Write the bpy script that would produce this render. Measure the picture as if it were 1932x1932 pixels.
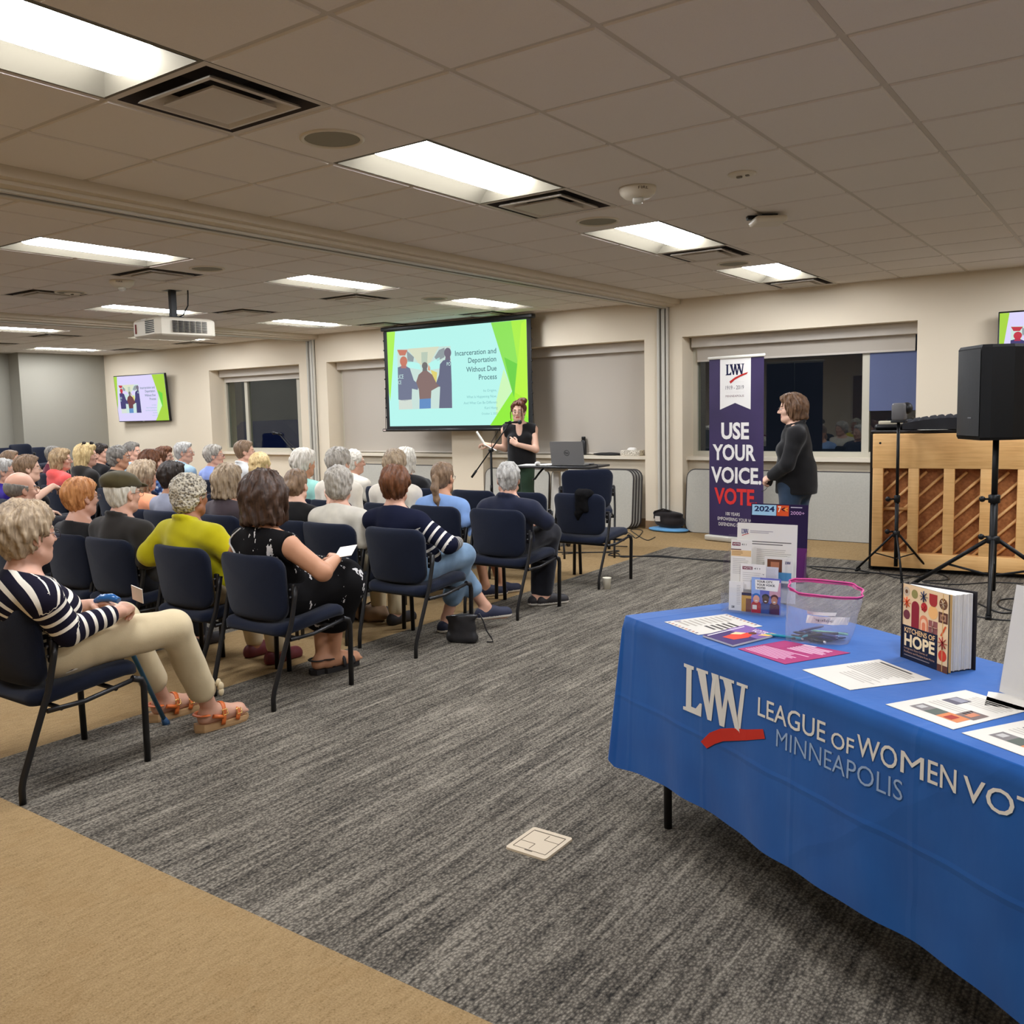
import bpy, bmesh, math, random
import numpy as np
from mathutils import Vector, Matrix, Euler
random.seed(7); RNG = np.random.default_rng(11)
SC = bpy.context.scene; COL = SC.collection
for o in list(bpy.data.objects): bpy.data.objects.remove(o)
PI = math.pi
# ---------------------------------------------------------------- camera
F_PX, YAW, PITCH, ROLL = 1721.8, .6268, -.0978, -.0243
CAM = np.array([3.3435, -2.1295, 1.50]); CX, CY = 926.5, 942.4
CEIL = 2.74; YW = 8.01
def cam_rot():
    cy, sy, cp, sp, cr, sr = math.cos(YAW), math.sin(YAW), math.cos(PITCH), math.sin(PITCH), math.cos(ROLL), math.sin(ROLL)
    f = np.array([-sy*cp, cy*cp, sp]); r = np.array([cy, sy, 0.0]); u = np.cross(r, f)
    return np.vstack([r*cr+u*sr, -r*sr+u*cr, f])
RC = cam_rot()
def ray(x, y): return RC.T @ np.array([(x-CX)/F_PX, -(y-CY)/F_PX, 1.0])
def onz(x, y, z=0.0):
    d = ray(x, y); return CAM + d*(z-CAM[2])/d[2]
def ony(x, y, Y):
    d = ray(x, y); return CAM + d*(Y-CAM[1])/d[1]
def onx(x, y, X):
    d = ray(x, y); return CAM + d*(X-CAM[0])/d[0]
cd = bpy.data.cameras.new('camera'); cam = bpy.data.objects.new('camera', cd); COL.objects.link(cam)
cd.sensor_width = 36; cd.lens = 36*F_PX/1932; cd.shift_x = (966-CX)/1932; cd.shift_y = (CY-966)/1932
cd.clip_start = .05; cd.clip_end = 100
M = Matrix.Identity(4)
for i in range(3):
    M[i][0], M[i][1], M[i][2], M[i][3] = RC[0][i], RC[1][i], -RC[2][i], CAM[i]
cam.matrix_world = M; SC.camera = cam
# ---------------------------------------------------------------- world: a night sky outside the windows
W = bpy.data.worlds.new('world'); SC.world = W; W.use_nodes = True
W.node_tree.nodes['Background'].inputs[0].default_value = (.010, .013, .022, 1)
W.node_tree.nodes['Background'].inputs[1].default_value = 1.0
SC.view_settings.view_transform = 'Standard'; SC.view_settings.look = 'None'
SC.view_settings.exposure = EXPOSURE = 0.0; SC.view_settings.gamma = 1.0; SC.view_settings.use_curve_mapping = False
SC.cycles.use_denoising = True; SC.cycles.max_bounces = 8; SC.cycles.diffuse_bounces = 5; SC.cycles.glossy_bounces = 4
SC.cycles.transparent_max_bounces = 16; SC.cycles.transmission_bounces = 8
SC.cycles.sample_clamp_indirect = 6.0; SC.cycles.caustics_reflective = False; SC.cycles.caustics_refractive = False
LAMP = 52.0          # radiance of the ceiling light lenses
# ---------------------------------------------------------------- materials
def lin(c):
    return tuple(((v/255.0)/12.92 if v/255.0 <= .04045 else ((v/255.0+.055)/1.055)**2.4) for v in c)
MATS = {}
def mat(name, rgb=(200, 200, 200), rough=.6, metal=0.0, emit=0.0, alpha=1.0, spec=.5, bump=0.0, bscale=200.0, trans=0.0, vary=0.0, vscale=6.0, sheen=0.0, ior=1.45):
    if name in MATS: return MATS[name]
    m = bpy.data.materials.new(name); m.use_nodes = True; nt = m.node_tree; b = nt.nodes['Principled BSDF']
    c = (*lin(rgb), 1); b.inputs['Base Color'].default_value = c; b.inputs['Roughness'].default_value = rough
    b.inputs['Metallic'].default_value = metal; b.inputs['Specular IOR Level'].default_value = spec; b.inputs['IOR'].default_value = ior
    if alpha < 1: b.inputs['Alpha'].default_value = alpha
    if trans: b.inputs['Transmission Weight'].default_value = trans
    if sheen: b.inputs['Sheen Weight'].default_value = sheen
    if emit: b.inputs['Emission Color'].default_value = c; b.inputs['Emission Strength'].default_value = emit
    if bump or vary:
        tc = nt.nodes.new('ShaderNodeTexCoord')
    if bump:
        n = nt.nodes.new('ShaderNodeTexNoise'); n.inputs['Scale'].default_value = bscale; n.inputs['Detail'].default_value = 3
        bp = nt.nodes.new('ShaderNodeBump'); bp.inputs['Strength'].default_value = bump; bp.inputs['Distance'].default_value = .004
        nt.links.new(tc.outputs['Object'], n.inputs['Vector']); nt.links.new(n.outputs['Fac'], bp.inputs['Height']); nt.links.new(bp.outputs['Normal'], b.inputs['Normal'])
    if vary:
        n2 = nt.nodes.new('ShaderNodeTexNoise'); n2.inputs['Scale'].default_value = vscale; n2.inputs['Detail'].default_value = 6
        r = nt.nodes.new('ShaderNodeValToRGB'); r.color_ramp.elements[0].position = .3; r.color_ramp.elements[1].position = .7
        r.color_ramp.elements[0].color = tuple(v*(1-vary) for v in c[:3])+(1,); r.color_ramp.elements[1].color = tuple(min(1, v*(1+vary)) for v in c[:3])+(1,)
        nt.links.new(tc.outputs['Object'], n2.inputs['Vector']); nt.links.new(n2.outputs['Fac'], r.inputs[0]); nt.links.new(r.outputs[0], b.inputs['Base Color'])
    MATS[name] = m; return m
def ink(rgb): return mat('ink_%d_%d_%d' % tuple(rgb), rgb, .7, spec=.2)
def glow(rgb, s=1.0):
    m = mat('glow_%d_%d_%d_%d' % (*rgb, int(s*100)), rgb, .6, emit=s, spec=0); m.node_tree.nodes['Principled BSDF'].inputs['Base Color'].default_value = (.01, .01, .01, 1); return m
def clear(name, tint=(1, 1, 1), base=.04, edge=.35, rough=.04, milky=0.0, milk=(214, 214, 224)):
    """thin clear sheet: see-through with a reflection that grows toward grazing view"""
    m = bpy.data.materials.new(name); m.use_nodes = True; nt = m.node_tree; nt.nodes.clear(); N = nt.nodes.new
    out, mx, tr, gl, lw = N('ShaderNodeOutputMaterial'), N('ShaderNodeMixShader'), N('ShaderNodeBsdfTransparent'), N('ShaderNodeBsdfGlossy'), N('ShaderNodeLayerWeight')
    gl.inputs['Roughness'].default_value = rough; tr.inputs[0].default_value = (*tint, 1); lw.inputs[0].default_value = .5
    p, q = N('ShaderNodeMath'), N('ShaderNodeMath'); p.operation = 'POWER'; p.inputs[1].default_value = 4; q.operation = 'MULTIPLY_ADD'; q.inputs[1].default_value = edge; q.inputs[2].default_value = base
    L = nt.links.new; L(lw.outputs['Facing'], p.inputs[0]); L(p.outputs[0], q.inputs[0]); L(q.outputs[0], mx.inputs[0]); sh = tr.outputs[0]
    if milky:
        df, tl, m1, m2 = N('ShaderNodeBsdfDiffuse'), N('ShaderNodeBsdfTranslucent'), N('ShaderNodeMixShader'), N('ShaderNodeMixShader')
        for d in (df, tl): d.inputs[0].default_value = (*lin(milk), 1)
        m1.inputs[0].default_value = .5; m2.inputs[0].default_value = milky; L(df.outputs[0], m1.inputs[1]); L(tl.outputs[0], m1.inputs[2]); L(sh, m2.inputs[1]); L(m1.outputs[0], m2.inputs[2]); sh = m2.outputs[0]
    L(sh, mx.inputs[1]); L(gl.outputs[0], mx.inputs[2]); L(mx.outputs[0], out.inputs[0]); MATS[name] = m; return m
class NT:
    """small helper for node materials"""
    def __init__(s, name, rough=.8, spec=.3):
        s.m = bpy.data.materials.new(name); s.m.use_nodes = True; s.nt = s.m.node_tree; s.b = s.nt.nodes['Principled BSDF']
        s.b.inputs['Roughness'].default_value = rough; s.b.inputs['Specular IOR Level'].default_value = spec; MATS[name] = s.m
        s.tc = s.nt.nodes.new('ShaderNodeTexCoord')
    def mapping(s, scale=(1, 1, 1), rot=(0, 0, 0), src='Object'):
        n = s.nt.nodes.new('ShaderNodeMapping'); n.inputs['Scale'].default_value = scale; n.inputs['Rotation'].default_value = rot
        s.nt.links.new(s.tc.outputs[src], n.inputs['Vector']); return n.outputs[0]
    def noise(s, vec, scale, detail=4, rough=.5):
        n = s.nt.nodes.new('ShaderNodeTexNoise'); n.inputs['Scale'].default_value = scale; n.inputs['Detail'].default_value = detail; n.inputs['Roughness'].default_value = rough
        s.nt.links.new(vec, n.inputs['Vector']); return n.outputs['Fac']
    def voronoi(s, vec, scale, feature='F1', out='Distance'):
        n = s.nt.nodes.new('ShaderNodeTexVoronoi'); n.inputs['Scale'].default_value = scale; n.feature = feature
        s.nt.links.new(vec, n.inputs['Vector']); return n.outputs[out]
    def math(s, op, a, b=None, c=None):
        n = s.nt.nodes.new('ShaderNodeMath'); n.operation = op
        for k, v in enumerate((a, b, c)):
            if v is None: continue
            if isinstance(v, (int, float)): n.inputs[k].default_value = v
            else: s.nt.links.new(v, n.inputs[k])
        return n.outputs[0]
    def ramp(s, fac, stops, interp='LINEAR'):
        n = s.nt.nodes.new('ShaderNodeValToRGB'); n.color_ramp.interpolation = interp; e = n.color_ramp.elements
        while len(e) < len(stops): e.new(.5)
        for k, (p, c) in enumerate(stops): e[k].position = p; e[k].color = (*lin(c), 1)
        s.nt.links.new(fac, n.inputs[0]); return n.outputs[0]
    def mix(s, fac, a, b, mode='MIX'):
        n = s.nt.nodes.new('ShaderNodeMix'); n.data_type = 'RGBA'; n.blend_type = mode
        if isinstance(fac, (int, float)): n.inputs[0].default_value = fac
        else: s.nt.links.new(fac, n.inputs[0])
        for k, v in ((6, a), (7, b)):
            if isinstance(v, tuple): n.inputs[k].default_value = (*lin(v), 1)
            else: s.nt.links.new(v, n.inputs[k])
        return n.outputs[2]
    def attr(s, name):
        n = s.nt.nodes.new('ShaderNodeAttribute'); n.attribute_name = name; return n.outputs['Fac']
    def color(s, c): s.nt.links.new(c, s.b.inputs['Base Color'])
    def bump(s, h, strength=.4, dist=.004):
        n = s.nt.nodes.new('ShaderNodeBump'); n.inputs['Strength'].default_value = strength; n.inputs['Distance'].default_value = dist
        s.nt.links.new(h, n.inputs['Height']); s.nt.links.new(n.outputs[0], s.b.inputs['Normal'])
# ---------------------------------------------------------------- object helpers
def tag(o, label=None, cat=None, group=None, kind=None):
    if label: o['label'] = label
    if cat: o['category'] = cat
    if group: o['group'] = group
    if kind: o['kind'] = kind
    return o
def thing(name, label, cat, loc=(0, 0, 0), rz=0.0, group=None, rot=None):
    o = bpy.data.objects.new(name, None); COL.objects.link(o); o.location = loc
    o.rotation_euler = rot if rot else (0, 0, rz); o.empty_display_size = .1
    return tag(o, label, cat, group)
def copy_tree(o, parent=None):
    c = o.copy(); COL.objects.link(c)
    if parent is not None: c.parent = parent
    for ch in list(o.children): copy_tree(ch, c)
    return c
def rounded_rect(a, b, r, n=5):
    pts = []
    for cx, cy, a0 in ((a-r, b-r, 0), (-a+r, b-r, PI/2), (-a+r, -b+r, PI), (a-r, -b+r, 3*PI/2)):
        for k in range(n+1):
            t = a0+PI/2*k/n; pts.append((cx+r*math.cos(t), cy+r*math.sin(t)))
    return pts
TXT = {}
def text_shape(s, offset=0.0):
    """triangulated lettering in its own plane: verts (n,2), faces"""
    key = (s, offset)
    if key in TXT: return TXT[key]
    cu = bpy.data.curves.new('lettering', 'FONT'); cu.body = s; cu.size = 1; cu.offset = offset; cu.resolution_u = 3; cu.align_x = 'LEFT'
    ob = bpy.data.objects.new('lettering', cu); me = bpy.data.meshes.new_from_object(ob)
    v = np.array([tuple(q.co)[:2] for q in me.vertices]) if len(me.vertices) else np.zeros((0, 2))
    f = [tuple(p.vertices) for p in me.polygons]
    bpy.data.objects.remove(ob); bpy.data.curves.remove(cu); bpy.data.meshes.remove(me)
    TXT[key] = (v, f); return TXT[key]
class MB:
    def __init__(s): s.bm = bmesh.new(); s.mats = []; s.cur = 0
    def m(s, material):
        if material not in s.mats: s.mats.append(material)
        s.cur = s.mats.index(material); return s
    def _face(s, vs, smooth=False):
        try:
            f = s.bm.faces.new(vs); f.material_index = s.cur; f.smooth = smooth; return f
        except ValueError: return None
    def box(s, c, size, rot=None, bevel=0.0, taper=(1, 1)):
        x, y, z = size[0]/2, size[1]/2, size[2]/2; R = rot if rot is not None else Matrix.Identity(3)
        if isinstance(R, (tuple, list)): R = Euler(R).to_matrix()
        c = Vector(c)
        if bevel <= 0:
            vs = [s.bm.verts.new(c+R@Vector((sx*x*(taper[0] if sz > 0 else 1), sy*y*(taper[1] if sz > 0 else 1), sz*z))) for sz in (-1, 1) for sy in (-1, 1) for sx in (-1, 1)]
            for q in ((0, 2, 3, 1), (4, 5, 7, 6), (0, 1, 5, 4), (2, 6, 7, 3), (0, 4, 6, 2), (1, 3, 7, 5)): s._face([vs[k] for k in q])
        else:
            b = min(bevel, x*.99, y*.99, z*.99); rings = []
            for zz, ins in ((-z, b), (-z+b*.3, b*.3), (-z+b, 0), (z-b, 0), (z-b*.3, b*.3), (z, b)):
                tx, ty = (taper if zz > 0 else (1, 1))
                rings.append([s.bm.verts.new(c+R@Vector((px*tx, py*ty, zz))) for px, py in rounded_rect(x-ins, y-ins, max(b-ins, b*.25), 2)])
            s._loft(rings, True)
        return s
    def _loft(s, rings, caps=True, closed=True, smooth=True):
        for a, b in zip(rings[:-1], rings[1:]):
            n = len(a)
            for k in range(n if closed else n-1): s._face([a[k], a[(k+1) % n], b[(k+1) % n], b[k]], smooth)
        if caps:
            s._face(list(reversed(rings[0])), False); s._face(rings[-1], False)
    def loft(s, rings, caps=True, closed=True, smooth=True):
        s._loft([[s.bm.verts.new(Vector(p)) for p in r] for r in rings], caps, closed, smooth); return s
    def tube(s, pts, r, n=10, closed=False, caps=True, flat=1.0):
        pts = [Vector(p) for p in pts]; rs = r if isinstance(r, (list, tuple)) else [r]*len(pts); rings = []
        prev = None
        for k, p in enumerate(pts):
            if closed: t = pts[(k+1) % len(pts)]-pts[k-1]
            else: t = (pts[min(k+1, len(pts)-1)]-pts[max(k-1, 0)])
            if t.length < 1e-9: t = Vector((0, 0, 1))
            t.normalize()
            if prev is None:
                up = Vector((0, 0, 1)) if abs(t.z) < .9 else Vector((1, 0, 0)); a = t.cross(up).normalized()
            else:
                a = prev-t*prev.dot(t)
                a = a.normalized() if a.length > 1e-6 else t.orthogonal().normalized()
            prev = a; b = t.cross(a)
            rings.append([s.bm.verts.new(p+a*(rs[k]*math.cos(2*PI*j/n))+b*(rs[k]*flat*math.sin(2*PI*j/n))) for j in range(n)])
        if closed: rings.append(rings[0])
        s._loft(rings, caps and not closed); return s
    def cyl(s, p0, p1, r0, r1=None, n=20): return s.tube([p0, p1], [r0, r0 if r1 is None else r1], n)
    def lathe(s, prof, c=(0, 0, 0), n=28, R=None, caps=True, sx=1.0, sy=1.0):
        R = R if R is not None else Matrix.Identity(3); c = Vector(c)
        s._loft([[s.bm.verts.new(c+R@Vector((r*sx*math.cos(2*PI*j/n), r*sy*math.sin(2*PI*j/n), z))) for j in range(n)] for r, z in prof], caps); return s
    def poly(s, pts, smooth=False):
        s._face([s.bm.verts.new(Vector(p)) for p in pts], smooth); return s
    def prism(s, pts, ext):
        """ngon pts (3d) extruded by vector ext"""
        a = [s.bm.verts.new(Vector(p)) for p in pts]; b = [s.bm.verts.new(Vector(p)+Vector(ext)) for p in pts]
        s._face(list(reversed(a))); s._face(b); n = len(a)
        for k in range(n): s._face([a[k], a[(k+1) % n], b[(k+1) % n], b[k]])
        return s
    def sphere(s, c, r, n=16, sz=(1, 1, 1), R=None):
        prof = [(max(1e-4, r*math.sin(PI*k/10)), -r*math.cos(PI*k/10)) for k in range(11)]
        R = (R if R is not None else Matrix.Identity(3))@Matrix.Diagonal(sz); return s.lathe(prof, c, n, R)
    def grid(s, P, smooth=True):
        vs = [[s.bm.verts.new(Vector(p)) for p in row] for row in P]
        for i in range(len(vs)-1):
            for j in range(len(vs[0])-1): s._face([vs[i][j], vs[i+1][j], vs[i+1][j+1], vs[i][j+1]], smooth)
        return s
    def mesh(s, verts, faces, smooth=False):
        vs = [s.bm.verts.new(Vector(p)) for p in verts]
        for f in faces: s._face([vs[k] for k in f], smooth)
        return s
    def text(s, t, fn, w=None, h=None, x=0.0, y=0.0, align='L', offset=0.0):
        """lettering: cap height h (and width w when given) in a plane; fn maps (x, y) to 3d"""
        v, f = text_shape(t, offset)
        if not len(v): return s
        lo, hi = v.min(0), v.max(0); base = 0.0; cap = .70
        sy = h/cap if h else (w/(hi[0]-lo[0])); sx = (w/(hi[0]-lo[0])) if w else sy
        q = np.column_stack([(v[:, 0]-lo[0])*sx, (v[:, 1]-base)*sy]); ww = (hi[0]-lo[0])*sx
        q[:, 0] += x-(ww if align == 'R' else ww/2 if align == 'C' else 0); q[:, 1] += y
        return s.mesh([fn(a, b) for a, b in q], f)
    def build(s, name, material=None, parent=None, smooth=None, bevel=0.0, loc=None, rot=None):
        me = bpy.data.meshes.new(name); bmesh.ops.recalc_face_normals(s.bm, faces=s.bm.faces)
        if smooth is not None:
            for f in s.bm.faces: f.smooth = smooth
        s.bm.to_mesh(me); s.bm.free()
        for q in (s.mats if s.mats else ([material] if material else [])): me.materials.append(q)
        o = bpy.data.objects.new(name, me); COL.objects.link(o)
        if parent is not None: o.parent = parent
        if loc is not None: o.location = loc
        if rot is not None: o.rotation_euler = rot
        if bevel:
            md = o.modifiers.new('bevel', 'BEVEL'); md.width = bevel; md.segments = 2; md.limit_method = 'ANGLE'; md.angle_limit = .6
        return o
def struct(name, b, material=None, parent=None, **k):
    o = b.build(name, material, parent, **k)
    if parent is None: o['kind'] = 'structure'
    return o
# ================================================================ the setting
XL, XR, YF = -13.2, 6.2, -4.9
wall_m = mat('wall_paint', (224, 211, 188), .85, spec=.2, bump=.08, bscale=500)
wall_l = mat('partition_fabric', (150, 146, 134), .9, spec=.1, bump=.2, bscale=600)
trim_m = mat('sill_paint', (224, 213, 192), .55, spec=.3)
metal_m = mat('track_metal', (196, 191, 178), .5, metal=.08)
dark_m = mat('near_black', (16, 16, 18), .5)
# ---- carpet
c = NT('carpet_grey', .95, .1)
st = c.noise(c.mapping((62, 2.6, 1)), 1.0, 5, .65); st2 = c.noise(c.mapping((17, 1.2, 1)), 1.0, 3); fine = c.noise(c.mapping((1, 1, 1)), 420, 2, .6)
big = c.noise(c.mapping((1, 1, 1)), 2.2, 3)
vor = c.voronoi(c.mapping((130, 95, 1)), 1.0)
a = c.math('MULTIPLY_ADD', st, .62, c.math('MULTIPLY', st2, .28)); a = c.math('ADD', a, c.math('MULTIPLY', fine, .36)); a = c.math('SUBTRACT', a, c.math('MULTIPLY', vor, .30)); a = c.math('ADD', a, c.math('MULTIPLY', big, .10))
c.color(c.ramp(a, [(.32, (40, 38, 35)), (.50, (92, 86, 77)), (.68, (146, 138, 124)), (.85, (180, 170, 154))]))
c.bump(c.math('ADD', c.math('MULTIPLY', vor, -1), fine), .5, .006)
carpet_g = c.m
c = NT('carpet_tan', .95, .1)
f1 = c.noise(c.mapping((1, 1, 1)), 160, 3, .7); f2 = c.noise(c.mapping((1, 1, 1)), 3.5, 4); st = c.noise(c.mapping((60, 14, 1)), 1.0, 4, .7); sp = c.voronoi(c.mapping((1, 1, 1)), 3.1)
a = c.math('MULTIPLY_ADD', f1, .6, c.math('MULTIPLY', st, .4))
col = c.ramp(a, [(.30, (100, 80, 52)), (.44, (143, 118, 82)), (.6, (163, 137, 98)), (.8, (180, 155, 117))])
col = c.mix(c.math('MULTIPLY', c.math('GREATER_THAN', f2, .58), .12), col, (140, 108, 66))
c.color(col); c.bump(f1, .5, .005); carpet_t = c.m
b = MB(); gx, gx2, gy0, gy1 = -.78, -1.82, -.44, 6.80
def fl(x0, x1, y0, y1, m_): b.m(m_).poly([(x0, y0, 0), (x1, y0, 0), (x1, y1, 0), (x0, y1, 0)])
fl(XL-.5, XR, YF, gy0, carpet_t); fl(gx, XR, gy0, gy1, carpet_g); fl(gx2, gx, gy0, gy1, carpet_t); fl(XL-.5, gx2, gy0, gy1, carpet_g); fl(XL-.5, XR, gy1, YW+.4, carpet_t)
struct('floor', b)
# ---- ceiling: lay-in tiles with openings where lamps and vents sit
T = .61
c = NT('ceiling_tile', .95, .1)
sp = c.noise(c.mapping((1, 1, 1)), 260, 2, .6); sp2 = c.noise(c.mapping((1, 1, 1)), 900, 1)
c.color(c.mix(.8, c.ramp(sp, [(.30, (190, 180, 170)), (.40, (222, 214, 205)), (.75, (226, 218, 209))]), (224, 216, 207))); c.bump(c.math('ADD', sp, sp2), .25, .003); tile_m = c.m
grid_m = mat('ceiling_grid', (196, 186, 172), .6)
LIGHTS, VENTS = [], []     # (x0, y0) of the low corner
xg1, xg2 = 0.0, -3.40
for k in (-2, 2, 6, 10): LIGHTS.append((0.0, k*T))
for k in (0, 4, 8, 12): VENTS.append((0.0, k*T))
for k in (-2, 2, 6, 10):
    LIGHTS += [(xg2, k*T), (xg2-5*T, k*T), (xg2-10*T, k*T), (xg2-15*T, k*T)]
    VENTS += [(xg2-T, (k+2)*T), (xg2-4*T, (k+2)*T), (xg2-11*T, (k+2)*T), (xg2-14*T, (k+2)*T)]
    LIGHTS.append((5*T, k*T))
VENTS = [v for v in VENTS if v[1] < 12.5*T]
def holes(): 
    h = set()
    for x, y in LIGHTS:
        for j in (0, 1): h.add((round(x/.61, 2), round((y+j*T)/T)))
    for x, y in VENTS: h.add((round(x/.61, 2), round(y/T)))
    return h
H = holes()
b = MB()
def cell(x0, x1, y0, y1, key):
    zt, zg = CEIL-.007, CEIL
    if key in H: return
    e = .018; q = [(x0+e, y0+e), (x1-e, y0+e), (x1-e, y1-e), (x0+e, y1-e)]; g = [(x0, y0), (x1, y0), (x1, y1), (x0, y1)]; g2 = [(x0+.012, y0+.012), (x1-.012, y0+.012), (x1-.012, y1-.012), (x0+.012, y1-.012)]
    b.m(tile_m).poly([(px, py, zt) for px, py in reversed(q)])
    for k in range(4):
        l = (k+1) % 4
        b.m(tile_m).poly([(*q[k], zt), (*q[l], zt), (*g2[l], zg+.003), (*g2[k], zg+.003)])
        b.m(grid_m).poly([(*g2[k], zg+.003), (*g2[l], zg+.003), (*g2[l], zg), (*g2[k], zg)])
        b.m(grid_m).poly([(*g2[k], zg), (*g2[l], zg), (*g[l], zg), (*g[k], zg)])
jY = list(range(-8, 13))
ys = [(k*T, (k+1)*T) for k in jY]+[(13*T, YW)]
ys[0] = (YF, -7*T)
for x0s in (range(-1, 10),):
    for j in x0s:
        for i, (y0, y1) in zip(jY+[13], ys): cell(j*T, (j+1)*T, y0, y1, (float(j), i))
for i, (y0, y1) in zip(jY+[13], ys):
    cell(-1.2, -T, y0, y1, None); cell(10*T, XR, y0, y1, None)
    for j in range(-16, 3):
        x0 = xg2+j*T; cell(x0, x0+T, y0, y1, (round(x0/.61, 2), i))
    cell(XL-.5, xg2-16*T, y0, y1, None)
struct('ceiling', b)
b = MB(); b.m(mat('plenum', (60, 56, 50), .9)).poly([(XL-.6, YF-.1, CEIL+.35), (XR+.1, YF-.1, CEIL+.35), (XR+.1, YW+.5, CEIL+.35), (XL-.6, YW+.5, CEIL+.35)])
struct('ceiling_slab', b)
# ---- beams with the folding partition tracks
beam_m = mat('beam_paint', (206, 194, 174), .8)
for k, (x0, x1) in enumerate(((-1.66, -1.19), (-7.72, -7.25))):
    b = MB(); zb = CEIL-.075
    b.m(beam_m).box(((x0+x1)/2, (YF+YW)/2, CEIL-.03), (x1-x0, YW-YF, .06)); xm = (x0+x1)/2
    b.m(beam_m).box((xm+.02, (YF+YW)/2, CEIL-.07), (.30, YW-YF, .022))
    b.m(metal_m).box((xm+.06, (YF+YW)/2, CEIL-.088), (.035, YW-YF, .016)); b.m(metal_m).box((xm-.02, (YF+YW)/2, CEIL-.088), (.035, YW-YF, .016))
    b.m(dark_m).box((xm+.02, (YF+YW)/2, CEIL-.083), (.05, YW-YF, .01))
    struct('trim_%d' % (k+1), b)
# ---- the long window wall: piers, header, set-back aprons
YA, YG = 8.20, 8.36
piers = [(XL-.5, -10.0), (-7.72, -7.10), (-4.66, -4.12), (-1.66, -1.17), (1.385, XR)]
ZH, ZS = 2.30, .885
b = MB().m(wall_m)
b.box(((XL-.5+XR)/2, (YW+8.55)/2, (ZH+CEIL+.1)/2), (XR-XL+.5, 8.55-YW, CEIL+.1-ZH))
for x0, x1 in piers: b.box(((x0+x1)/2, (YW+8.55)/2, ZH/2), (x1-x0, 8.55-YW, ZH))
bays = [(-10.0, -7.72), (-7.10, -4.66), (-4.12, -1.66), (-1.17, 1.385)]
for x0, x1 in bays: b.box(((x0+x1)/2, (YA+8.55)/2, ZS/2-.02), (x1-x0, 8.55-YA, ZS-.04))
struct('wall_back', b)
base_m = mat('vinyl_base', (140, 112, 82), .6)
b = MB().m(base_m)
for x0, x1 in piers: b.box(((x0+x1)/2, YW-.004, .05), (x1-x0, .008, .10))
struct('baseboard_back', b)
b = MB().m(base_m)
for x0, x1 in bays: b.box(((x0+x1)/2, YA-.004, .05), (x1-x0, .008, .10))
struct('baseboard_recess', b)
b = MB().m(wall_l)
b.box((XL-.18, (6.35+YW)/2, CEIL/2), (.36, YW-6.35, CEIL)); struct('wall_left', b)
b = MB().m(wall_l); b.box((XL-.46, (YF+6.35)/2, CEIL/2), (.20, 6.35-YF, CEIL)); struct('wall_left_far', b)
b = MB().m(wall_m).box((XR+.1, (YF+YW)/2, CEIL/2), (.2, YW-YF, CEIL)); struct('wall_right', b)
b = MB().m(wall_m).box(((XL+XR)/2-.2, YF-.1, CEIL/2), (XR-XL+1, .2, CEIL)); struct('wall_front', b)
b = MB().m(mat('door_wood', (112, 78, 48), .4)).box((-2.2, YF+.03, 1.06), (.95, .06, 2.12)); b.m(metal_m).box((-1.82, YF+.085, 1.02), (.13, .05, .03))
struct('door_1', b)
# exit sign over the rear door (its reflection shows in the right window)
ex = thing('exit_sign', 'small red lit exit sign above the rear door', 'sign', (.62, YF+.03, 2.24))
MB().m(mat('sign_case', (60, 20, 20), .5)).box((0, 0, 0), (.34, .05, .20), bevel=.008).build('case', None, ex)
MB().m(glow((255, 60, 40), 3)).text('EXIT', lambda x, y: (-x, .027, y), w=.26, h=.12, x=-.13, y=-.06).build('lettering', None, ex)
# jamb posts of the partition
for k, (x0, x1) in enumerate(((-1.475, -1.335), (-7.50, -7.34))):
    b = MB().m(metal_m); w = (x1-x0)
    b.box((x0+.012, YW-.02, 1.33), (.024, .04, 2.66)); b.box((x1-.012, YW-.02, 1.33), (.024, .04, 2.66)); b.box(((x0+x1)/2, YW-.012, 1.33), (w*.30, .024, 2.66)); b.m(mat('track_dark', (120, 116, 106), .6)).box(((x0+x1)/2, YW-.006, 1.33), (w, .012, 2.66))
    struct('trim_%d' % (k+3), b)
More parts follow.
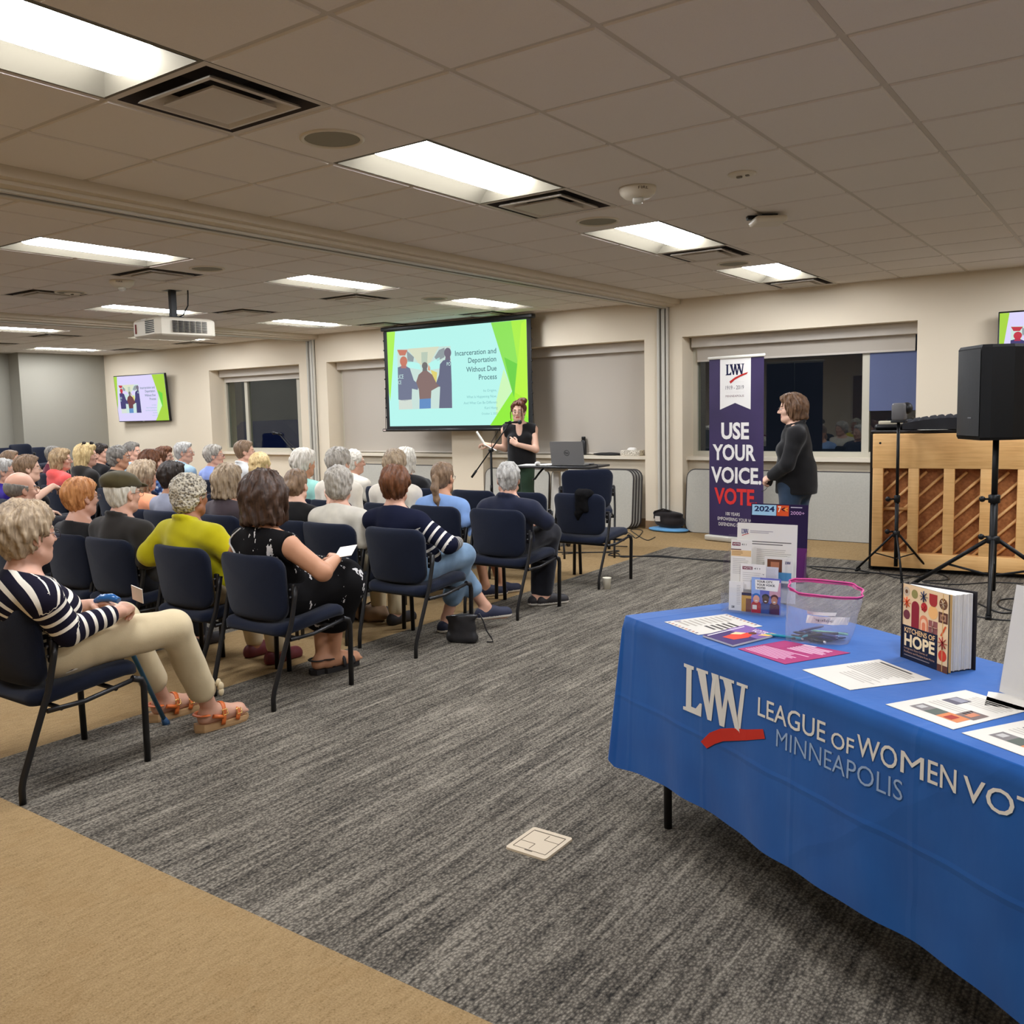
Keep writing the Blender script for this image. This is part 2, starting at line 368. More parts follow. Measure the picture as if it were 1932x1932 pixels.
# ---- windows: sill, aluminium frame, panes, blind cassette and shade
alu = mat('window_frame', (196, 190, 172), .45, metal=.15)
g = clear('window_glass', (.72, .76, .72), .085, .5, .01)
shade_m = mat('shade_cloth', (184, 175, 162), .9, bump=.1, bscale=900); case_m = mat('cassette', (200, 192, 180), .5)
mull = {3: [.82], 0: [-9.42, -8.10], 1: [-5.9], 2: [-2.9]}
shade_z = {0: 2.10, 1: ZS+.02, 2: ZS+.02, 3: 2.02}
for k, (x0, x1) in enumerate(bays):
    n = 4-k; xm = (x0+x1)/2; w = x1-x0
    b = MB().m(alu); fw = .055
    for z in (ZS+.03, ZH-.03): b.box((xm, YG, z), (w, .07, .06))
    xs = [x0+fw/2]+mull[k]+[x1-fw/2]
    for x in xs: b.box((x, YG, (ZS+ZH)/2), (fw if x in (xs[0], xs[-1]) else .075, .075, ZH-ZS))
    fr_ = struct('window_%d' % n, b)
    for xa, xb in zip(xs[:-1], xs[1:]):
        MB().m(g).box(((xa+xb)/2, YG, (ZS+ZH)/2), (xb-xa-.06, .008, ZH-ZS-.12)).build('pane', None, fr_)
    MB().m(trim_m).box((xm, (8.115+YG)/2, ZS-.02), (w, YG-8.115, .04)).build('sill', None, fr_)
    sh = thing('roller_blind', ('grey roller blind let down a little over the window beside the purple banner' if k == 3 else 'grey roller blind rolled up above the dark window near the small wall television' if k == 0 else
        'grey roller blind fully down behind the left side of the projection screen' if k == 1 else 'grey roller blind fully down behind the laptop and the speaking woman'), 'blind', (xm, 8.25, ZH-.06), group='roller blinds of the window wall')
    MB().m(case_m).box((0, 0, 0), (w-.06, .10, .12), bevel=.006).build('cassette', None, sh)
    zb = shade_z[k]-(ZH-.06)
    MB().m(shade_m).box((0, .035, zb/2), (w-.14, .003, -zb)).build('shade', None, sh)
    MB().m(case_m).box((0, .035, zb), (w-.14, .012, .022), bevel=.003).build('bottom_bar', None, sh)
# blue fabric screen in the narrow right pane, self-glowing in place of dusk light
b = MB().m(mat('blue_screen_cloth_glow', (84, 92, 124), .9, emit=.16)).box((1.11, 8.315, 1.70), (.50, .004, .62))
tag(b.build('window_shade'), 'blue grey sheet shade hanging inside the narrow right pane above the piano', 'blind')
# ---- street beyond the left dark window
b = MB().m(mat('night_facade_glow', (56, 54, 58), .9, emit=1.0)).box((-14.5, 15, 1.6), (9, .4, 5)); b.m(mat('night_ramp_glow', (84, 86, 104), .9, emit=.8)).box((-12.2, 13.8, 1.0), (2.6, .2, .8))  # facade and ramp glow by themselves in place of street light
struct('exterior_street', b)
car = thing('parked_car', 'dark blue car parked outside the far left window at night', 'car', (-11.6, 11.2, 0.0))
cb = mat('car_paint_glow', (26, 38, 96), .25, emit=.3)  # added glow in the paint stands in for street light on the car
MB().m(cb).loft([[(x, y, z) for x, y, z in ((-2.1, s_*.8, .35), (-2.1, s_*.82, .75), (-1.2, s_*.8, .95), (-.7, s_*.68, 1.38), (.6, s_*.68, 1.40), (1.3, s_*.8, .98), (2.1, s_*.8, .8), (2.1, s_*.8, .35))] for s_ in (-1, 1)], smooth=False).build('body', None, car)
for x in (-1.35, 1.35):
    for s_ in (-1, 1): MB().m(dark_m).cyl((x, s_*.68, .32), (x, s_*.86, .32), .32).build('wheel', None, car)
# ---- ceiling fixtures
troff = mat('troffer_enamel_dimmed', (112, 106, 92), .6, spec=.2); lens = mat('lamp_lens', (243, 247, 255), .5, emit=LAMP, spec=0)  # enamel really white; coloured darker to keep the wings dimmer than the lens
def make_light():
    t = thing('ceiling_light', '', 'ceiling light', (0, 0, CEIL)); w, l, dp = T, 2*T, .085
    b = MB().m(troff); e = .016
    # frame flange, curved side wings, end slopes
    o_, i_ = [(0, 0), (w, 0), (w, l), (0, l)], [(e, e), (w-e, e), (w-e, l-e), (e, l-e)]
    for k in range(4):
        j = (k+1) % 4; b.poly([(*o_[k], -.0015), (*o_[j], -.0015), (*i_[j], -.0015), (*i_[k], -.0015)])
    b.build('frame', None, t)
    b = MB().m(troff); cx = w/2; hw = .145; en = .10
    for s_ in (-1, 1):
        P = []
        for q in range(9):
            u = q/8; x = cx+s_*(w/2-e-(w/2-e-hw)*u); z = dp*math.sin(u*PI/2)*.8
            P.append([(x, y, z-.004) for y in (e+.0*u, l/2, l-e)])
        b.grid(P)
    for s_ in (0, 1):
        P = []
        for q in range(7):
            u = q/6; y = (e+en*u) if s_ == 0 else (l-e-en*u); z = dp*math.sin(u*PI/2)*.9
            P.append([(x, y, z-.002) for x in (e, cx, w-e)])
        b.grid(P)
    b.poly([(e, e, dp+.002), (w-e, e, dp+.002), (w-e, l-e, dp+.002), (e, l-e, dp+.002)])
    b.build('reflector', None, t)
    b = MB().m(lens); P = []
    for q in range(11):
        a = PI*q/10; P.append([(cx+hw*math.cos(a), y, dp-.004-.083*math.sin(a)) for y in (e+en*.75, e+en, l/2, l-e-en, l-e-en*.75)])
    b.grid(P)
    for y in (e+en*.75, l-e-en*.75): b.poly([(cx+hw*math.cos(PI*q/10), y, dp-.004-.083*math.sin(PI*q/10)) for q in range(11)])
    b.build('lens', None, t); return t
vm = mat('vent_enamel', (196, 186, 172), .5); vd = mat('vent_inner', (52, 44, 42), .8)  # recess faces coloured darker than the frame and louvers
def make_vent():
    t = thing('ceiling_vent', '', 'vent', (0, 0, CEIL)); w = T
    def ring(b, r0, z0, r1, z1):
        q0 = [(w/2+sx*r0, w/2+sy*r0, z0) for sx, sy in ((-1, -1), (1, -1), (1, 1), (-1, 1))]; q1 = [(w/2+sx*r1, w/2+sy*r1, z1) for sx, sy in ((-1, -1), (1, -1), (1, 1), (-1, 1))]
        for k in range(4): b.poly([q0[k], q0[(k+1) % 4], q1[(k+1) % 4], q1[k]])
    b = MB().m(vm); ring(b, w/2, -.0015, w/2-.028, -.003); b.m(vd); ring(b, w/2-.028, -.003, .20, .06); ring(b, .20, .06, .12, .10); b.poly([(w/2+sx*.13, w/2+sy*.13, .10) for sx, sy in ((-1, -1), (1, -1), (1, 1), (-1, 1))]); b.build('frame', None, t)
    b = MB().m(vm); ring(b, .222, -.014, .205, -.016); ring(b, .205, -.016, .15, .03); ring(b, .222, -.014, .215, -.004); b.build('louver', None, t)
    b = MB().m(vm); ring(b, .155, -.020, .135, -.022); b.poly([(w/2+sx*.135, w/2+sy*.135, -.022) for sx, sy in ((-1, -1), (1, -1), (1, 1), (-1, 1))]); ring(b, .155, -.020, .15, -.008); b.build('centre_plate', None, t); return t
rowname = {0.0: 'row over the near aisle', 5*T: 'row right of the aisle row'}
def where(x, y, what):
    bay = 'near aisle bay' if x > -1.2 else 'middle bay' if x > -7.3 else 'far left bay'
    n = int(round(y/T)); dist = {-2: 'nearest the camera', 2: 'in the near third', 6: 'in the middle', 10: 'by the window wall', 0: 'nearest the camera', 4: 'in the near third', 8: 'in the middle', 12: 'by the window wall'}[n]
    side = '' if x == 0.0 else (' right side' if x in (xg2, xg2-T, xg2-10*T, xg2-11*T, 5*T) else ' left side')
    return bay, side, dist
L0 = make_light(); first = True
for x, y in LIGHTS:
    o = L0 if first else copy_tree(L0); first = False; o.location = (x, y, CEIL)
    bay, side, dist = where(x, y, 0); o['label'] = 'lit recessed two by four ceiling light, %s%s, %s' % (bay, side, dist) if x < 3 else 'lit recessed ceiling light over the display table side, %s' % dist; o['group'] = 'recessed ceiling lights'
V0 = make_vent(); first = True
for x, y in VENTS:
    o = V0 if first else copy_tree(V0); first = False; o.location = (x, y, CEIL)
    bay, side, dist = where(x, y, 0); o['label'] = 'square air vent in the ceiling, %s%s, %s' % (bay, side, dist); o['group'] = 'square air vents'
spk_m = mat('speaker_mesh', (142, 136, 118), .8, bump=.3, bscale=900); cw = mat('ceiling_plastic', (214, 204, 184), .5)
for x, y, lb in ((.305, 1.5*T, 'round flush ceiling speaker between the nearest vent and the second aisle light'), (.305, 5.5*T, 'round flush ceiling speaker before the third aisle light'), (.305, 9.5*T, 'round flush ceiling speaker before the aisle light at the window wall'),
                 (-3.1, 4.6*T, 'round flush ceiling speaker beyond the front light of the middle bay'), (-3.1, 10.2*T-.02, 'round flush ceiling speaker near the projection screen'), (-5.2, 4.6*T, 'round flush ceiling speaker above and left of the projector')):
    if abs(y-10.2*T) < .1: y = 9.5*T
    s = thing('ceiling_speaker', lb, 'speaker', (x, y, CEIL-.007), group='round ceiling speakers')
    MB().m(cw).lathe([(.145, 0), (.145, -.006), (.135, -.010), (.125, -.006), (.125, 0)], caps=False).build('trim_ring', None, s)
    MB().m(spk_m).lathe([(.126, -.002), (.06, -.006), (.001, -.007)], caps=False).build('grille', None, s)
def fire(x, y, lb):
    s = thing('fire_alarm', lb, 'alarm', (x, y, CEIL-.007), rz=.5, group='ceiling fire alarms')
    MB().m(cw).lathe([(.001, 0), (.105, 0), (.105, -.012), (.098, -.035), (.07, -.058), (.001, -.060)], caps=False).build('body', None, s)
    MB().m(mat('strobe_glass', (225, 222, 210), .15, trans=.3)).box((0, -.01, -.072), (.06, .05, .035), bevel=.012).build('strobe', None, s)
    fn = lambda px, py: (.1035*math.sin(px/.1035), -.1035*math.cos(px/.1035)-.0002, py-.024-.005)
    MB().m(ink((60, 40, 36))).text('FIRE', lambda px, py: ((.1035-.25*max(0, -py+.0))*math.sin((px-.0)/.1)*1.0, -(.1045)*math.cos(px/.1), py-.030), w=.055, h=.017, x=.0, y=.002).build('lettering', None, s)
fire(*onz(1203, 352, CEIL)[:2], 'white ceiling fire alarm with strobe beside the second aisle light'); fire(*onz(230, 528, CEIL)[:2], 'white ceiling fire alarm with strobe left of the projector')
s = thing('smoke_detector', 'small flush round detector alone on a tile right of the fire alarm', 'detector', (*onz(1400, 325, CEIL)[:2], CEIL-.007))
MB().m(cw).lathe([(.001, 0), (.075, 0), (.075, -.006), (.06, -.012), (.001, -.012)], caps=False).build('body', None, s); MB().m(mat('grey_plastic', (120, 112, 100), .5)).box((-.015, 0, -.016), (.03, .02, .012), bevel=.004).box((.03, 0, -.015), (.02, .02, .008), bevel=.003).build('sensor', None, s)
s = thing('smoke_detector', 'tiny flush round detector left of the strobe alarm near the projector', 'detector', (*onz(136, 551, CEIL)[:2], CEIL-.007))
MB().m(cw).lathe([(.001, 0), (.075, 0), (.075, -.006), (.06, -.012), (.001, -.012)], caps=False).build('body', None, s); MB().m(mat('grey_plastic', (120, 112, 100), .5)).box((0, 0, -.016), (.03, .02, .012), bevel=.004).build('sensor', None, s)
s = thing('wireless_router', 'white domed wireless access point on a black ceiling bracket', 'router', (*onz(1449, 402, CEIL)[:2], CEIL-.007), rz=.6)
MB().m(cw).box((0, 0, -.045), (.21, .21, .042), bevel=.02).build('body', None, s); MB().m(dark_m).box((-.09, .05, -.012), (.07, .05, .026), bevel=.005).box((0, 0, -.018), (.1, .1, .02)).build('bracket', None, s)
# ================================================================ people: implicit bodies turned into meshes
class Field:
    """signed distance field on a rectilinear grid"""
    def __init__(s, X, Y, Z):
        s.X, s.Y, s.Z = X, Y, Z; s.F = np.full((len(X), len(Y), len(Z)), .25, np.float32)
    def win(s, lo, hi, m):
        sl = []
        for A, l, h in ((s.X, lo[0], hi[0]), (s.Y, lo[1], hi[1]), (s.Z, lo[2], hi[2])):
            i0 = max(0, np.searchsorted(A, l-m)-1); i1 = min(len(A), np.searchsorted(A, h+m)+1); sl.append(slice(i0, max(i1, i0)))
        return tuple(sl)
    def put(s, sl, d, k, op='u'):
        f = s.F[sl]
        if op == 'u':
            h = np.maximum(k-np.abs(f-d), 0)/k if k > 0 else 0; s.F[sl] = np.minimum(f, d)-h*h*k*.25
        elif op == 's':
            h = np.maximum(k-np.abs(f+d), 0)/k if k > 0 else 0; s.F[sl] = np.maximum(f, -d)+h*h*k*.25
        else:
            h = np.maximum(k-np.abs(f-d), 0)/k if k > 0 else 0; s.F[sl] = np.maximum(f, d)+h*h*k*.25
    def cap(s, a, b, ra, rb, k=.02, op='u', flat=None):
        a = np.asarray(a, float); b = np.asarray(b, float); r = max(ra, rb)
        sl = s.win(np.minimum(a, b)-r, np.maximum(a, b)+r, .06)
        x, y, z = s.X[sl[0]][:, None, None], s.Y[sl[1]][None, :, None], s.Z[sl[2]][None, None, :]
        if x.size*y.size*z.size == 0: return s
        ba = b-a; L = max(ba@ba, 1e-9); px, py, pz = x-a[0], y-a[1], z-a[2]
        t = np.clip((px*ba[0]+py*ba[1]+pz*ba[2])/L, 0, 1); dx, dy, dz = px-t*ba[0], py-t*ba[1], pz-t*ba[2]
        if flat is not None:
            n, f = flat; n = np.asarray(n, float); q = dx*n[0]+dy*n[1]+dz*n[2]; g = (f-1); dx, dy, dz = dx+g*q*n[0], dy+g*q*n[1], dz+g*q*n[2]
        d = np.sqrt(dx*dx+dy*dy+dz*dz)-(ra+(rb-ra)*t)
        s.put(sl, d.astype(np.float32), k, op); return s
    def ell(s, c, r, R=None, k=.02, op='u'):
        c = np.asarray(c, float); r = np.asarray(r, float); m = r.max(); sl = s.win(c-m, c+m, .06)
        x, y, z = s.X[sl[0]][:, None, None]-c[0], s.Y[sl[1]][None, :, None]-c[1], s.Z[sl[2]][None, None, :]-c[2]
        if x.size*y.size*z.size == 0: return s
        if R is not None: x, y, z = (R[0, i]*x+R[1, i]*y+R[2, i]*z for i in range(3)); 
        k0 = np.sqrt((x/r[0])**2+(y/r[1])**2+(z/r[2])**2); k1 = np.sqrt((x/r[0]**2)**2+(y/r[1]**2)**2+(z/r[2]**2)**2)
        d = k0*(k0-1)/np.maximum(k1, 1e-6); s.put(sl, d.astype(np.float32), k, op); return s
    def plane(s, p, n, k=.01):
        """keep the side n points away from"""
        n = np.asarray(n, float); n = n/np.linalg.norm(n)
        d = (s.X[:, None, None]-p[0])*n[0]+(s.Y[None, :, None]-p[1])*n[1]+(s.Z[None, None, :]-p[2])*n[2]
        s.put((slice(None),)*3, d.astype(np.float32), k, 'i'); return s
    def noise(s, amp, scales, seed=0, c=(0, 0, 0)):
        r = np.random.default_rng(seed); N = 0
        x, y, z = s.X[:, None, None]-c[0], s.Y[None, :, None]-c[1], s.Z[None, None, :]-c[2]
        for sc in scales:
            for _ in range(3):
                v = r.normal(size=3); v /= np.linalg.norm(v); w = r.normal(size=3); w /= np.linalg.norm(w)
                N = N+np.sin(sc*(v[0]*x+v[1]*y+v[2]*z)+r.uniform(0, 6.28)+1.7*np.sin(sc*.5*(w[0]*x+w[1]*y+w[2]*z)))
        s.F += (amp*N/(3*len(scales))).astype(np.float32); return s
    def mesh(s):
        F = s.F; S = F < 0; nx, ny, nz = F.shape
        cnt = np.zeros((nx-1, ny-1, nz-1), np.int8)
        for i in (0, 1):
            for j in (0, 1):
                for k in (0, 1): cnt += S[i:nx-1+i, j:ny-1+j, k:nz-1+k]
        act = (cnt > 0) & (cnt < 8); ci = np.argwhere(act)
        if not len(ci): return np.zeros((0, 3)), []
        idx = -np.ones(act.shape, np.int32); idx[act] = np.arange(len(ci))
        A = (s.X, s.Y, s.Z); acc = np.zeros((len(ci), 3)); n = np.zeros(len(ci))
        P = lambda q: np.stack([A[d][q[:, d]] for d in range(3)], 1)
        E = [((0, 0, 0), (1, 0, 0)), ((0, 1, 0), (1, 1, 0)), ((0, 0, 1), (1, 0, 1)), ((0, 1, 1), (1, 1, 1)), ((0, 0, 0), (0, 1, 0)), ((1, 0, 0), (1, 1, 0)), ((0, 0, 1), (0, 1, 1)), ((1, 0, 1), (1, 1, 1)), ((0, 0, 0), (0, 0, 1)), ((1, 0, 0), (1, 0, 1)), ((0, 1, 0), (0, 1, 1)), ((1, 1, 0), (1, 1, 1))]
        for a, b in E:
            qa, qb = ci+np.array(a), ci+np.array(b); fa, fb = F[tuple(qa.T)], F[tuple(qb.T)]
            m = (fa < 0) != (fb < 0)
            if not m.any(): continue
            t = (fa[m]/(fa[m]-fb[m]))[:, None]; acc[m] += P(qa[m])*(1-t)+P(qb[m])*t; n[m] += 1
        V = acc/n[:, None]; Q = []
        for ax in range(3):
            d = [slice(1, -1)]*3; d[ax] = slice(0, -1); d2 = [slice(1, -1)]*3; d2[ax] = slice(1, None)
            s0, s1 = S[tuple(d)], S[tuple(d2)]; e = np.argwhere(s0 != s1)
            if not len(e): continue
            off = np.ones(3, int); off[ax] = 0; e = e+off; inside = S[tuple(e.T)]
            u, v = [(1, 2), (2, 0), (0, 1)][ax]; du, dv = np.zeros(3, int), np.zeros(3, int); du[u] = 1; dv[v] = 1
            q = np.stack([idx[tuple((e-du-dv).T)], idx[tuple((e-dv).T)], idx[tuple(e.T)], idx[tuple((e-du).T)]], 1)
            q[~inside] = q[~inside][:, ::-1]; Q.append(q)
        Q = np.concatenate(Q); Q = Q[(Q >= 0).all(1)]
        return V, Q
def axis(lo, hi, h, fine=()):
    """grid coordinates from lo to hi with step h and finer steps in the given spans (a, b, step)"""
    out = [lo]
    while out[-1] < hi:
        x = out[-1]; st = h
        for a, b, f in fine:
            if a-.012 <= x <= b+.012: st = min(st, f)
        out.append(x+st)
    return np.array(out)
def mesh_obj(name, V, Q, mats, parent, midx=None, attrs=None, smooth_iter=0):
    me = bpy.data.meshes.new(name); V = np.asarray(V)
    if smooth_iter:
        e = np.concatenate([Q[:, [0, 1]], Q[:, [1, 2]], Q[:, [2, 3]], Q[:, [3, 0]]])
        for _ in range(smooth_iter):
            acc = np.zeros_like(V); c = np.zeros(len(V)); np.add.at(acc, e[:, 0], V[e[:, 1]]); np.add.at(c, e[:, 0], 1); np.add.at(acc, e[:, 1], V[e[:, 0]]); np.add.at(c, e[:, 1], 1)
            V = V*.5+.5*acc/np.maximum(c, 1)[:, None]
    me.vertices.add(len(V)); me.vertices.foreach_set('co', V.astype(np.float32).ravel())
    me.loops.add(len(Q)*4); me.loops.foreach_set('vertex_index', np.asarray(Q, np.int32).ravel())
    me.polygons.add(len(Q)); me.polygons.foreach_set('loop_start', np.arange(0, len(Q)*4, 4, dtype=np.int32))
    me.polygons.foreach_set('use_smooth', np.ones(len(Q), bool))
    for m_ in mats: me.materials.append(m_)
    if midx is not None: me.polygons.foreach_set('material_index', midx.astype(np.int32))
    me.update(calc_edges=True)
    if attrs:
        for k, v in attrs.items():
            a = me.attributes.new(k, 'FLOAT', 'POINT'); a.data.foreach_set('value', np.asarray(v, np.float32))
    o = bpy.data.objects.new(name, me); COL.objects.link(o)
    if parent is not None: o.parent = parent
    return o
# ---- head frame
def rotm(yaw=0.0, pitch=0.0, roll=0.0):
    """columns: right, forward, up; yaw turns to the left when positive"""
    return np.array(Euler((pitch, roll, yaw), 'XYZ').to_matrix())
def head_prims(f, H, R, s=1.0, ear=True, jaw=1.0, nose=1.0):
    g = lambda *p: H+R@(np.array(p)*s)
    E = lambda c, r, k=.02, op='u', q=None: f.ell(g(*c), np.array(r)*s, R if q is None else R@q, k*s, op)
    Cp = lambda a, b, ra, rb, k=.012, op='u': f.cap(g(*a), g(*b), ra*s, rb*s, k*s, op)
    E((0, -.012, .032), (.075, .096, .088), .01); E((0, .022, -.035), (.058*jaw, .066, .082), .035); E((0, .045, -.085), (.036*jaw, .036, .026), .03)
    Cp((-.055*jaw, .005, -.07), (-.02, .055, -.098), .016, .014, .03); Cp((.055*jaw, .005, -.07), (.02, .055, -.098), .016, .014, .03)
    E((-.038, .058, -.030), (.022, .022, .02), .02); E((.038, .058, -.030), (.022, .022, .02), .02)
    for sx in (-1, 1): E((sx*.031, .094, -.001), (.017, .014, .012), .012, 's')
    Cp((-.036, .079, .020), (.036, .079, .020), .010, .010, .014)
    Cp((0, .086, .010), (0, .108*nose**.3, -.030), .007, .0115, .010); Cp((-.011, .094, -.034), (.011, .094, -.034), .0085, .0085, .008)
    Cp((-.017, .083, -.060), (.017, .083, -.060), .0065, .0065, .007); Cp((-.014, .082, -.070), (.014, .082, -.070), .0075, .0075, .007); E((0, .074, -.096), (.018, .014, .014), .015)
    for sx in (-1, 1): E((sx*.030, .082, -.001), (.0135, .0125, .0105), .003)
    if ear:
        for sx in (-1, 1):
            E((sx*.077, -.012, -.008), (.009, .020, .031), .010); E((sx*.084, -.004, -.004), (.006, .010, .017), .005, 's'); E((sx*.075, -.004, -.034), (.007, .009, .011), .008)
def face_mats(V, Q, H, R, s, iris_dir=0.0):
    c = (V[Q].mean(1)-H)@R/s; m = np.zeros(len(Q), int); x, y, z = c.T
    lip = (y > .072) & (np.abs(x) < .023-.1*np.abs(z+.065)) & (z < -.056) & (z > -.076); m[lip] = 1
    brow = (y > .065) & (np.abs(np.abs(x)-.032) < .018) & (np.abs(z-.024+.12*(np.abs(np.abs(x)-.026))) < .0042); m[brow] = 2
    for sx in (-1, 1):
        e = (((x-sx*.030)/.0125)**2+((z+.001)/.0062)**2 < 1) & (y > .078); m[e] = 3
        m[e & (((x-sx*.030-iris_dir)/.0056)**2+((z+.001)/.0062)**2 < 1)] = 4
    return m
def hand_prims(f, W, fwd, nrm, side, curl=.5, spread=.12, s=1.0, thumb=.6, curls=None):
    """W wrist, fwd towards the knuckles, nrm out of the back of the hand, side: +1 thumb on +cross side"""
    W = np.asarray(W, float); fwd = np.asarray(fwd, float); fwd /= np.linalg.norm(fwd); nrm = np.asarray(nrm, float); nrm = nrm-fwd*(nrm@fwd); nrm /= np.linalg.norm(nrm)
    lat = np.cross(fwd, nrm)*side
    P = lambda a, b, c: W+(lat*a+fwd*b+nrm*c)*s
    bases = [(.027, .086), (.009, .091), (-.010, .087), (-.027, .078)]; lens = [(.040, .024, .020), (.044, .028, .021), (.041, .026, .020), (.032, .019, .017)]
    for (a, b) in bases: f.cap(P(a*.55, .012, 0), P(a, b, 0), .0145*s, .0115*s, .016*s)
    f.cap(P(.012, .03, -.006), P(-.014, .035, -.006), .016*s, .015*s, .02*s)
    for n, ((a, b), L) in enumerate(zip(bases, lens)):
        p = P(a, b, 0); ang = 0.0; cu = curls[n] if curls else curl*(1+.08*n); sp = spread*(1.5-n)*.5; r = (.0098, .0100, .0096, .0086)[n]*s
        for q, l in enumerate(L):
            ang += cu*(1.05, 1.15, .8)[q]; d = fwd*math.cos(ang)-nrm*math.sin(ang)+lat*sp*math.cos(ang); d /= np.linalg.norm(d); e = p+d*l*s
            f.cap(p, e, r, r*.92, .0035*s); p = e; r *= .92
    p = P(.022, .022, -.006); d = lat*.75+fwd*.72-nrm*.25*(1+thumb)
    for l, r in ((.040, .0135), (.031, .0112), (.025, .0102)):
        d = d/np.linalg.norm(d); e = p+d*l*s; f.cap(p, e, r*s, r*.92*s, .006*s); p = e; d = d+fwd*.35*thumb-lat*.55*thumb-nrm*.35*thumb
# ---- materials for people
def skin_mat(n, rgb): return mat('skin_'+n, rgb, .48, spec=.35, bump=.06, bscale=700)
SKIN = {'fair': skin_mat('fair', (214, 172, 148)), 'pink': skin_mat('pink', (206, 158, 134)), 'tan': skin_mat('tan', (192, 140, 108)), 'brown': skin_mat('brown', (150, 100, 70))}
LIP = mat('lips', (176, 98, 88), .4); EYEW = mat('eye_white', (222, 216, 208), .2); IRIS = mat('iris', (52, 38, 30), .2)
def hair_mat(name, dark, light, scale=(90, 90, 10), bumpy=.5, curl=False):
    if name in MATS: return MATS[name]
    c = NT(name, .5, .35); n = c.noise(c.mapping(scale), 1.0, 4, .6); n2 = c.noise(c.mapping((1, 1, 1)), 14, 3)
    if curl: n = c.voronoi(c.mapping((1, 1, 1)), 75)
    f = c.math('MULTIPLY_ADD', n, .7, c.math('MULTIPLY', n2, .35)); c.color(c.ramp(f, [(.30, dark), (.68, light)])); c.bump(n, bumpy, .008); return c.m
HAIR = {'gray': hair_mat('hair_gray', (96, 90, 82), (196, 188, 174)), 'white': hair_mat('hair_white', (168, 160, 146), (236, 230, 216)), 'silver': hair_mat('hair_silver', (104, 102, 98), (206, 202, 194)),
        'sandy': hair_mat('hair_sandy', (96, 74, 50), (190, 162, 122)), 'brown': hair_mat('hair_brown', (24, 15, 10), (78, 54, 38)), 'dark': hair_mat('hair_dark', (18, 14, 12), (56, 44, 36)), 'auburn': hair_mat('hair_auburn', (44, 26, 15), (118, 72, 42)),
        'ginger': hair_mat('hair_ginger', (142, 82, 40), (222, 158, 98)), 'blonde': hair_mat('hair_blonde', (150, 118, 70), (232, 206, 150)), 'ash': hair_mat('hair_ash', (92, 74, 56), (188, 166, 136)),
        'graycurl': hair_mat('hair_graycurl', (92, 84, 74), (204, 194, 172), curl=True, bumpy=1.0), 'pepper': hair_mat('hair_pepper', (56, 52, 48), (148, 142, 132)), 'mousy': hair_mat('hair_mousy', (74, 56, 42), (150, 122, 94))}
def cloth(name, rgb, vary=.10): return mat('cloth_'+name, rgb, .9, spec=.12, bump=.25, bscale=420, vary=vary, vscale=9, sheen=.15)
def striped(name, dark, light, period, duty, lo=9.0):
    c = NT(name, .9, .1); a = c.attr('band'); fr = c.math('FRACT', c.math('DIVIDE', a, period)); m_ = c.math('MULTIPLY', c.math('LESS_THAN', fr, duty), c.math('MAXIMUM', c.math('LESS_THAN', a, lo), c.math('GREATER_THAN', a, .47)))
    c.color(c.mix(m_, dark, light)); c.bump(c.noise(c.mapping(), 420, 2), .2); return c.m
STRIPE_A = striped('stripe_navy_cream', (28, 26, 40), (232, 224, 208), .044, .34); STRIPE_B = striped('stripe_navy_low', (24, 27, 46), (226, 220, 210), .052, .30, .25)
c = NT('print_black_white', .9, .1); n = c.noise(c.mapping((1, 1, .6)), 16, 3, .65); n2 = c.noise(c.mapping((1.4, 1, 1)), 8, 2); c.color(c.mix(c.math('MULTIPLY', c.math('GREATER_THAN', n, .60), c.math('GREATER_THAN', n2, .50)), (20, 19, 20), (206, 202, 200))); PRINT_BW = c.m
c = NT('print_floral_blue', .9, .1); n = c.voronoi(c.mapping(), 26); c.color(c.ramp(n, [(.2, (206, 214, 226)), (.4, (86, 112, 156)), (.6, (40, 58, 98))], 'CONSTANT')); FLORAL = c.m
def glasses(parent, H, R, s, rgb=(40, 34, 34), r=.0013, size=1.0, rim=True, up=0.0):
    g = lambda x, y, z: tuple(H+R@(np.array((x, y, z))*s)); b = MB().m(mat('spectacle_%d_%d_%d' % tuple(rgb), rgb, .3, metal=.2))
    for sx in (-1, 1):
        if rim: b.tube([g(sx*.033+.025*size*math.cos(a)*abs(math.cos(a))**-.25 if abs(math.cos(a)) > .05 else sx*.033, .103-.10*abs(sx*.033+.025*math.cos(a))**1.6*2, up-.006+.018*size*math.sin(a)) for a in np.linspace(0, 2*PI, 18)[:-1]], r*s, 6, closed=True)
        b.tube([g(sx*.060, .092, up+.004), g(sx*.076, .070, up+.005), g(sx*.081, .0, up+.004), g(sx*.078, -.02, up-.008)], r*s, 6)
    b.tube([g(-.010, .108, up-.002), g(0, .111, up+.001), g(.010, .108, up-.002)], r*s, 6); return b.build('glasses', None, parent)
def torso_skeleton(p):
    """joint positions in the person's frame (origin on the floor, facing +y)"""
    J = {}; s = p['s']; H = np.array(p['head']); yaw = p['tyaw']; Rt = rotm(yaw); RH = rotm(p['hyaw'], p['hpitch'], p['hroll']); J['Rt'], J['RH'], J['H'] = Rt, RH, H
    J['N'] = H+RH@np.array((0, -.030, -.105))*s+np.array((0, 0, -.055))*s; N = J['N']
    if p['stand']: J['P'] = np.array(p.get('pelvis', (N[0]*.3, N[1]-.01, p.get('pz', .86)*1.0)))
    else: J['P'] = np.array((0, .0, .535))
    w = p['w']; S = N+np.array((0, .0, -.055))*s
    J['S'] = S
    for sx, n in ((-1, 'L'), (1, 'R')): J['sh'+n] = S+Rt@np.array((sx*w, 0, -.012))
    return J
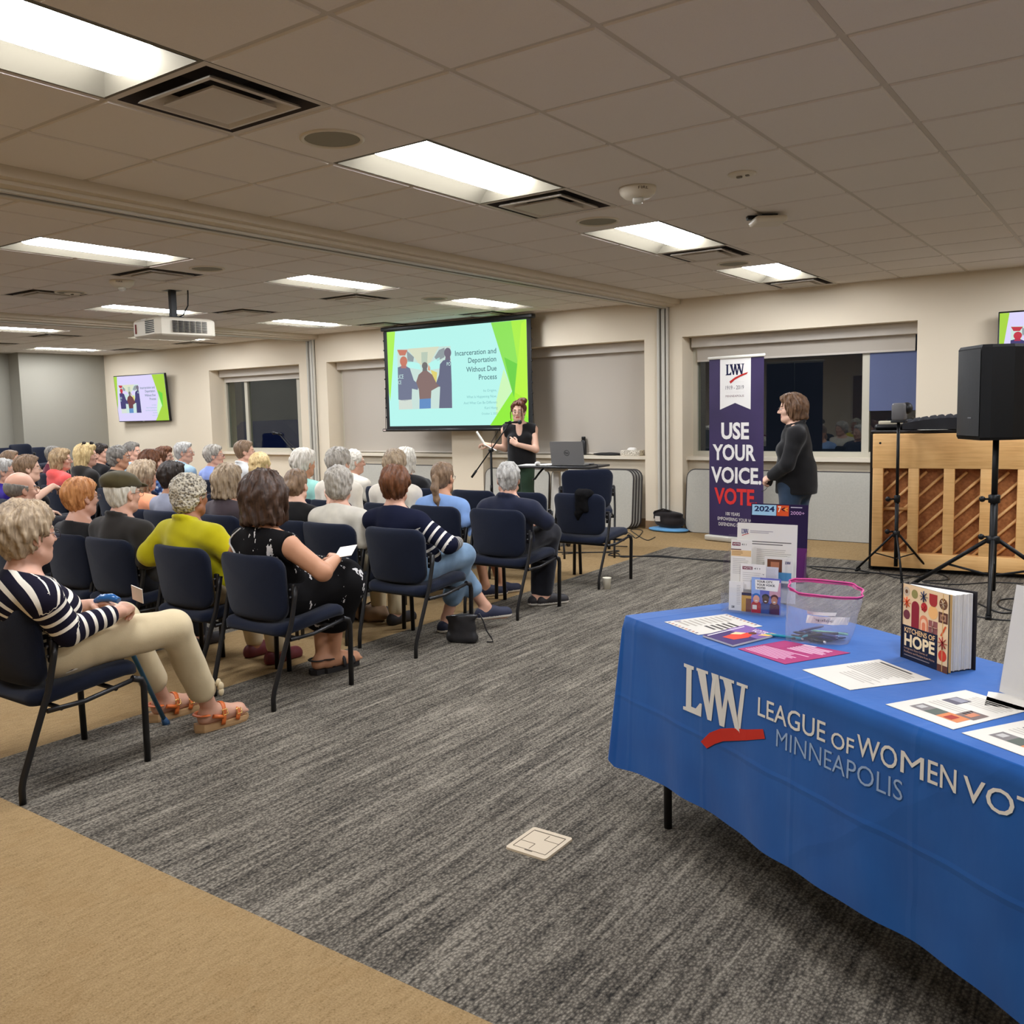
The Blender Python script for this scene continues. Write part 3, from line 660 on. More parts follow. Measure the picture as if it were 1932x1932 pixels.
def torso_prims(f, J, p, inf=0.0, k=.05):
    N, P, S, Rt, s, g = J['N'], J['P'], J['S'], J['Rt'], p['s'], p['g']; w = p['w']
    up = S-P; L = np.linalg.norm(up); up = up/L; R = np.column_stack([Rt[:, 0], np.cross(up, Rt[:, 0]), up]); R[:, 1] /= np.linalg.norm(R[:, 1]); R[:, 0] = np.cross(R[:, 1], R[:, 2])
    at = lambda t, fw=0.0: P+up*L*t+R[:, 1]*fw
    if p['stand']: f.ell(at(.02, -.01), (.155*g+inf, .115*g+inf, .14+inf), R, k)
    else: f.ell(at(.0, .01), (.175*g+inf, .125*(.6+.4*g)+inf, .115+inf), R, k)
    f.ell(at(.36, .01), (.148*g+inf, .108*(.5+.5*g)+inf, max(.15, L*.34)+inf), R, k); f.ell(at(.70, 0), (w*.86*(.5+.5*g)+inf, .112*(.4+.6*g)+inf, max(.14, L*.30)+inf), R, k)
    if p['fem']:
        for sx in (-1, 1): f.ell(at(.66, .085*(.5+.5*g))+R[:, 0]*sx*.075, (.062+inf, .055+inf, .06+inf), R, .04)
    for n in 'LR': f.cap(S+up*.01, J['sh'+n], .062+inf, .056+inf, k)
    f.cap(S+np.array((0, -.01, -.02)), N+np.array((0, -.004, .025)), .082+inf*.6, .054+inf*.4, .05)
    for n in 'LR': f.cap(N+np.array((0, -.012, -.015)), J['sh'+n]+(S-J['sh'+n])*.35+np.array((0, -.01, .022)), .050+inf*.5, .046+inf*.6, .05)
def arm_prims(f, J, A, n, inf=0.0, upto=2.0, g=1.0):
    """sleeve or bare arm; upto counts upper arm 0-1 and forearm 1-2"""
    a, e, w = J['sh'+n], np.array(A[n][0]), np.array(A[n][1]); r = .052*(.45+.55*g)
    t = min(upto, 1.0); f.cap(a, a+(e-a)*t, r+inf, r*.90+(r*.80-r*.90)*t+inf, .03)
    if upto > 1: t = upto-1; f.cap(e, e+(w-e)*min(t, 1), r*.82+inf, (r*.82+(.028-r*.82)*min(t, 1))+inf, .02)
def leg_prims(f, Lg, inf=0.0, upto=2.0, g=1.0, flare=0.0, stand=False):
    for hp, kn, an in Lg:
        hp, kn, an = map(np.array, (hp, kn, an)); rt = .082*g
        f.cap(hp, kn, rt+inf, .056*(.5+.5*g)+inf+flare*.3, .04)
        t = min(1, upto-1)
        if t > 0:
            if inf < .008 and not flare: f.ell(kn+(an-kn)*.33+np.array((0, -.010, 0)), (.042, .044, .10), None, .03)
            f.cap(kn, kn+(an-kn)*t, .054+inf+flare*.4, .054+(.036-.054)*t+inf+flare, .03)
def foot_prims(f, an, yaw, ln=.235, h=.0, bare=True):
    R = rotm(yaw); q = lambda x, y, z: np.array((an[0], an[1], 0))+R@np.array((x, y, 0))+np.array((0, 0, h+z))
    f.cap(np.array(an), q(0, -.02, .045), .036, .036, .02); f.cap(q(0, -.035, .035), q(0, .06, .040), .033, .034, .03); f.cap(q(0, .05, .034), q(.004, ln-.085, .024), .036, .034, .03); f.cap(q(0, -.045, .022), q(0, ln-.09, .018), .022, .028, .02)
    for i in range(5): f.cap(q(.026-.0135*i, ln-.10, .020), q(.030-.0150*i, ln-.055-.006*i, .015), .0115-.0007*i, .0095-.0006*i, .004)
def hair_field(st, H, R, s, seed, h, puff=1.0, blo=0.0):
    g = lambda *p: H+R@(np.array(p)*s); ext = {'long': (.16, .34), 'bob': (.16, .26), 'pony': (.2, .40)}.get(st, (.155, .17))
    e = ext[0]*max(1, puff); X = axis(H[0]-e, H[0]+e, h); Y = axis(H[1]-e-.05, H[1]+e, h); Z = axis(H[2]-ext[1], H[2]+.17*max(1, puff), h)
    f = Field(X, Y, Z); E = lambda c, r, k=.02, op='u': f.ell(g(*c), np.array(r)*s, R, k*s, op); Cp = lambda a, b, ra, rb, k=.02, op='u': f.cap(g(*a), g(*b), ra*s, rb*s, k*s, op)
    pf = puff
    if st in ('bald',):
        E((0, -.014, .016), (.083, .104, .080), .01); f.plane(g(0, -.03, .036), R@np.array((0, .25, 1.0)), .006); f.plane(g(0, .022, 0), R@np.array((0, 1, .2)), .006); E((0, .10, -.06), (.09, .12, .08), .01, 's'); f.plane(g(0, -.06, -.055), R@np.array((0, .5, -1)), .01)
    elif st in ('short', 'bun', 'pony', 'crop'):
        a = {'short': 1.0, 'crop': .93, 'bun': .92, 'pony': .93}[st]*pf
        E((0, -.020, .034), (.090*a, .112*a, .100*a), .02); E((0, -.048, -.030), (.066*min(a, 1.08), .056*min(a, 1.1), .062), .03)
        E((0, .035, .085), (.06*a, .05*a, .03*a), .03)
        f.plane(g(0, .080, .082), R@np.array((0, .86, -.50)), .012); f.plane(g(0, -.05, -.084), R@np.array((0, .35, -1)), .015)
        for sx in (-1, 1): E((sx*.092, .0, -.024), (.024, .030, .032), .008, 's')
        f.noise(.006*s*pf if st in ('short',) else .0025*s, (60, 95), seed, H)
        if st == 'bun': E((0, -.115, .0), (.048, .040, .046), .015); E((0, -.118, -.01), (.030, .046, .026), .01)
        if st == 'pony':
            Cp((0, -.105, .010), (0, -.140, .0), .018, .022, .012); Cp((0, -.140, .0), (0, -.152, -.07), .024, .030, .02); Cp((0, -.152, -.07), (.008, -.135, -.16), .030, .026, .02); Cp((.008, -.135, -.16), (.012, -.125, -.24), .025, .006, .02); f.noise(.003*s, (150,), seed+1, H)
    elif st == 'curly':
        E((0, -.018, .040), (.102*pf, .122*pf, .108*pf), .02); E((0, -.050, -.025), (.088*pf, .080*pf, .075), .03); f.plane(g(0, .088, .080), R@np.array((0, .88, -.47)), .015); f.plane(g(0, -.05, -.098), R@np.array((0, .3, -1)), .02)
        E((0, .10, -.06), (.062, .09, .09), .01, 's'); f.noise(.014*s, (70, 120, 170), seed, H)
    elif st in ('bob', 'long'):
        lo = {'bob': -.115, 'long': -.20}[st]+blo
        E((0, -.018, .036), (.096*pf, .115*pf, .104*pf), .02); Cp((0, -.040, .0), (0, -.048, lo), .098*pf, .092*pf if st == 'bob' else .075*pf, .04)
        for sx in (-1, 1): Cp((sx*.066*pf, .0, .02), (sx*.072*pf, .012, lo+.02), .036*pf, .030*pf, .03)
        E((0, .045, .088), (.06*pf, .05, .032), .03); E((0, .115, -.045), (.063, .105, .105), .012, 's'); f.plane(g(0, .095, .078), R@np.array((0, .9, -.42)), .02)
        f.plane(g(0, -.05, lo-.015), R@np.array((0, -.12, -1)), .02); E((0, .0, lo-.03), (.055, .075, .07), .02, 's'); f.noise(.005*s, (55, 90), seed, H)
    x, y, z = f.X[:, None, None]-H[0], f.Y[None, :, None]-H[1], f.Z[None, None, :]-H[2]; lx, ly, lz = (R[0, i]*x+R[1, i]*y+R[2, i]*z for i in range(3)); th = np.arctan2(lx, -ly+.02); rr = np.random.default_rng(seed+9); sn = 0
    for m_, a_ in ((7, .5), (13, .8), (21, 1.0), (33, .8)): sn = sn+a_*np.sin(m_*th+rr.uniform(0, 6)+2.2*np.sin(lz*rr.uniform(14, 30)+rr.uniform(0, 6))+ (lz*rr.uniform(-18, 18)))
    amp = {'bob': .0042, 'long': .0045, 'short': .0040, 'curly': .0015, 'bald': .001}.get(st, .0022); f.F += (amp*s*sn).astype(np.float32)
    if st in ('short', 'bob', 'long'): f.noise(.0035*s, (130, 200), seed+3, H)
    return f
def mkhair(p, J, parent, h, mat_):
    st = p['hair']; f = hair_field(st, J['H'], J['RH'], p['s'], p['seed'], h, p.get('puff', 1.0), p.get('blo', 0.0)); V, Q = f.mesh()
    # texture coordinates run with the strands: keep object space
    return mesh_obj('hair', V, Q, [mat_], parent, smooth_iter=1)
def garment_band(V, J, A, inf):
    """stripe coordinate: height along the trunk, distance along the arm on the sleeves"""
    P, S = J['P'], J['S']; up = (S-P)/np.linalg.norm(S-P); band = (V-P)@up; Ls = np.linalg.norm(S-P); h0 = Ls-.050; fl_ = np.abs((V-S)@J['Rt'][:, 1]+.005); band = np.where(band > h0, h0+.135*np.arctan2(np.maximum(band-h0, 0), fl_), band)
    best = np.full(len(V), .02)
    for n in 'LR':
        a, e, w = J['sh'+n], np.array(A[n][0]), np.array(A[n][1]); base = (a-P)@up
        for p0, p1, off in ((a+(e-a)*.18, e, .18*np.linalg.norm(e-a)), (e, w, np.linalg.norm(e-a))):
            d = p1-p0; L = np.linalg.norm(d); t = np.clip(((V-p0)@d)/L**2, 0, 1); q = np.linalg.norm(V-p0-t[:, None]*d, axis=1)-.062
            m = q < best; 
            m &= (q < .012) & (t > 0); band[m] = .40+off+t[m]*L; best[m] = q[m]
    return band
DEF = dict(s=1.0, g=1.0, w=.175, fem=False, stand=False, skin='pink', hair='short', hcol='gray', hyaw=0.0, hpitch=0.0, hroll=0.0, tyaw=0.0, sleeve=2.0, top='black', bottom='dark', h=.013, hh=.0065, glasses=None, collar=None, legs='seat', shoes='dark', puff=1.0, arms='lap', rz=0.0, hands=False, pant=1.95, noiseamp=.005)
CL = {'black': cloth('black', (28, 27, 28)), 'charcoal': cloth('charcoal', (46, 43, 40)), 'navy': cloth('navy', (30, 34, 48)), 'yellow': cloth('chartreuse', (186, 176, 22)), 'cream': cloth('cream', (222, 214, 198)), 'knit': cloth('knit', (206, 200, 186), .14), 'white': cloth('white', (226, 226, 222)),
      'mint': cloth('mint', (160, 216, 204)), 'blue': cloth('light_blue', (132, 164, 214)), 'periwinkle': cloth('periwinkle', (146, 164, 222)), 'denimshirt': cloth('pale_denim', (160, 186, 200)), 'coral': cloth('coral', (238, 96, 92)), 'peach': cloth('peach', (240, 160, 120)), 'grayblue': cloth('grey_blue', (146, 150, 166)),
      'purple': cloth('purple', (54, 36, 138)), 'maroon': cloth('maroon', (96, 28, 44)), 'taupe': cloth('taupe', (70, 60, 64)), 'khaki': cloth('khaki', (206, 188, 152), .06), 'jeans': cloth('jeans', (46, 60, 78), .2), 'lightjeans': cloth('light_jeans', (116, 142, 168), .2), 'dark': cloth('dark_trousers', (32, 32, 38)), 'green': cloth('olive_trousers', (48, 66, 50)),
      'stripeA': STRIPE_A, 'stripeB': STRIPE_B, 'print': PRINT_BW, 'floral': FLORAL, 'blackblue': cloth('ink_blue', (32, 36, 54))}
SHOE = {'dark': mat('shoe_dark', (34, 30, 32), .6), 'red': mat('shoe_maroon', (96, 34, 38), .6), 'navy': mat('shoe_navy', (30, 34, 56), .7), 'sole': mat('shoe_sole', (226, 220, 208), .6)}
def person(name_lbl, loc, **kw):
    """builds one person: a continuous body with hair, clothing and spectacles as children"""
    p = dict(DEF); p.update(kw); s = p['s']; t = thing('person', name_lbl, 'person', loc, p['rz'], group=p.get('group')); J = torso_skeleton(p); H, RH = J['H'], J['RH']
    N, P, S, Rt = J['N'], J['P'], J['S'], J['Rt']; zs = S[2]
    A = p.get('armpos')
    if A is None:
        A = {'L': [(S[0]-p['w']-.045, S[1]-.01, max(.66, zs-.27)), (S[0]-.10, .20, .635)], 'R': [(S[0]+p['w']+.045, S[1]-.01, max(.66, zs-.27)), (S[0]+.10, .20, .635)]}
    Hd = p.get('handpos') or {'L': ((.5, .8, -.25), (0, .2, 1), .45), 'R': ((-.5, .8, -.25), (0, .2, 1), .45)}
    Lg = p.get('legpos')
    if Lg is None: Lg = [((-.085, -.02, .512), (-.10, .38, .515), (-.10, .40, .085)), ((.085, -.02, .512), (.10, .38, .515), (.10, .36, .085))]
    # ---- body
    pts = [H, P]+[np.array(v) for n in 'LR' for v in A[n][:2]]+[np.array(v) for l in Lg for v in l]; lo = np.min(pts, 0)-.26; hi = np.max(pts, 0)+.26; lo[2] = -.02; hi[2] = H[2]+.16
    fine = [[], [], []]; hs = p['hh']
    for a in range(3): fine[a].append((H[a]-.13, H[a]+.13, hs))
    if p['hands']:
        for n in 'LR':
            w = np.array(A[n][1])+np.array(Hd[n][0], float)/np.linalg.norm(Hd[n][0])*.07
            for a in range(3): fine[a].append((w[a]-.095, w[a]+.095, .0055))
    f = Field(*[axis(lo[a], hi[a], p['h'], fine[a]) for a in range(3)])
    torso_prims(f, J, p)
    for n in 'LR': arm_prims(f, J, A, n, 0, g=p['g'])
    leg_prims(f, Lg, g=p['g'], stand=p['stand'])
    fy = p.get('footyaw', (0, 0)); fh = p.get('footh', (0, 0))
    for l, y, z in zip(Lg, fy, fh): foot_prims(f, l[2], y, h=z)
    f.cap(H+RH@np.array((0, -.022, -.06))*s, N+np.array((0, -.008, -.01)), .050*s, .056*s, .03)
    for n, sd in (('L', 1), ('R', -1)):
        if Hd.get(n) is not None: hand_prims(f, A[n][1], Hd[n][0], Hd[n][1], sd, Hd[n][2], s=.98*s, curls=Hd[n][3] if len(Hd[n]) > 3 else None)
    head_prims(f, H, RH, s, jaw=p.get('jaw', 1.0))
    V, Q = f.mesh(); hm = p.get('hairmat') or HAIR[p['hcol']]
    mesh_obj('body', V, Q, [SKIN[p['skin']], LIP, hm, EYEW, IRIS], t, face_mats(V, Q, H, RH, s), smooth_iter=1)
    # ---- hair
    if p['hair']: mkhair(p, J, t, p['hh'], hm)
    # ---- trousers or skirt
    g2 = Field(*[axis(lo[a], min(hi[a], P[2]+.2) if a == 2 else hi[a], p['h']) for a in range(3)])
    leg_prims(g2, Lg, .015, p['pant'], p['g'], p.get('flare', .004)); g2.ell(P+np.array((0, .0, -.01)), (.178*p['g']*(.9 if p['stand'] else 1), .140*p['g'], .13), None, .05); g2.noise(.004, (30, 60), p['seed']+5)
    if p.get('skirt'):
        for l in Lg: g2.cap(l[0], (np.array(l[1])+np.array((0, .03, -.02))), .10, .105, .09)
        g2.cap(np.array(Lg[0][1])+np.array((0, .02, -.05)), np.array(Lg[1][1])+np.array((0, .02, -.05)), .10, .10, .08)
        for l in Lg: g2.cap(np.array(l[1]), np.array(l[1])+(np.array(l[2])-np.array(l[1]))*.45, .10, .105, .09)
    if not p['stand']: g2.plane((0, 0, .452), (0, -.0, -1), .005) if p.get('sitcut') else None
    V, Q = g2.mesh(); mesh_obj('skirt' if p.get('skirt') else 'trousers', V, Q, [CL[p['bottom']]], t, smooth_iter=1)
    # ---- upper garment
    g3 = Field(*[axis(lo[a] if a < 2 else P[2]-.20, hi[a] if a < 2 else N[2]+.12, p['h']*.92) for a in range(3)]); inf = p.get('inf', .014)
    torso_prims(g3, J, p, inf)
    for n in 'LR': arm_prims(g3, J, A, n, inf*.9, p['sleeve'], p['g'])
    if p.get('hemz') is not None:
        if p['stand']: g3.cap(P+np.array((0, 0, .10)), np.array((P[0], P[1], p['hemz'])), .165*p['g'], .172*p['g'], .06)
        g3.plane((0, 0, p['hemz']), (0, .0, -1), .012)
    else: g3.plane(P+np.array((0, 0, -.075)), (0, .25 if not p['stand'] else 0, -1), .015)
    g3.plane(N+np.array((0, .0, .026+p.get('necklift', 0))), Rt@np.array((0, -p.get('vneck', .42), 1.0))*np.array((1, -1, 1)) if False else Rt@np.array((0, p.get('vneck', .38), 1.0)), .012)
    if p['collar']: 
        for q in range(12):
            a0, a1 = 2*PI*q/12, 2*PI*(q+1)/12
            c_ = lambda a: N+np.array((0, -.010, .0))+Rt@np.array((.068*math.sin(a), -.072*math.cos(a), .030+.024*math.cos(a)))
            g3.cap(c_(a0), c_(a1), .014, .014, .012)
    if p.get('vcut'): g3.ell(N+Rt@np.array((0, .085, -.045)), (.040, .075, .105), Rt, .012, 's')
    if p['sleeve'] <= .3:
        for n in 'LR': g3.ell(J['sh'+n]+Rt@np.array(((.075 if n == 'R' else -.075), 0, -.03)), (.062, .10, .11), Rt, .012, 's')
    if p.get('hood'): g3.ell(N+np.array((0, -.075, .0)), (.11, .055, .06), None, .03); g3.cap(N+np.array((-.08, -.02, .01)), N+np.array((.08, -.02, .01)), .03, .03, .03)
    g3.noise(p['noiseamp'], (28, 52), p['seed'], P)
    V, Q = g3.mesh(); V2 = V
    if p.get('nocap'): pass
    mesh_obj(p.get('topname', 'shirt'), V, Q, [CL[p['top']]], t, attrs={'band': garment_band(V, J, A, inf)}, smooth_iter=1)
    # ---- shoes
    if p['shoes'] in ('dark', 'red', 'navy', 'sneaker'):
        for l, y, z in zip(Lg, fy, fh):
            an = np.array(l[2]); R = rotm(y); q = lambda a, b_, c_: np.array((an[0], an[1], 0))+R@np.array((a, b_, 0))+np.array((0, 0, z+c_))
            fs = Field(axis(an[0]-.2, an[0]+.2, .009), axis(an[1]-.22, an[1]+.26, .009), axis(z-.02, z+.14, .009))
            fs.cap(q(0, -.035, .04), q(0, .05, .046), .043, .041, .03); fs.cap(q(0, .04, .038), q(.004, .155, .026), .042, .040, .03); fs.cap(q(0, -.045, .022), q(0, .15, .02), .036, .042, .02); fs.plane((0, 0, z+.085), (0, -.3, 1), .01); fs.plane((0, 0, z+.001), (0, 0, -1), .003)
            V, Q = fs.mesh(); mi = (V[Q].mean(1)[:, 2] < z+.024).astype(int) if p['shoes'] in ('navy', 'sneaker') else np.zeros(len(Q), int)
            mesh_obj('shoe', V, Q, [SHOE['navy' if p['shoes'] == 'navy' else 'red' if p['shoes'] == 'red' else 'dark'], SHOE['sole']], t, mi)
    if p['glasses']: glasses(t, H, RH, s, p['glasses'], up=p.get('gup', 0.0))
    t['_'] = 0; del t['_']
    return t, J, A
# ================================================================ stacking chairs
navy = NT('chair_fabric', .95, .08); n = navy.noise(navy.mapping(), 700, 2, .6); navy.color(navy.ramp(n, [(.3, (17, 21, 33)), (.7, (32, 38, 56))])); navy.bump(n, .4, .003); navy.b.inputs['Sheen Weight'].default_value = .12; navy = navy.m
blk = mat('chair_steel', (24, 23, 24), .38, spec=.5)
def pad(mapf, a, b, r, th, nu=14, nv=14, taper=lambda v: 1.0):
    """cushion: rounded rectangle in (u, v) thickened along w, edges rolled; mapf(u, v, w) -> 3d"""
    rings = []
    for w, ins in ((-th/2, .030), (-th/2+.006, .012), (-th*.22, .0), (th*.22, 0), (th/2-.006, .012), (th/2, .032)):
        ring = []
        for px, py in rounded_rect(a-ins, b-ins, max(r-ins, .012), 6): ring.append((px*taper(py/b), py, w))
        rings.append(ring)
    return rings
def pad_mesh(b_, mapf, a, b, r, th, taper=lambda v: 1.0, bulge=.012):
    rings = pad(mapf, a, b, r, th, taper=taper); dense = []
    for rg in rings:
        q = []
        for k in range(len(rg)):
            p0, p1 = np.array(rg[k]), np.array(rg[(k+1) % len(rg)]); nseg = max(1, int(np.linalg.norm(p1-p0)/.05))
            for j in range(nseg): q.append(p0+(p1-p0)*j/nseg)
        dense.append(q)
    # concentric caps so the faces can bend
    def cap(q, sgn):
        out = []
        for sc in (.85, .65, .42, .2, .05): out.append([np.array((p[0]*sc, p[1]*sc, p[2]+sgn*bulge*(1-sc**2))) for p in q])
        return out
    allr = list(reversed(cap(dense[0], -1)))+dense+cap(dense[-1], 1)
    b_.loft([[mapf(*p) for p in q] for q in allr], True)
def make_chair():
    t = thing('stacking_chair', '', 'chair')
    seatmap = lambda u, v, w: (u, v+.035, .392+w+.045*(v+.23)/.46-(max(0, v-.15)**2)*4.0-.012*(1-min(1, abs(u)/.2)**2)*(1 if w > 0 else 0))
    b = MB(); pad_mesh(b, seatmap, .246, .240, .07, .066, taper=lambda v: 1.0+.03*v, bulge=.010); b.build('seat', navy, t)
    backmap = lambda u, v, w: (u, -.172-w-(v+.17)*.13+.75*u*u, .608+v-.0*u)
    b = MB(); pad_mesh(b, backmap, .236, .174, .075, .050, taper=lambda v: 1.0+.055*v, bulge=.010); b.build('backrest', navy, t)
    for sx in (-1, 1):
        b = MB(); b.tube([(sx*.262, -.108, .620), (sx*.262, -.120, .56), (sx*.260, -.150, .43), (sx*.248, -.212, .25), (sx*.238, -.262, .105), (sx*.236, -.270, .065), (sx*.236, -.271, 0)], .0145, 10, flat=.72); b.build('leg', blk, t)
        b = MB(); b.tube([(sx*.262, .215, .388), (sx*.262, .258, .372), (sx*.260, .270, .34), (sx*.252, .271, 0)], .0145, 10); b.build('leg', blk, t)
    b = MB()
    for sx in (-1, 1): b.tube([(sx*.259, -.16, .350), (sx*.258, .0, .348), (sx*.261, .225, .382)], .0105, 8)
    b.tube([(-.258, -.10, .345), (.258, -.10, .345)], .010, 8); b.tube([(-.26, .14, .362), (.26, .14, .362)], .010, 8); b.build('seat_frame', blk, t)
    for sx in (-1, 1): MB().box((sx*.247, -.122, .585), (.035, .016, .10), bevel=.006).build('bracket', blk, t)
    for sx in (-1, 1):
        for z in (.565, .605): MB().sphere((sx*.245, -.134, z), .0075, 8).build('bolt', mat('bolt_steel', (70, 70, 72), .35, metal=.5), t)
    return t
chair0 = make_chair(); used = []
def chair(x, y, label, rz=0.0, z=0.0, group='navy stacking chairs in the audience rows'):
    c = chair0 if not used else copy_tree(chair0); used.append(1); c.location = (x, y, z); c.rotation_euler = (0, 0, rz); c['label'] = label; c['group'] = group; return c
ROWS = {'A': -.424, 'B': .868, 'C': 2.01, 'D': 3.154, 'E': 4.36, 'F': 5.5}
SPK = (-2.6, 6.9)
def seat(px, py, row, desc, clabel=None, turn=.8, chairx=None, dyaw=0.0, hy=-.05, hz=None, **kw):
    rear = ROWS[row]; cy = rear+.27; w = ony(px, py, cy+hy); cx = w[0] if chairx is None else chairx
    dx, dy = SPK[0]-w[0], SPK[1]-w[1]; yaw = -math.atan2(dx, dy)*turn+dyaw
    z = (w[2] if hz is None else hz)-.005
    k = dict(head=(w[0]-cx, hy, z), hyaw=yaw, tyaw=yaw*.18, seed=int(px*7+py)); k.update(kw)
    k.setdefault('group', 'seated audience')
    r = person(desc, (cx, cy, 0), **k); chair(cx, cy, clabel or ('navy padded chair under the ' + desc.replace('seated ', '').replace('woman ', 'woman ')).split(' and ')[0]); return r, cx, cy
def local(p, cx, cy): return (p[0]-cx, p[1]-cy, p[2])
# ---- row A: the woman nearest the camera
cxA, cyA = -.45, ROWS['A']+.27
wh = ony(52, 1010, cyA-.10)
LgA = [((-.09, -.06, .545), (-.09, .41, .565), (-.165, .66, .085)), ((.10, -.06, .545), (.235, .46, .555), (.165, .69, .09))]
person('seated woman with short sandy hair, cream striped navy top and khaki trousers', (cxA, cyA, 0), head=(wh[0]-cxA, -.10, wh[2]), hyaw=.05, hpitch=.02, tyaw=-.10, seed=3, s=1.04, g=1.18, w=.175, fem=True, skin='pink', hair='short', hcol='ash', puff=1.10, top='stripeA', bottom='khaki', sleeve=1.78, h=.0095, hh=.0055, hands=True, glasses=(36, 30, 40),
       legpos=LgA, pant=1.72, shoes='none', footyaw=(-.05, -.10), footh=(.035, .035), flare=.012, group='seated audience',
       armpos={'L': [(-.215, -.10, .66), (.03, .20, .685)], 'R': [(.285, -.06, .655), (.285, .17, .69)]}, handpos={'L': ((.9, .42, .10), (-.25, .3, 1), .55), 'R': ((-.55, .78, .05), (.35, .2, 1), .75)})
chair(-.435, cyA, 'navy chair nearest the camera, seating the woman in the striped top')
# sandals of hers, worn: straps and cork soles
org = mat('sandal_leather', (206, 104, 44), .45); cork = mat('sandal_sole', (176, 140, 98), .75); gold = mat('buckle', (230, 190, 110), .25, metal=.9)
pA = [o for o in COL.objects if o.name.startswith('person')][-1]
for (hp, kn, an), y in zip(LgA, (-.05, -.10)):
    R = rotm(y); q = lambda a, b_, c_: tuple(np.array((an[0], an[1], 0))+R@np.array((a, b_, 0))+np.array((0, 0, c_)))
    so = MB().m(cork); out = [(-.036, -.075), (-.040, 0), (-.043, .08), (-.040, .14), (-.018, .185), (.012, .196), (.040, .165), (.046, .10), (.040, .02), (.034, -.06), (0, -.09)]
    so.loft([[q(a, b_, .001) for a, b_ in out], [q(a*1.03, b_*1.02, .012) for a, b_ in out], [q(a, b_, .030+.010*(b_ < 0)) for a, b_ in out]], True, smooth=False); sh = so.build('sandal', None, pA)
    b = MB().m(org)
    for yy, zz, r0 in ((.035, .084, .050), (.112, .052, .052)):
        b.tube([q(r0*1.0*math.cos(a), yy+.02*math.sin(a), .034+zz*1.02*math.sin(a)) for a in np.linspace(-.15, PI+.15, 15)], .013, 8, flat=.28)
    b.tube([q(.048*math.cos(a), -.030-.052*math.sin(a), .085) for a in np.linspace(.1, PI-.1, 9)], .012, 8, flat=.3)
    b.tube([q(.049, -.02, .075), q(.050, .035, .060)], .010, 6); b.build('strap', None, sh)
    b = MB().m(gold)
    for yy, zz in ((.045, .080), (.122, .066)): b.tube([q(.052-c_*.3, yy+a, zz+c_) for a, c_ in ((-.013, -.012), (.013, -.010), (.011, .014), (-.013, .014))], .0028, 6, closed=True)
    b.build('buckle', None, sh)
kb = MB().m(CL['khaki']); kx, ky, kz = .245, .675, .215
for a in (-.5, .5, 1.6): kb.sphere((kx+.02*math.cos(a), ky+.006, kz+.026*math.sin(a)), .018, 10, (.6, .8, 1.2), rotm(0, 0, a) if False else None)
kb.build('hem_bow', None, pA)
pp = thing('paper_slip', 'small white paper slip in the clasped hands of the striped woman', 'paper', (cxA+.27, cyA+.27, .745), rot=(.5, .35, .4)); MB().m(ink((232, 226, 214))).box((0, 0, 0), (.055, .003, .085)).build('sheet', None, pp)
ct = np.array(ony(196, 1122, cyA+.20)); cb_ = onz(314, 1366)
cane = thing('walking_cane', 'blue folding walking cane leaning by the striped woman, tip on the carpet', 'cane', (cb_[0], cb_[1], 0)); cl = lambda t_: tuple((ct-cb_)*t_*np.array((1, 1, 1))+np.array((0, 0, .0)))
MB().m(mat('cane_blue', (58, 104, 132), .35, metal=.4)).tube([cl(.03), cl(.97)], .011, 10).build('shaft', None, cane); MB().m(mat('cane_rubber', (40, 74, 110), .6)).tube([cl(.0), cl(.015), cl(.05)], [.019, .018, .013], 12).build('tip', None, cane)
hd = np.array(cl(.97)); MB().m(mat('cane_grip', (36, 92, 150), .25)).tube([hd+np.array((-.05, -.02, -.012)), hd+np.array((-.02, -.008, .004)), hd+np.array((.03, .010, .008)), hd+np.array((.065, .02, -.004))], [.012, .017, .018, .014], 12).build('handle', None, cane)
# ---- row B
cy = ROWS['B']+.27
w = ony(499, 941, cy-.07); cx = -.475
r = person('seated woman with a brown bob in a sleeveless black and white printed dress', (cx, cy, 0), head=(w[0]-cx+.0, -.07, w[2]), hyaw=.55, hroll=0, tyaw=-.02, seed=21, s=1.03, g=1.2, w=.18, fem=True, skin='tan', hair='bob', hcol='brown', puff=1.16, top='print', topname='dress', bottom='print', skirt=True, sleeve=.22, h=.0095, hh=.006, hands=True, shoes='none',
       legpos=[((-.09, -.05, .545), (-.09, .38, .56), (-.05, .36, .09)), ((.09, -.05, .545), (.10, .38, .56), (-.02, .42, .085))], footh=(.03, .03), footyaw=(-.1, -.15), pant=1.0, necklift=-.02, group='seated audience',
       armpos={'L': [(-.30, -.04, .70), (-.04, .22, .68)], 'R': [(.365, .0, .685), (.20, .255, .70)]}, handpos={'L': ((.8, .6, 0), (0, .2, 1), .5), 'R': ((-.75, .65, .12), (.2, .1, 1), .5)})
pD = r[0]; b = MB().m(cloth('white_trim', (214, 208, 200)))
gv = np.array([v.co[:] for v in [c_ for c_ in pD.children if c_.name.startswith('dress')][0].data.vertices]); tp = []
for q in ((-.10, -.17, .93), (-.145, -.2, .90), (-.165, -.2, .86), (-.165, -.2, .82), (-.145, -.22, .78), (-.115, -.24, .74), (-.09, -.25, .70)): k = ((gv-np.array(q))**2).sum(1).argmin(); tp.append(tuple(gv[k]+np.array((0, -.002, .001))))
b = b.tube(tp, .009, 8, flat=.5); b.build('trim_band', None, pD)
b = MB().m(mat('sandal_black', (30, 27, 28), .6))
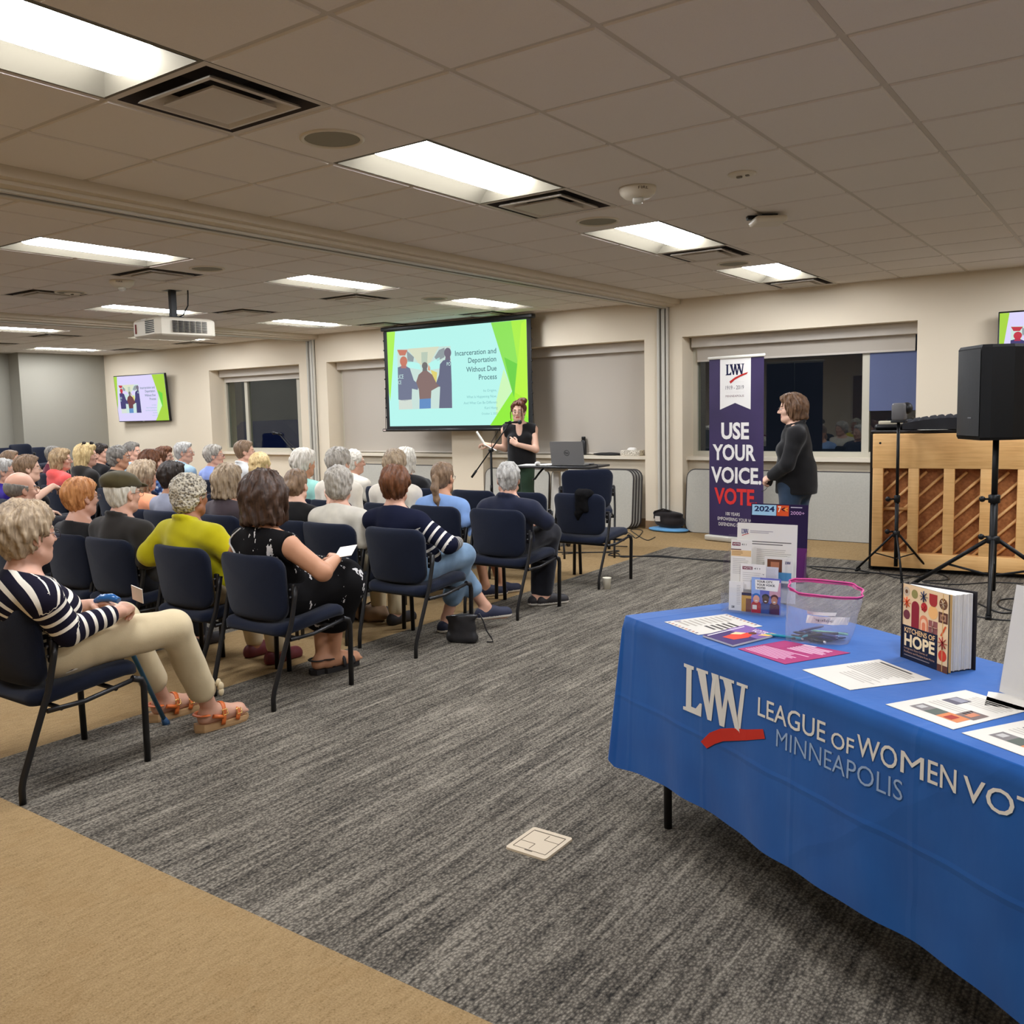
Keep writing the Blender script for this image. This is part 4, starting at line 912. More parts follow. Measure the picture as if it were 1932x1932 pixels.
for an, y in (((-.02, .42), -.15), ((-.05, .36), -.1)):
    R = rotm(y); q = lambda a, b_, c_: tuple(np.array((an[0], an[1], 0))+R@np.array((a, b_, 0))+np.array((0, 0, c_))); out = [(-.036, -.075), (-.042, .06), (-.036, .15), (0, .185), (.036, .16), (.043, .07), (.036, -.07), (0, -.088)]
    b.loft([[q(a, b_, .001) for a, b_ in out], [q(a, b_, .030) for a, b_ in out]], True, smooth=False)
    for yy, zz, r0 in ((.045, .080, .050), (.11, .054, .052)): b.tube([q(r0*math.cos(a), yy, .030+zz*math.sin(a)) for a in np.linspace(-.1, PI+.1, 13)], .013, 8, flat=.3)
    b.tube([q(.048*math.cos(a), -.03-.052*math.sin(a), .085) for a in np.linspace(0, PI, 9)], .011, 8, flat=.3)
b.build('sandals', None, pD)
chair(-.46, cy, 'navy aisle chair under the woman in the black and white printed dress')
pp = thing('paper_program', 'folded white paper held by the woman in the printed dress', 'paper', (cx+.20, cy+.335, .735), rot=(.25, -.15, .5)); MB().m(ink((230, 224, 212))).box((0, 0, 0), (.10, .15, .003)).build('sheet', None, pp)
seat(360, 934, 'B', 'seated person with cropped grey curls in a chartreuse jacket', chairx=-1.07, turn=.65, skin='brown', hair='curly', hairmat=HAIR['graycurl'], puff=.90, top='yellow', topname='jacket', collar=True, g=1.14, w=.195, glasses=(40, 32, 30), h=.011, noiseamp=.008, inf=.02, bottom='khaki', seed=5, shoes='red',
     legpos=[((-.09, -.05, .512), (-.12, .34, .512), (-.10, .40, .085)), ((.09, -.05, .512), (.12, .34, .512), (.14, .36, .085))], armpos={'L': [(-.325, -.16, .705), (-.12, .10, .64)], 'R': [(.275, .0, .70), (.12, .20, .635)]}, handpos={'L': ((.5, .8, -.3), (0, .2, 1), .4), 'R': ((-.5, .8, -.25), (0, .2, 1), .45)})
seat(233, 930, 'B', 'seated man in an olive flat cap and black jacket', turn=.7, skin='pink', hair='crop', hcol='white', top='charcoal', topname='jacket', g=1.2, w=.205, glasses=(60, 50, 44), inf=.018, collar=True, bottom='dark', shoes='dark')
pc = [o for o in COL.objects if o.name.startswith('person')][-1]; wcap = ony(233, 925, ROWS['B']+.20)
seat(154, 937, 'B', 'seated woman with short ginger hair and a black top', turn=.75, skin='pink', hair='short', hcol='ginger', puff=1.02, top='black', fem=True, g=1.0, glasses=(90, 60, 46), necklift=-.03)
seat(40, 922, 'B', 'seated balding man with thin gold spectacles', turn=.75, skin='pink', hair='bald', hcol='pepper', top='maroon', g=1.08, w=.19, glasses=(190, 150, 110))
# ---- row C
seat(746, 915, 'C', 'seated woman with short auburn hair in a navy striped sweater', chairx=-.485, turn=1.0, dyaw=.08, skin='pink', hair='short', hcol='auburn', puff=1.06, top='stripeB', bottom='lightjeans', fem=True, g=1.1, h=.011, pant=1.66, shoes='navy', flare=.012,
     legpos=[((-.085, -.05, .512), (-.02, .36, .55), (.16, .56, .155)), ((.085, -.05, .512), (.13, .37, .54), (-.03, .37, .095))], footh=(.07, 0), footyaw=(-.5, -.1), armpos={'L': [(-.25, .0, .67), (.0, .19, .63)], 'R': [(.285, .02, .665), (.17, .25, .64)]}, hands=True, handpos={'L': ((.7, .7, -.1), (0, .2, 1), .5), 'R': ((-.6, .75, -.1), (.2, .1, 1), .5)})
seat(640, 914, 'C', 'seated woman with wavy grey hair in a cream knit cardigan', turn=1.0, dyaw=.30, skin='pink', hair='curly', hcol='gray', puff=.93, top='knit', topname='cardigan', fem=True, g=1.15, collar=False, bottom='khaki', shoes='dark', hemz=None)
r, cx, cy = seat(560, 914, 'C', 'seated young woman with a braided bun writing with a dark pen', turn=.6, dyaw=.25, skin='fair', hair='bun', hcol='mousy', top='black', fem=True, g=.9, w=.155, s=.93, hands=True,
     armpos={'L': [(-.20, .0, .66), (.0, .2, .63)], 'R': [(.23, .10, .70), (.075, .19, .865)]}, handpos={'L': ((.5, .8, -.25), (0, .2, 1), .45), 'R': ((.05, .5, .85), (.8, -.3, .1), .8)})
pn = thing('pen', 'dark pen in the raised hand of the young woman with the bun', 'pen', (cx+.13, cy+.21, .955), rot=(0, 1.15, .25)); MB().m(dark_m).cyl((0, 0, -.06), (0, 0, .07), .0045, n=8).build('barrel', None, pn); MB().m(mat('pen_clip', (90, 30, 34), .3)).cyl((0, 0, .05), (0, 0, .075), .005, n=8).build('cap', None, pn)
seat(432, 907, 'C', 'seated woman with a straight ash bob and dark taupe cardigan', turn=.55, skin='pink', hair='bob', hcol='ash', puff=.98, top='taupe', topname='cardigan', fem=True, g=1.05, glasses=(50, 40, 44))
seat(327, 900, 'C', 'seated man with short black hair and a grey blue shirt', turn=.55, skin='tan', hair='short', hcol='dark', top='grayblue', g=1.0, w=.185)
seat(272, 897, 'C', 'seated woman with long ash hair and a peach top', turn=.85, skin='pink', hair='long', hcol='ash', puff=.96, top='peach', fem=True, sleeve=.7)
r, cx, cy = seat(54, 883, 'C', 'seated woman with brown hair, dark rims and a bare arm on the chair back', turn=.85, skin='fair', hair='short', hcol='mousy', puff=1.0, top='black', fem=True, sleeve=.25, glasses=(44, 32, 28), g=.98, chairx=-5.2,
     armpos={'L': [(-.25, .0, .66), (-.1, .2, .63)], 'R': [(.42, -.20, .80), (.36, .02, .90)]})
seat(7, 889, 'C', 'seated grey haired person in a purple jacket at the picture edge', turn=.8, skin='pink', hair='short', hcol='silver', puff=.96, top='purple', topname='jacket', collar=True, glasses=(60, 56, 56))
# ---- row D
seat(959, 902, 'D', 'seated man with trimmed silver hair in a dark navy jacket', chairx=-.51, turn=1.0, dyaw=.08, skin='pink', hair='short', hcol='silver', puff=.95, top='blackblue', topname='jacket', collar=True, g=1.02, w=.185, h=.011, bottom='dark', shoes='sneaker', inf=.02, jaw=1.05,
     legpos=[((-.085, -.05, .512), (.02, .37, .512), (.08, .24, .09)), ((.085, -.05, .512), (.13, .37, .545), (.13, .27, .085))], footyaw=(-.6, -.5), armpos={'L': [(-.255, .0, .67), (-.03, .2, .63)], 'R': [(.30, .03, .68), (.12, .25, .64)]})
seat(836, 900, 'D', 'seated woman with a low brown ponytail in a light blue top', turn=.55, dyaw=0, skin='tan', hair='pony', hcol='mousy', top='blue', fem=True, g=1.02, sleeve=1.6, bottom='khaki', pant=1.4, shoes='navy', glasses=(60, 50, 46),
     legpos=[((-.085, -.05, .512), (-.02, .37, .512), (.12, .30, .09)), ((.085, -.05, .512), (.10, .37, .512), (.16, .46, .085))], footyaw=(-.5, -.4))
seat(745, 877, 'D', 'seated woman with a grey brown crop in a white top', turn=1.0, dyaw=.3, skin='pink', hair='short', hcol='ash', puff=1.05, top='cream', fem=True)
seat(640, 873, 'D', 'seated person with wavy white hair in a beige sweater', turn=1.0, dyaw=.1, skin='pink', hair='short', hcol='gray', puff=1.10, top='cream', topname='sweater', g=1.12)
seat(574, 873, 'D', 'seated person with thick white hair in a mint shirt', turn=.6, skin='tan', hair='short', hcol='white', puff=1.06, top='mint', g=1.08, w=.19, sleeve=.8)
seat(492, 879, 'D', 'seated woman with curly blonde hair between the bob and the mint shirt', turn=1.0, dyaw=.4, skin='pink', hair='curly', hcol='blonde', puff=.88, top='cream', fem=True)
seat(287, 871, 'D', 'seated woman with auburn hair and a blue floral blouse', turn=.8, skin='pink', hair='bob', hcol='auburn', puff=.96, top='floral', topname='blouse', fem=True)
seat(225, 863, 'D', 'seated woman with short grey curls and thin spectacles', turn=.85, skin='tan', hair='curly', hcol='pepper', puff=.88, top='black', fem=True, glasses=(130, 120, 112))
seat(164, 858, 'D', 'seated woman with loose blonde hair, sunglasses on top and black hoodie', turn=.85, skin='pink', hair='bob', hcol='blonde', puff=.98, top='charcoal', topname='hoodie', fem=True, hood=True)
seat(116, 866, 'D', 'seated woman with a blonde ponytail and coral hoodie', turn=.8, skin='pink', hair='long', hcol='sandy', puff=.90, top='coral', topname='hoodie', fem=True, hood=True, glasses=(50, 36, 34))
seat(21, 868, 'D', 'seated man with cropped brown hair at the far left', turn=.7, skin='tan', hair='crop', hcol='mousy', top='charcoal')
# ---- row E and beyond
seat(766, 868, 'E', 'seated woman with a smooth pale blonde bob in black', chairx=-2.2, turn=.6, dyaw=.15, skin='pink', hair='bob', hcol='white', puff=.96, top='black', fem=True)
seat(669, 871, 'E', 'seated older woman with white curls, spectacles and cream jacket', chairx=-3.28, turn=.5, dyaw=-.35, skin='pink', hair='curly', hcol='white', puff=.86, top='cream', topname='jacket', fem=True, collar=True, glasses=(150, 110, 80))
seat(463, 851, 'E', 'seated man with short brown hair and a white shirt', turn=.75, dyaw=-.1, skin='pink', hair='crop', hcol='mousy', puff=1.04, top='white', collar=True, glasses=(150, 140, 130), g=1.05)
seat(405, 859, 'E', 'seated woman with short grey waves and a periwinkle top', turn=.75, dyaw=-.1, skin='pink', hair='short', hcol='gray', puff=1.0, top='periwinkle', fem=True, sleeve=.7, glasses=(110, 60, 80))
seat(348, 853, 'E', 'seated man with swept white hair, black rims and pale denim shirt', turn=.85, dyaw=-.05, skin='pink', hair='short', hcol='silver', puff=.96, top='denimshirt', collar=True, glasses=(26, 22, 24), g=1.05)
seat(310, 861, 'E', 'seated woman in dark spectacles behind the auburn haired woman', turn=.95, skin='pink', hair='bob', hcol='auburn', puff=.9, top='grayblue', fem=True, glasses=(36, 28, 28))
seat(250, 852, 'E', 'seated man with short grey hair behind the grey curled woman', turn=.85, skin='pink', hair='short', hcol='pepper', puff=.93, top='denimshirt')
seat(191, 855, 'E', 'seated bearded man with dark swept back hair in black', turn=.85, skin='pink', hair='short', hcol='dark', puff=1.0, top='black')
seat(101, 858, 'E', 'seated person in maroon half hidden behind the coral hoodie', turn=.85, skin='pink', hair='short', hcol='pepper', puff=.92, top='maroon')
# headgear of two of them
def person_named(start): return [o for o in COL.objects if o.type == 'EMPTY' and o.get('label', '').startswith(start)][0]
pm = person_named('seated man in an olive flat cap'); hb_ = [c for c in pm.children if c.name.startswith('hair')][0]
vs = np.array([v.co[:] for v in hb_.data.vertices]); cc = np.array(((vs[:, 0].min()+vs[:, 0].max())/2, (vs[:, 1].min()+vs[:, 1].max())/2, 0)); cc[2] = vs[:, 2].max()-.105
hy_ = -math.atan2(SPK[0]+1.75, SPK[1]-1.06)*.7; R = rotm(hy_)
f = Field(axis(cc[0]-.2, cc[0]+.2, .007), axis(cc[1]-.2, cc[1]+.24, .007), axis(cc[2]-.05, cc[2]+.2, .007)); q = lambda a, b_, c_: cc+R@np.array((a, b_, c_))
f.ell(q(0, -.01, .055), (.098, .120, .066), R@rotm(0, -.10), .02); f.ell(q(0, .068, .040), (.080, .078, .034), R@rotm(0, -.3), .03); f.plane(q(0, 0, .012), R@np.array((0, -.12, -1)), .006); f.noise(.003, (60,), 4); V, Q = f.mesh()
cap_m = cloth('olive_cap', (82, 74, 50), .14); co = mesh_obj('flat_cap', V, Q, [cap_m], pm, smooth_iter=1)
f = Field(axis(cc[0]-.2, cc[0]+.2, .006), axis(cc[1]-.1, cc[1]+.28, .006), axis(cc[2]-.06, cc[2]+.1, .006)); f.ell(q(0, .125, .026), (.074, .062, .012), R@rotm(0, -.30), .01); V, Q = f.mesh(); mesh_obj('brim', V, Q, [cap_m], co)
pb = person_named('seated woman with loose blonde hair'); hb_ = [c for c in pb.children if c.name.startswith('hair')][0]; vs = np.array([v.co[:] for v in hb_.data.vertices]); top = vs[vs[:, 2].argmax()]
b = MB().m(mat('sunglass', (34, 28, 26), .2))
for sx in (-1, 1): b.sphere((top[0]+.05+sx*.02, top[1]+sx*.032-.0, top[2]-.012), .026, 12, (.45, 1, .8))
b.tube([(top[0]+.05, top[1]-.06, top[2]-.02), (top[0]+.0, top[1]-.085, top[2]-.055), (top[0]-.05, top[1]-.09, top[2]-.09)], .004, 6); b.build('sunglasses', None, pb)
# ---- empty chairs
for x, row, lb in ((-1.09, 'E', 'empty navy chair in front of the silver haired man'), (-1.63, 'E', 'empty navy chair between the ponytail and the silver haired man'), (-2.72, 'E', 'empty navy chair behind the white haired people'),
                   (-6.05, 'C', 'empty navy chair between the balding man and the ginger haired woman'), (-3.95, 'D', 'empty navy chair just behind the straight ash bob')):
    chair(x, ROWS[row]+.27, lb)
cE = chair(-.55, 4.41+.271, 'empty navy aisle chair with a black cardigan over its back')
tc_ = chair(-1.33, 5.98, 'taller navy chair turned toward the speaking desk by the window wall', rz=.62, group='navy stacking chairs in the audience rows'); tc_.scale = (1.06, 1.06, 1.13)
# stacked spares by the left wall
for px, Y, nst, lb in ((20, 6.0, 4, 'far left corner'), (54, 5.7, 5, 'far left, the tall one'), (84, 6.3, 4, 'far left, right of the tall one'), (190, 7.35, 4, 'corner under the small television'), (247, 7.35, 3, 'right under the small television')):
    x = ony(px, 842, Y)[0]
    for k in range(nst): chair(x, Y, 'stacked spare navy chair in the pile %s, level %s' % (lb, ('bottom', 'second', 'third', 'fourth', 'fifth')[k]), rz=-1.2, z=k*.085, group='stacked spare chairs')
chair(ony(325, 855, 5.9)[0], 5.75, 'empty navy chair right of the woman in dark spectacles')
# black cardigan thrown over the aisle chair
jk = NT('black_knit', .95, .05); n = jk.noise(jk.mapping(), 300, 2); jk.color(jk.ramp(n, [(.3, (14, 14, 15)), (.7, (30, 29, 30))])); jk.bump(n, .5)
f = Field(axis(-.64, -.30, .009), axis(4.33, 4.62, .009), axis(.46, .86, .009)); cy_ = 4.681
f.cap((-.53, cy_-.205, .785), (-.43, cy_-.200, .79), .030, .034, .03); f.cap((-.50, cy_-.235, .78), (-.52, cy_-.225, .63), .042, .032, .03); f.cap((-.46, cy_-.235, .78), (-.455, cy_-.225, .65), .036, .026, .03); f.cap((-.52, cy_-.225, .64), (-.535, cy_-.215, .57), .030, .016, .03); f.cap((-.48, cy_-.165, .78), (-.48, cy_-.13, .66), .040, .03, .03); f.noise(.008, (60, 110), 9); V, Q = f.mesh()
tag(mesh_obj('cardigan', V, Q, [jk.m], None), 'black cardigan draped over the back of the front aisle chair', 'cardigan')
# paper cup, purse, shoes on the floor
cu = onz(1136, 1111); t = thing('paper_cup', 'small white paper cup on the carpet behind the aisle chair leg', 'cup', (cu[0]+.035, cu[1]+.02, 0)); MB().m(mat('cup_paper', (232, 226, 208), .7)).lathe([(.001, .004), (.027, .0), (.036, .092), (.0375, .094), (.035, .092), (.026, .008), (.001, .008)], caps=False).build('cup_wall', None, t); MB().m(mat('cup_paper', (232, 226, 208), .7)).lathe([(.0355, .092), (.0375, .094), (.0355, .096)], caps=False).build('rim', None, t)
pu = onz(868, 1216); t = thing('crossbody_purse', 'small black leather purse standing on the carpet by the striped sweater', 'purse', (pu[0]-.02, pu[1]+.05, 0), rz=.35); pm_ = mat('purse_leather', (34, 33, 35), .38, bump=.2, bscale=60)
f = Field(axis(-.16, .16, .006), axis(-.07, .07, .006), axis(-.01, .22, .006)); f.ell((0, 0, .09), (.098, .030, .12), None, .02); f.cap((-.078, 0, .03), (.078, 0, .03), .030, .030, .03); f.cap((-.098, 0, .165), (.10, 0, .178), .010, .012, .04); f.plane((0, 0, .001), (0, 0, -1), .004); f.plane((0, 0, .185), (-.10, 0, 1), .006); f.noise(.003, (60, 90), 2); V, Q = f.mesh(); mesh_obj('bag_body', V, Q, [pm_], t, smooth_iter=1)
MB().m(pm_).tube([(.095, 0, .175), (.12, .0, .195), (.14, .01, .15), (.16, .02, .08), (.19, .03, .03), (.20, .03, .006), (.16, .02, .006)], .005, 6).build('strap', None, t); MB().m(mat('zip_steel', (150, 150, 150), .3, metal=.8)).tube([(-.09, -.010, .172), (.09, -.010, .186)], .003, 6).build('zipper', None, t)
bg = onz(700, 1170); t = thing('shoulder_bag', 'slouched tan and brown bag lying under the middle row seats', 'bag', (bg[0], bg[1], 0), rz=.2); f = Field(axis(-.2, .2, .009), axis(-.12, .12, .009), axis(-.01, .18, .009)); f.ell((0, 0, .05), (.15, .075, .06), None, .02); f.cap((-.1, 0, .06), (.09, .02, .08), .03, .03, .03); f.plane((0, 0, .001), (0, 0, -1), .004); f.noise(.007, (50, 80), 3); V, Q = f.mesh(); mesh_obj('bag_body', V, Q, [cloth('bag_tan', (150, 122, 96), .3)], t, smooth_iter=1)
MB().m(mat('bag_strap', (70, 52, 44), .7)).tube([(-.10, .03, .08), (-.02, .06, .125), (.08, .05, .09)], .007, 6).build('strap', None, t)
# ================================================================ projected slide, televisions
def homog(src, dst):
    A = []
    for (x, y), (u, v) in zip(src, dst): A += [[x, y, 1, 0, 0, 0, -u*x, -u*y, -u], [0, 0, 0, x, y, 1, -v*x, -v*y, -v]]
    return np.linalg.svd(np.array(A))[2][-1].reshape(3, 3)
HS = homog([(68, 250), (1812, 78), (1845, 1405), (115, 1425)], [(0, 1), (1, 1), (1, 0), (0, 0)])
def U(x, y): p = HS@np.array((x, y, 1.0)); return p[0]/p[2], p[1]/p[2]
def build_slide(parent, fn, pal, dz=.0012):
    """fn(u, v, layer) -> 3d local; pal maps a colour to a glowing material"""
    b = MB(); C = lambda rgb: b.m(pal(rgb)); rect = lambda u0, v0, u1, v1, l: b.poly([fn(u0, v0, l), fn(u1, v0, l), fn(u1, v1, l), fn(u0, v1, l)])
    pg = lambda pts, l: b.poly([fn(*U(*p), l) for p in pts]); disc_ = lambda x, y, rx, ry, l: pg([(x+rx*math.cos(a), y+ry*math.sin(a)) for a in np.linspace(0, 2*PI, 20)[:-1]], l)
    C((188, 250, 242)); rect(0, 0, 1, 1, 0)
    C((178, 246, 92)); pg([(68, 250), (172, 241), (118, 1110), (100, 1000)], 1)
    C((210, 252, 190)); pg([(1530, 705), (1640, 970), (1440, 1300), (1440, 1100)], 1)
    C((176, 244, 76)); pg([(1618, 99), (1812, 80), (1845, 1405), (1660, 1065)], 1); C((150, 242, 62)); pg([(1364, 1414), (1642, 980), (1845, 1100), (1845, 1406)], 2)
    C((190, 250, 70)); pg([(1750, 130), (1812, 80), (1843, 1330), (1670, 1060)], 2)
    C((146, 232, 92)); pg([(1368, 124), (1620, 99), (1702, 600), (1664, 1062)], 3)
    C((112, 214, 72)); pg([(1540, 560), (1702, 640), (1664, 1062), (1640, 985)], 4)
    # the photograph on the slide: hangar with three figures from behind
    u0, v1 = U(195, 465); u1, v0 = U(890, 1195); C((206, 230, 222)); pg([(200, 465), (862, 418), (890, 1196), (226, 1216)], 1)
    C((222, 226, 200)); pg([(330, 456), (720, 425), (600, 650), (480, 655)], 2); C((190, 206, 188)); pg([(500, 500), (580, 495), (575, 640), (505, 640)], 3)
    C((188, 250, 242)); pg([(330, 600), (480, 640), (500, 720), (330, 690)], 3); C((188, 250, 242)); pg([(590, 640), (730, 560), (740, 700), (600, 720)], 3)
    C((150, 160, 164)); pg([(320, 480), (410, 560), (400, 620), (330, 620)], 3); pg([(665, 560), (720, 470), (790, 440), (790, 560), (700, 610)], 3)
    C((228, 214, 120)); pg([(620, 720), (700, 750), (690, 880), (660, 880)], 3); C((230, 150, 110)); pg([(590, 650), (615, 690), (612, 730), (585, 720)], 3)
    C((204, 128, 108)); pg([(200, 470), (330, 470), (300, 540), (232, 540)], 3); disc_(282, 612, 46, 62, 4); pg([(258, 640), (312, 640), (318, 700), (248, 700)], 4)
    C((118, 124, 148)); pg([(210, 690), (290, 660), (360, 700), (410, 850), (470, 900), (460, 970), (388, 955), (385, 1090), (300, 1110), (220, 1090)], 4)
    C((216, 226, 216)); pg([(225, 1100), (385, 1088), (400, 1210), (300, 1214), (228, 1216)], 4); C((120, 118, 116)); disc_(546, 668, 36, 46, 4); pg([(522, 690), (572, 690), (578, 745), (516, 745)], 4)
    C((140, 116, 112)); pg([(520, 735), (575, 730), (640, 780), (690, 880), (735, 920), (630, 980), (625, 1075), (484, 1085), (475, 970), (440, 870), (470, 780)], 5); C((104, 146, 200)); pg([(484, 1085), (625, 1075), (625, 1200), (484, 1206)], 6)
    C((120, 112, 128)); disc_(830, 505, 44, 64, 4); pg([(806, 540), (858, 540), (866, 600), (796, 610)], 4); C((108, 112, 136)); pg([(775, 600), (840, 585), (872, 620), (884, 900), (890, 1196), (728, 1198), (740, 930), (700, 930), (690, 880), (725, 780), (735, 650)], 5)
    def tx(s, x, y, h, rgb, al='L', w=None, l=7, off=0.0):
        C(rgb); uu, vv = U(x, y); u2, v2 = U(x, y-h); b.text(s, lambda p, q: fn(p, q, l), h=v2-vv, w=w, x=uu, y=vv, align=al, offset=off)
    for s_, x, y, h in (('LICE', 212, 832, 52), ('ICE', 216, 900, 46), ('PO', 822, 668, 44)): tx(s_, x, y, h, (214, 250, 244), w={'LICE': .046, 'ICE': .027, 'PO': .028}[s_])
    dk = (84, 120, 128)
    for s_, x0, y, x1, h in (('Incarceration and', 925, 512, 1440, 66), ('Deportation', 1090, 614, 1440, 66), ('Without Due', 1066, 730, 1446, 66), ('Process', 1225, 836, 1450, 66)):
        a_, _ = U(x0, y); c_, v_ = U(x1, y-6); _, vt = U(x1, y-6-h); C(dk); b.text(s_, lambda p, q: fn(p, q, 7), w=c_-a_, h=vt-v_, x=a_, y=v_, offset=.008)
    lt = (132, 190, 192)
    for s_, x0, y, x1, h in (('Its Origins,', 1282, 985, 1448, 30), ('What Is Happening Now,', 1072, 1060, 1450, 32), ('And What Can Be Different', 1036, 1137, 1458, 32), ('Kari Hong', 1300, 1205, 1462, 32), ('October 2, 2025', 1262, 1275, 1464, 26)):
        a_, _ = U(x0, y); c_, v_ = U(x1, y); _, vt = U(x1, y-h); C(lt); b.text(s_, lambda p, q: fn(p, q, 7), w=c_-a_, h=vt-v_, x=a_, y=v_)
    return b.build('slide', None, parent)
YS = 7.72
tl, tr, br, bl = ony(729, 628, YS), ony(993, 601, YS), ony(997.5, 801, YS), ony(737, 804.5, YS); x0, x1 = (tl[0]+bl[0])/2, (tr[0]+br[0])/2; z0, z1 = (bl[2]+br[2])/2, min((tl[2]+tr[2])/2, CEIL-.06)
scr = thing('projection_screen', 'large pull down projection screen with a lit green edged slide', 'screen', ((x0+x1)/2, YS, (z0+z1)/2)); w, h = x1-x0, z1-z0
MB().m(mat('screen_black', (14, 14, 16), .7)).box((0, .003, .0), (w+.13, .003, h+.10)).build('border', None, scr)
MB().m(mat('screen_bar', (20, 20, 22), .35)).tube([(-w/2-.13, 0, -h/2-.055), (w/2+.13, 0, -h/2-.055)], .022, 12).m(mat('bar_cap', (210, 190, 180), .4)).box((-w/2-.09, -.022, -h/2-.055), (.05, .006, .018)).build('bottom_bar', None, scr)
MB().m(mat('screen_bar', (20, 20, 22), .35)).box((0, .02, h/2+.04), (w+.2, .09, .055), bevel=.01).build('casing', None, scr)
b = MB().m(dark_m)
for sx in (-1, 1):
    b.tube([(sx*(w/2+.065), .0, h/2), (sx*(w/2+.055), 0, 0), (sx*(w/2+.085), 0, -h/2-.03)], .004, 6)
    for k in range(9): b.sphere((sx*(w/2+.068), 0, h/2-.12-k*(h-.25)/8), .011, 8)
b.build('tension_cord', None, scr)
slide_pal = lambda rgb: glow(rgb, .96)
build_slide(scr, lambda u, v, l: (-w/2+u*w, -.002-.0014*l, -h/2+v*h), slide_pal)
def tv(label, c, wd, yaw, tilt, right=False):
    t = thing('television', label, 'television', c, rot=(tilt, 0, yaw)); ht = wd*9/16
    MB().m(mat('tv_bezel', (14, 14, 16), .35)).box((0, .03, 0), (wd+.025, .045, ht+.03), bevel=.006).build('case', None, t)
    MB().m(mat('tv_bracket', (30, 30, 32), .5)).box((0, (YW-c[1])/2+.016, 0), (.3, max(.03, YW-c[1]-.085), .25)).build('wall_bracket', None, t)
    MB().m(mat('tv_logo', (150, 150, 150), .4)).box((0, .006, -ht/2-.009), (.05, .002, .008)).build('logo_plate', None, t)
    def pal(rgb):
        r, g_, bl_ = rgb
        if rgb == (188, 250, 242): rgb = (222, 214, 252)
        elif rgb in ((118, 124, 148), (108, 112, 136)): rgb = (72, 66, 116)
        elif rgb == (140, 116, 112): rgb = (112, 66, 72)
        elif rgb == (204, 128, 108): rgb = (196, 60, 74)
        elif g_ > 225 and bl_ < 130: rgb = (170, 214, 70)
        return glow(rgb, 1.0)
    build_slide(t, lambda u, v, l: (-wd/2+u*wd, .0062-.0012*l, -ht/2+v*ht), pal); return t
tv('small wall television at the far left showing the same slide', (-11.833, 7.86, 1.873), 1.487, .039, .075)
q = ony(1884, 590, 7.86); tv('wall television at the right edge partly behind the loudspeaker', (q[0]+.62, 7.86, q[2]-.35), 1.22, 0, 0.0)
# ---- projector
pr = thing('projector', 'white ceiling projector hanging in the middle bay on a black pole', 'projector', (-4.46, 3.42, 2.365), rz=-.10)
wh_ = mat('projector_white', (214, 206, 188), .45)
b = MB().m(wh_); out = [(-.25, -.24), (-.24, -.29), (.20, -.31), (.25, -.27), (.27, .25), (.24, .30), (-.22, .30), (-.26, .24)]
b.loft([[(x*.93, y*.93, -.088) for x, y in out], [(x, y, -.074) for x, y in out], [(x, y, .06) for x, y in out], [(x*.97, y*.97, .074) for x, y in out], [(x*.86, y*.9, .088) for x, y in out]], True, smooth=False); b.build('case', None, pr)
b = MB().m(mat('grille_dark', (30, 29, 28), .6))
for k in range(7): b.box((.10, -.304, -.052+k*.0175), (.17, .012, .010)); 
for k in range(9):
    for j in range(6): b.box((.268, -.14+j*.062, -.05+k*.0125), (.012, .050, .006))
b.build('air_grille', None, pr); b = MB().m(mat('grille_trim', (190, 182, 166), .5)).box((-.02, -.302, .072), (.09, .01, .018)).m(mat('red_strip', (120, 40, 40), .5)).box((-.19, -.297, -.005), (.012, .012, .09)); b.build('label_panel', None, pr)
MB().m(mat('steel_black', (26, 25, 26), .45)).box((.0, .0, .225), (.055, .055, .30)).box((0, 0, .10), (.16, .14, .03), bevel=.006).box((0, .0, .372), (.14, .14, .012)).build('mount_pole', None, pr)
MB().m(glow((255, 255, 250), 2)).cyl((.08, .297, 0), (.08, .306, 0), .04).build('lens', None, pr)
MB().m(dark_m).tube([(.12, .10, .375), (.12, .10, .33), (.125, .09, .22), (.10, .05, .13), (.03, .03, .11)], .007, 8).build('power_cable', None, pr)
# ---- folded tables leaning in the recesses
lam = mat('table_laminate', (178, 175, 164), .55, vary=.05, vscale=60); edge_m = mat('table_edge', (52, 47, 44), .5)
def folded(x0, x1, y, label, zt=.50, n=1, lean=.09):
    for k in range(n):
        t = thing('folding_table', label if n == 1 else label % ('front', 'second', 'third', 'rear')[k], 'folding table', ((x0+x1)/2+k*.020, y+k*.036, 0), group='folded tables leaning on the wall'); hw, ht = (x1-x0)/2, zt+.22
        P = [(x, 0, z) for x, z in rounded_rect(hw, ht/2, .10, 5)]; R = Euler((-lean, 0, 0)).to_matrix(); c0 = Vector((0, 0, ht/2+.004))
        f = lambda p, d: tuple(R@(Vector((p[0], d, p[2]+ht/2)))+Vector((0, 0, .004)))
        MB().m(lam).loft([[f(p, -.0) for p in P], [f(p, .022) for p in P]], True, smooth=False).build('tabletop', None, t)
        b = MB().m(edge_m); b.tube([f((p[0]*1.002, 0, p[2]*1.002), .011) for p in P], .0125, 6, closed=True); b.build('edge_band', None, t)
folded(-1.10, 1.36, 7.93, 'grey folding table on its side behind the banner and standing woman', .52)
folded(-2.95, -1.78, 7.86, 'grey folded table, %s of the stack behind the aisle chair', .50, 4)
folded(-4.08, -3.05, 7.95, 'grey folded table behind the microphone stand', .48)
folded(-7.0, -4.75, 7.95, 'grey folded table behind the white haired listeners', .5)
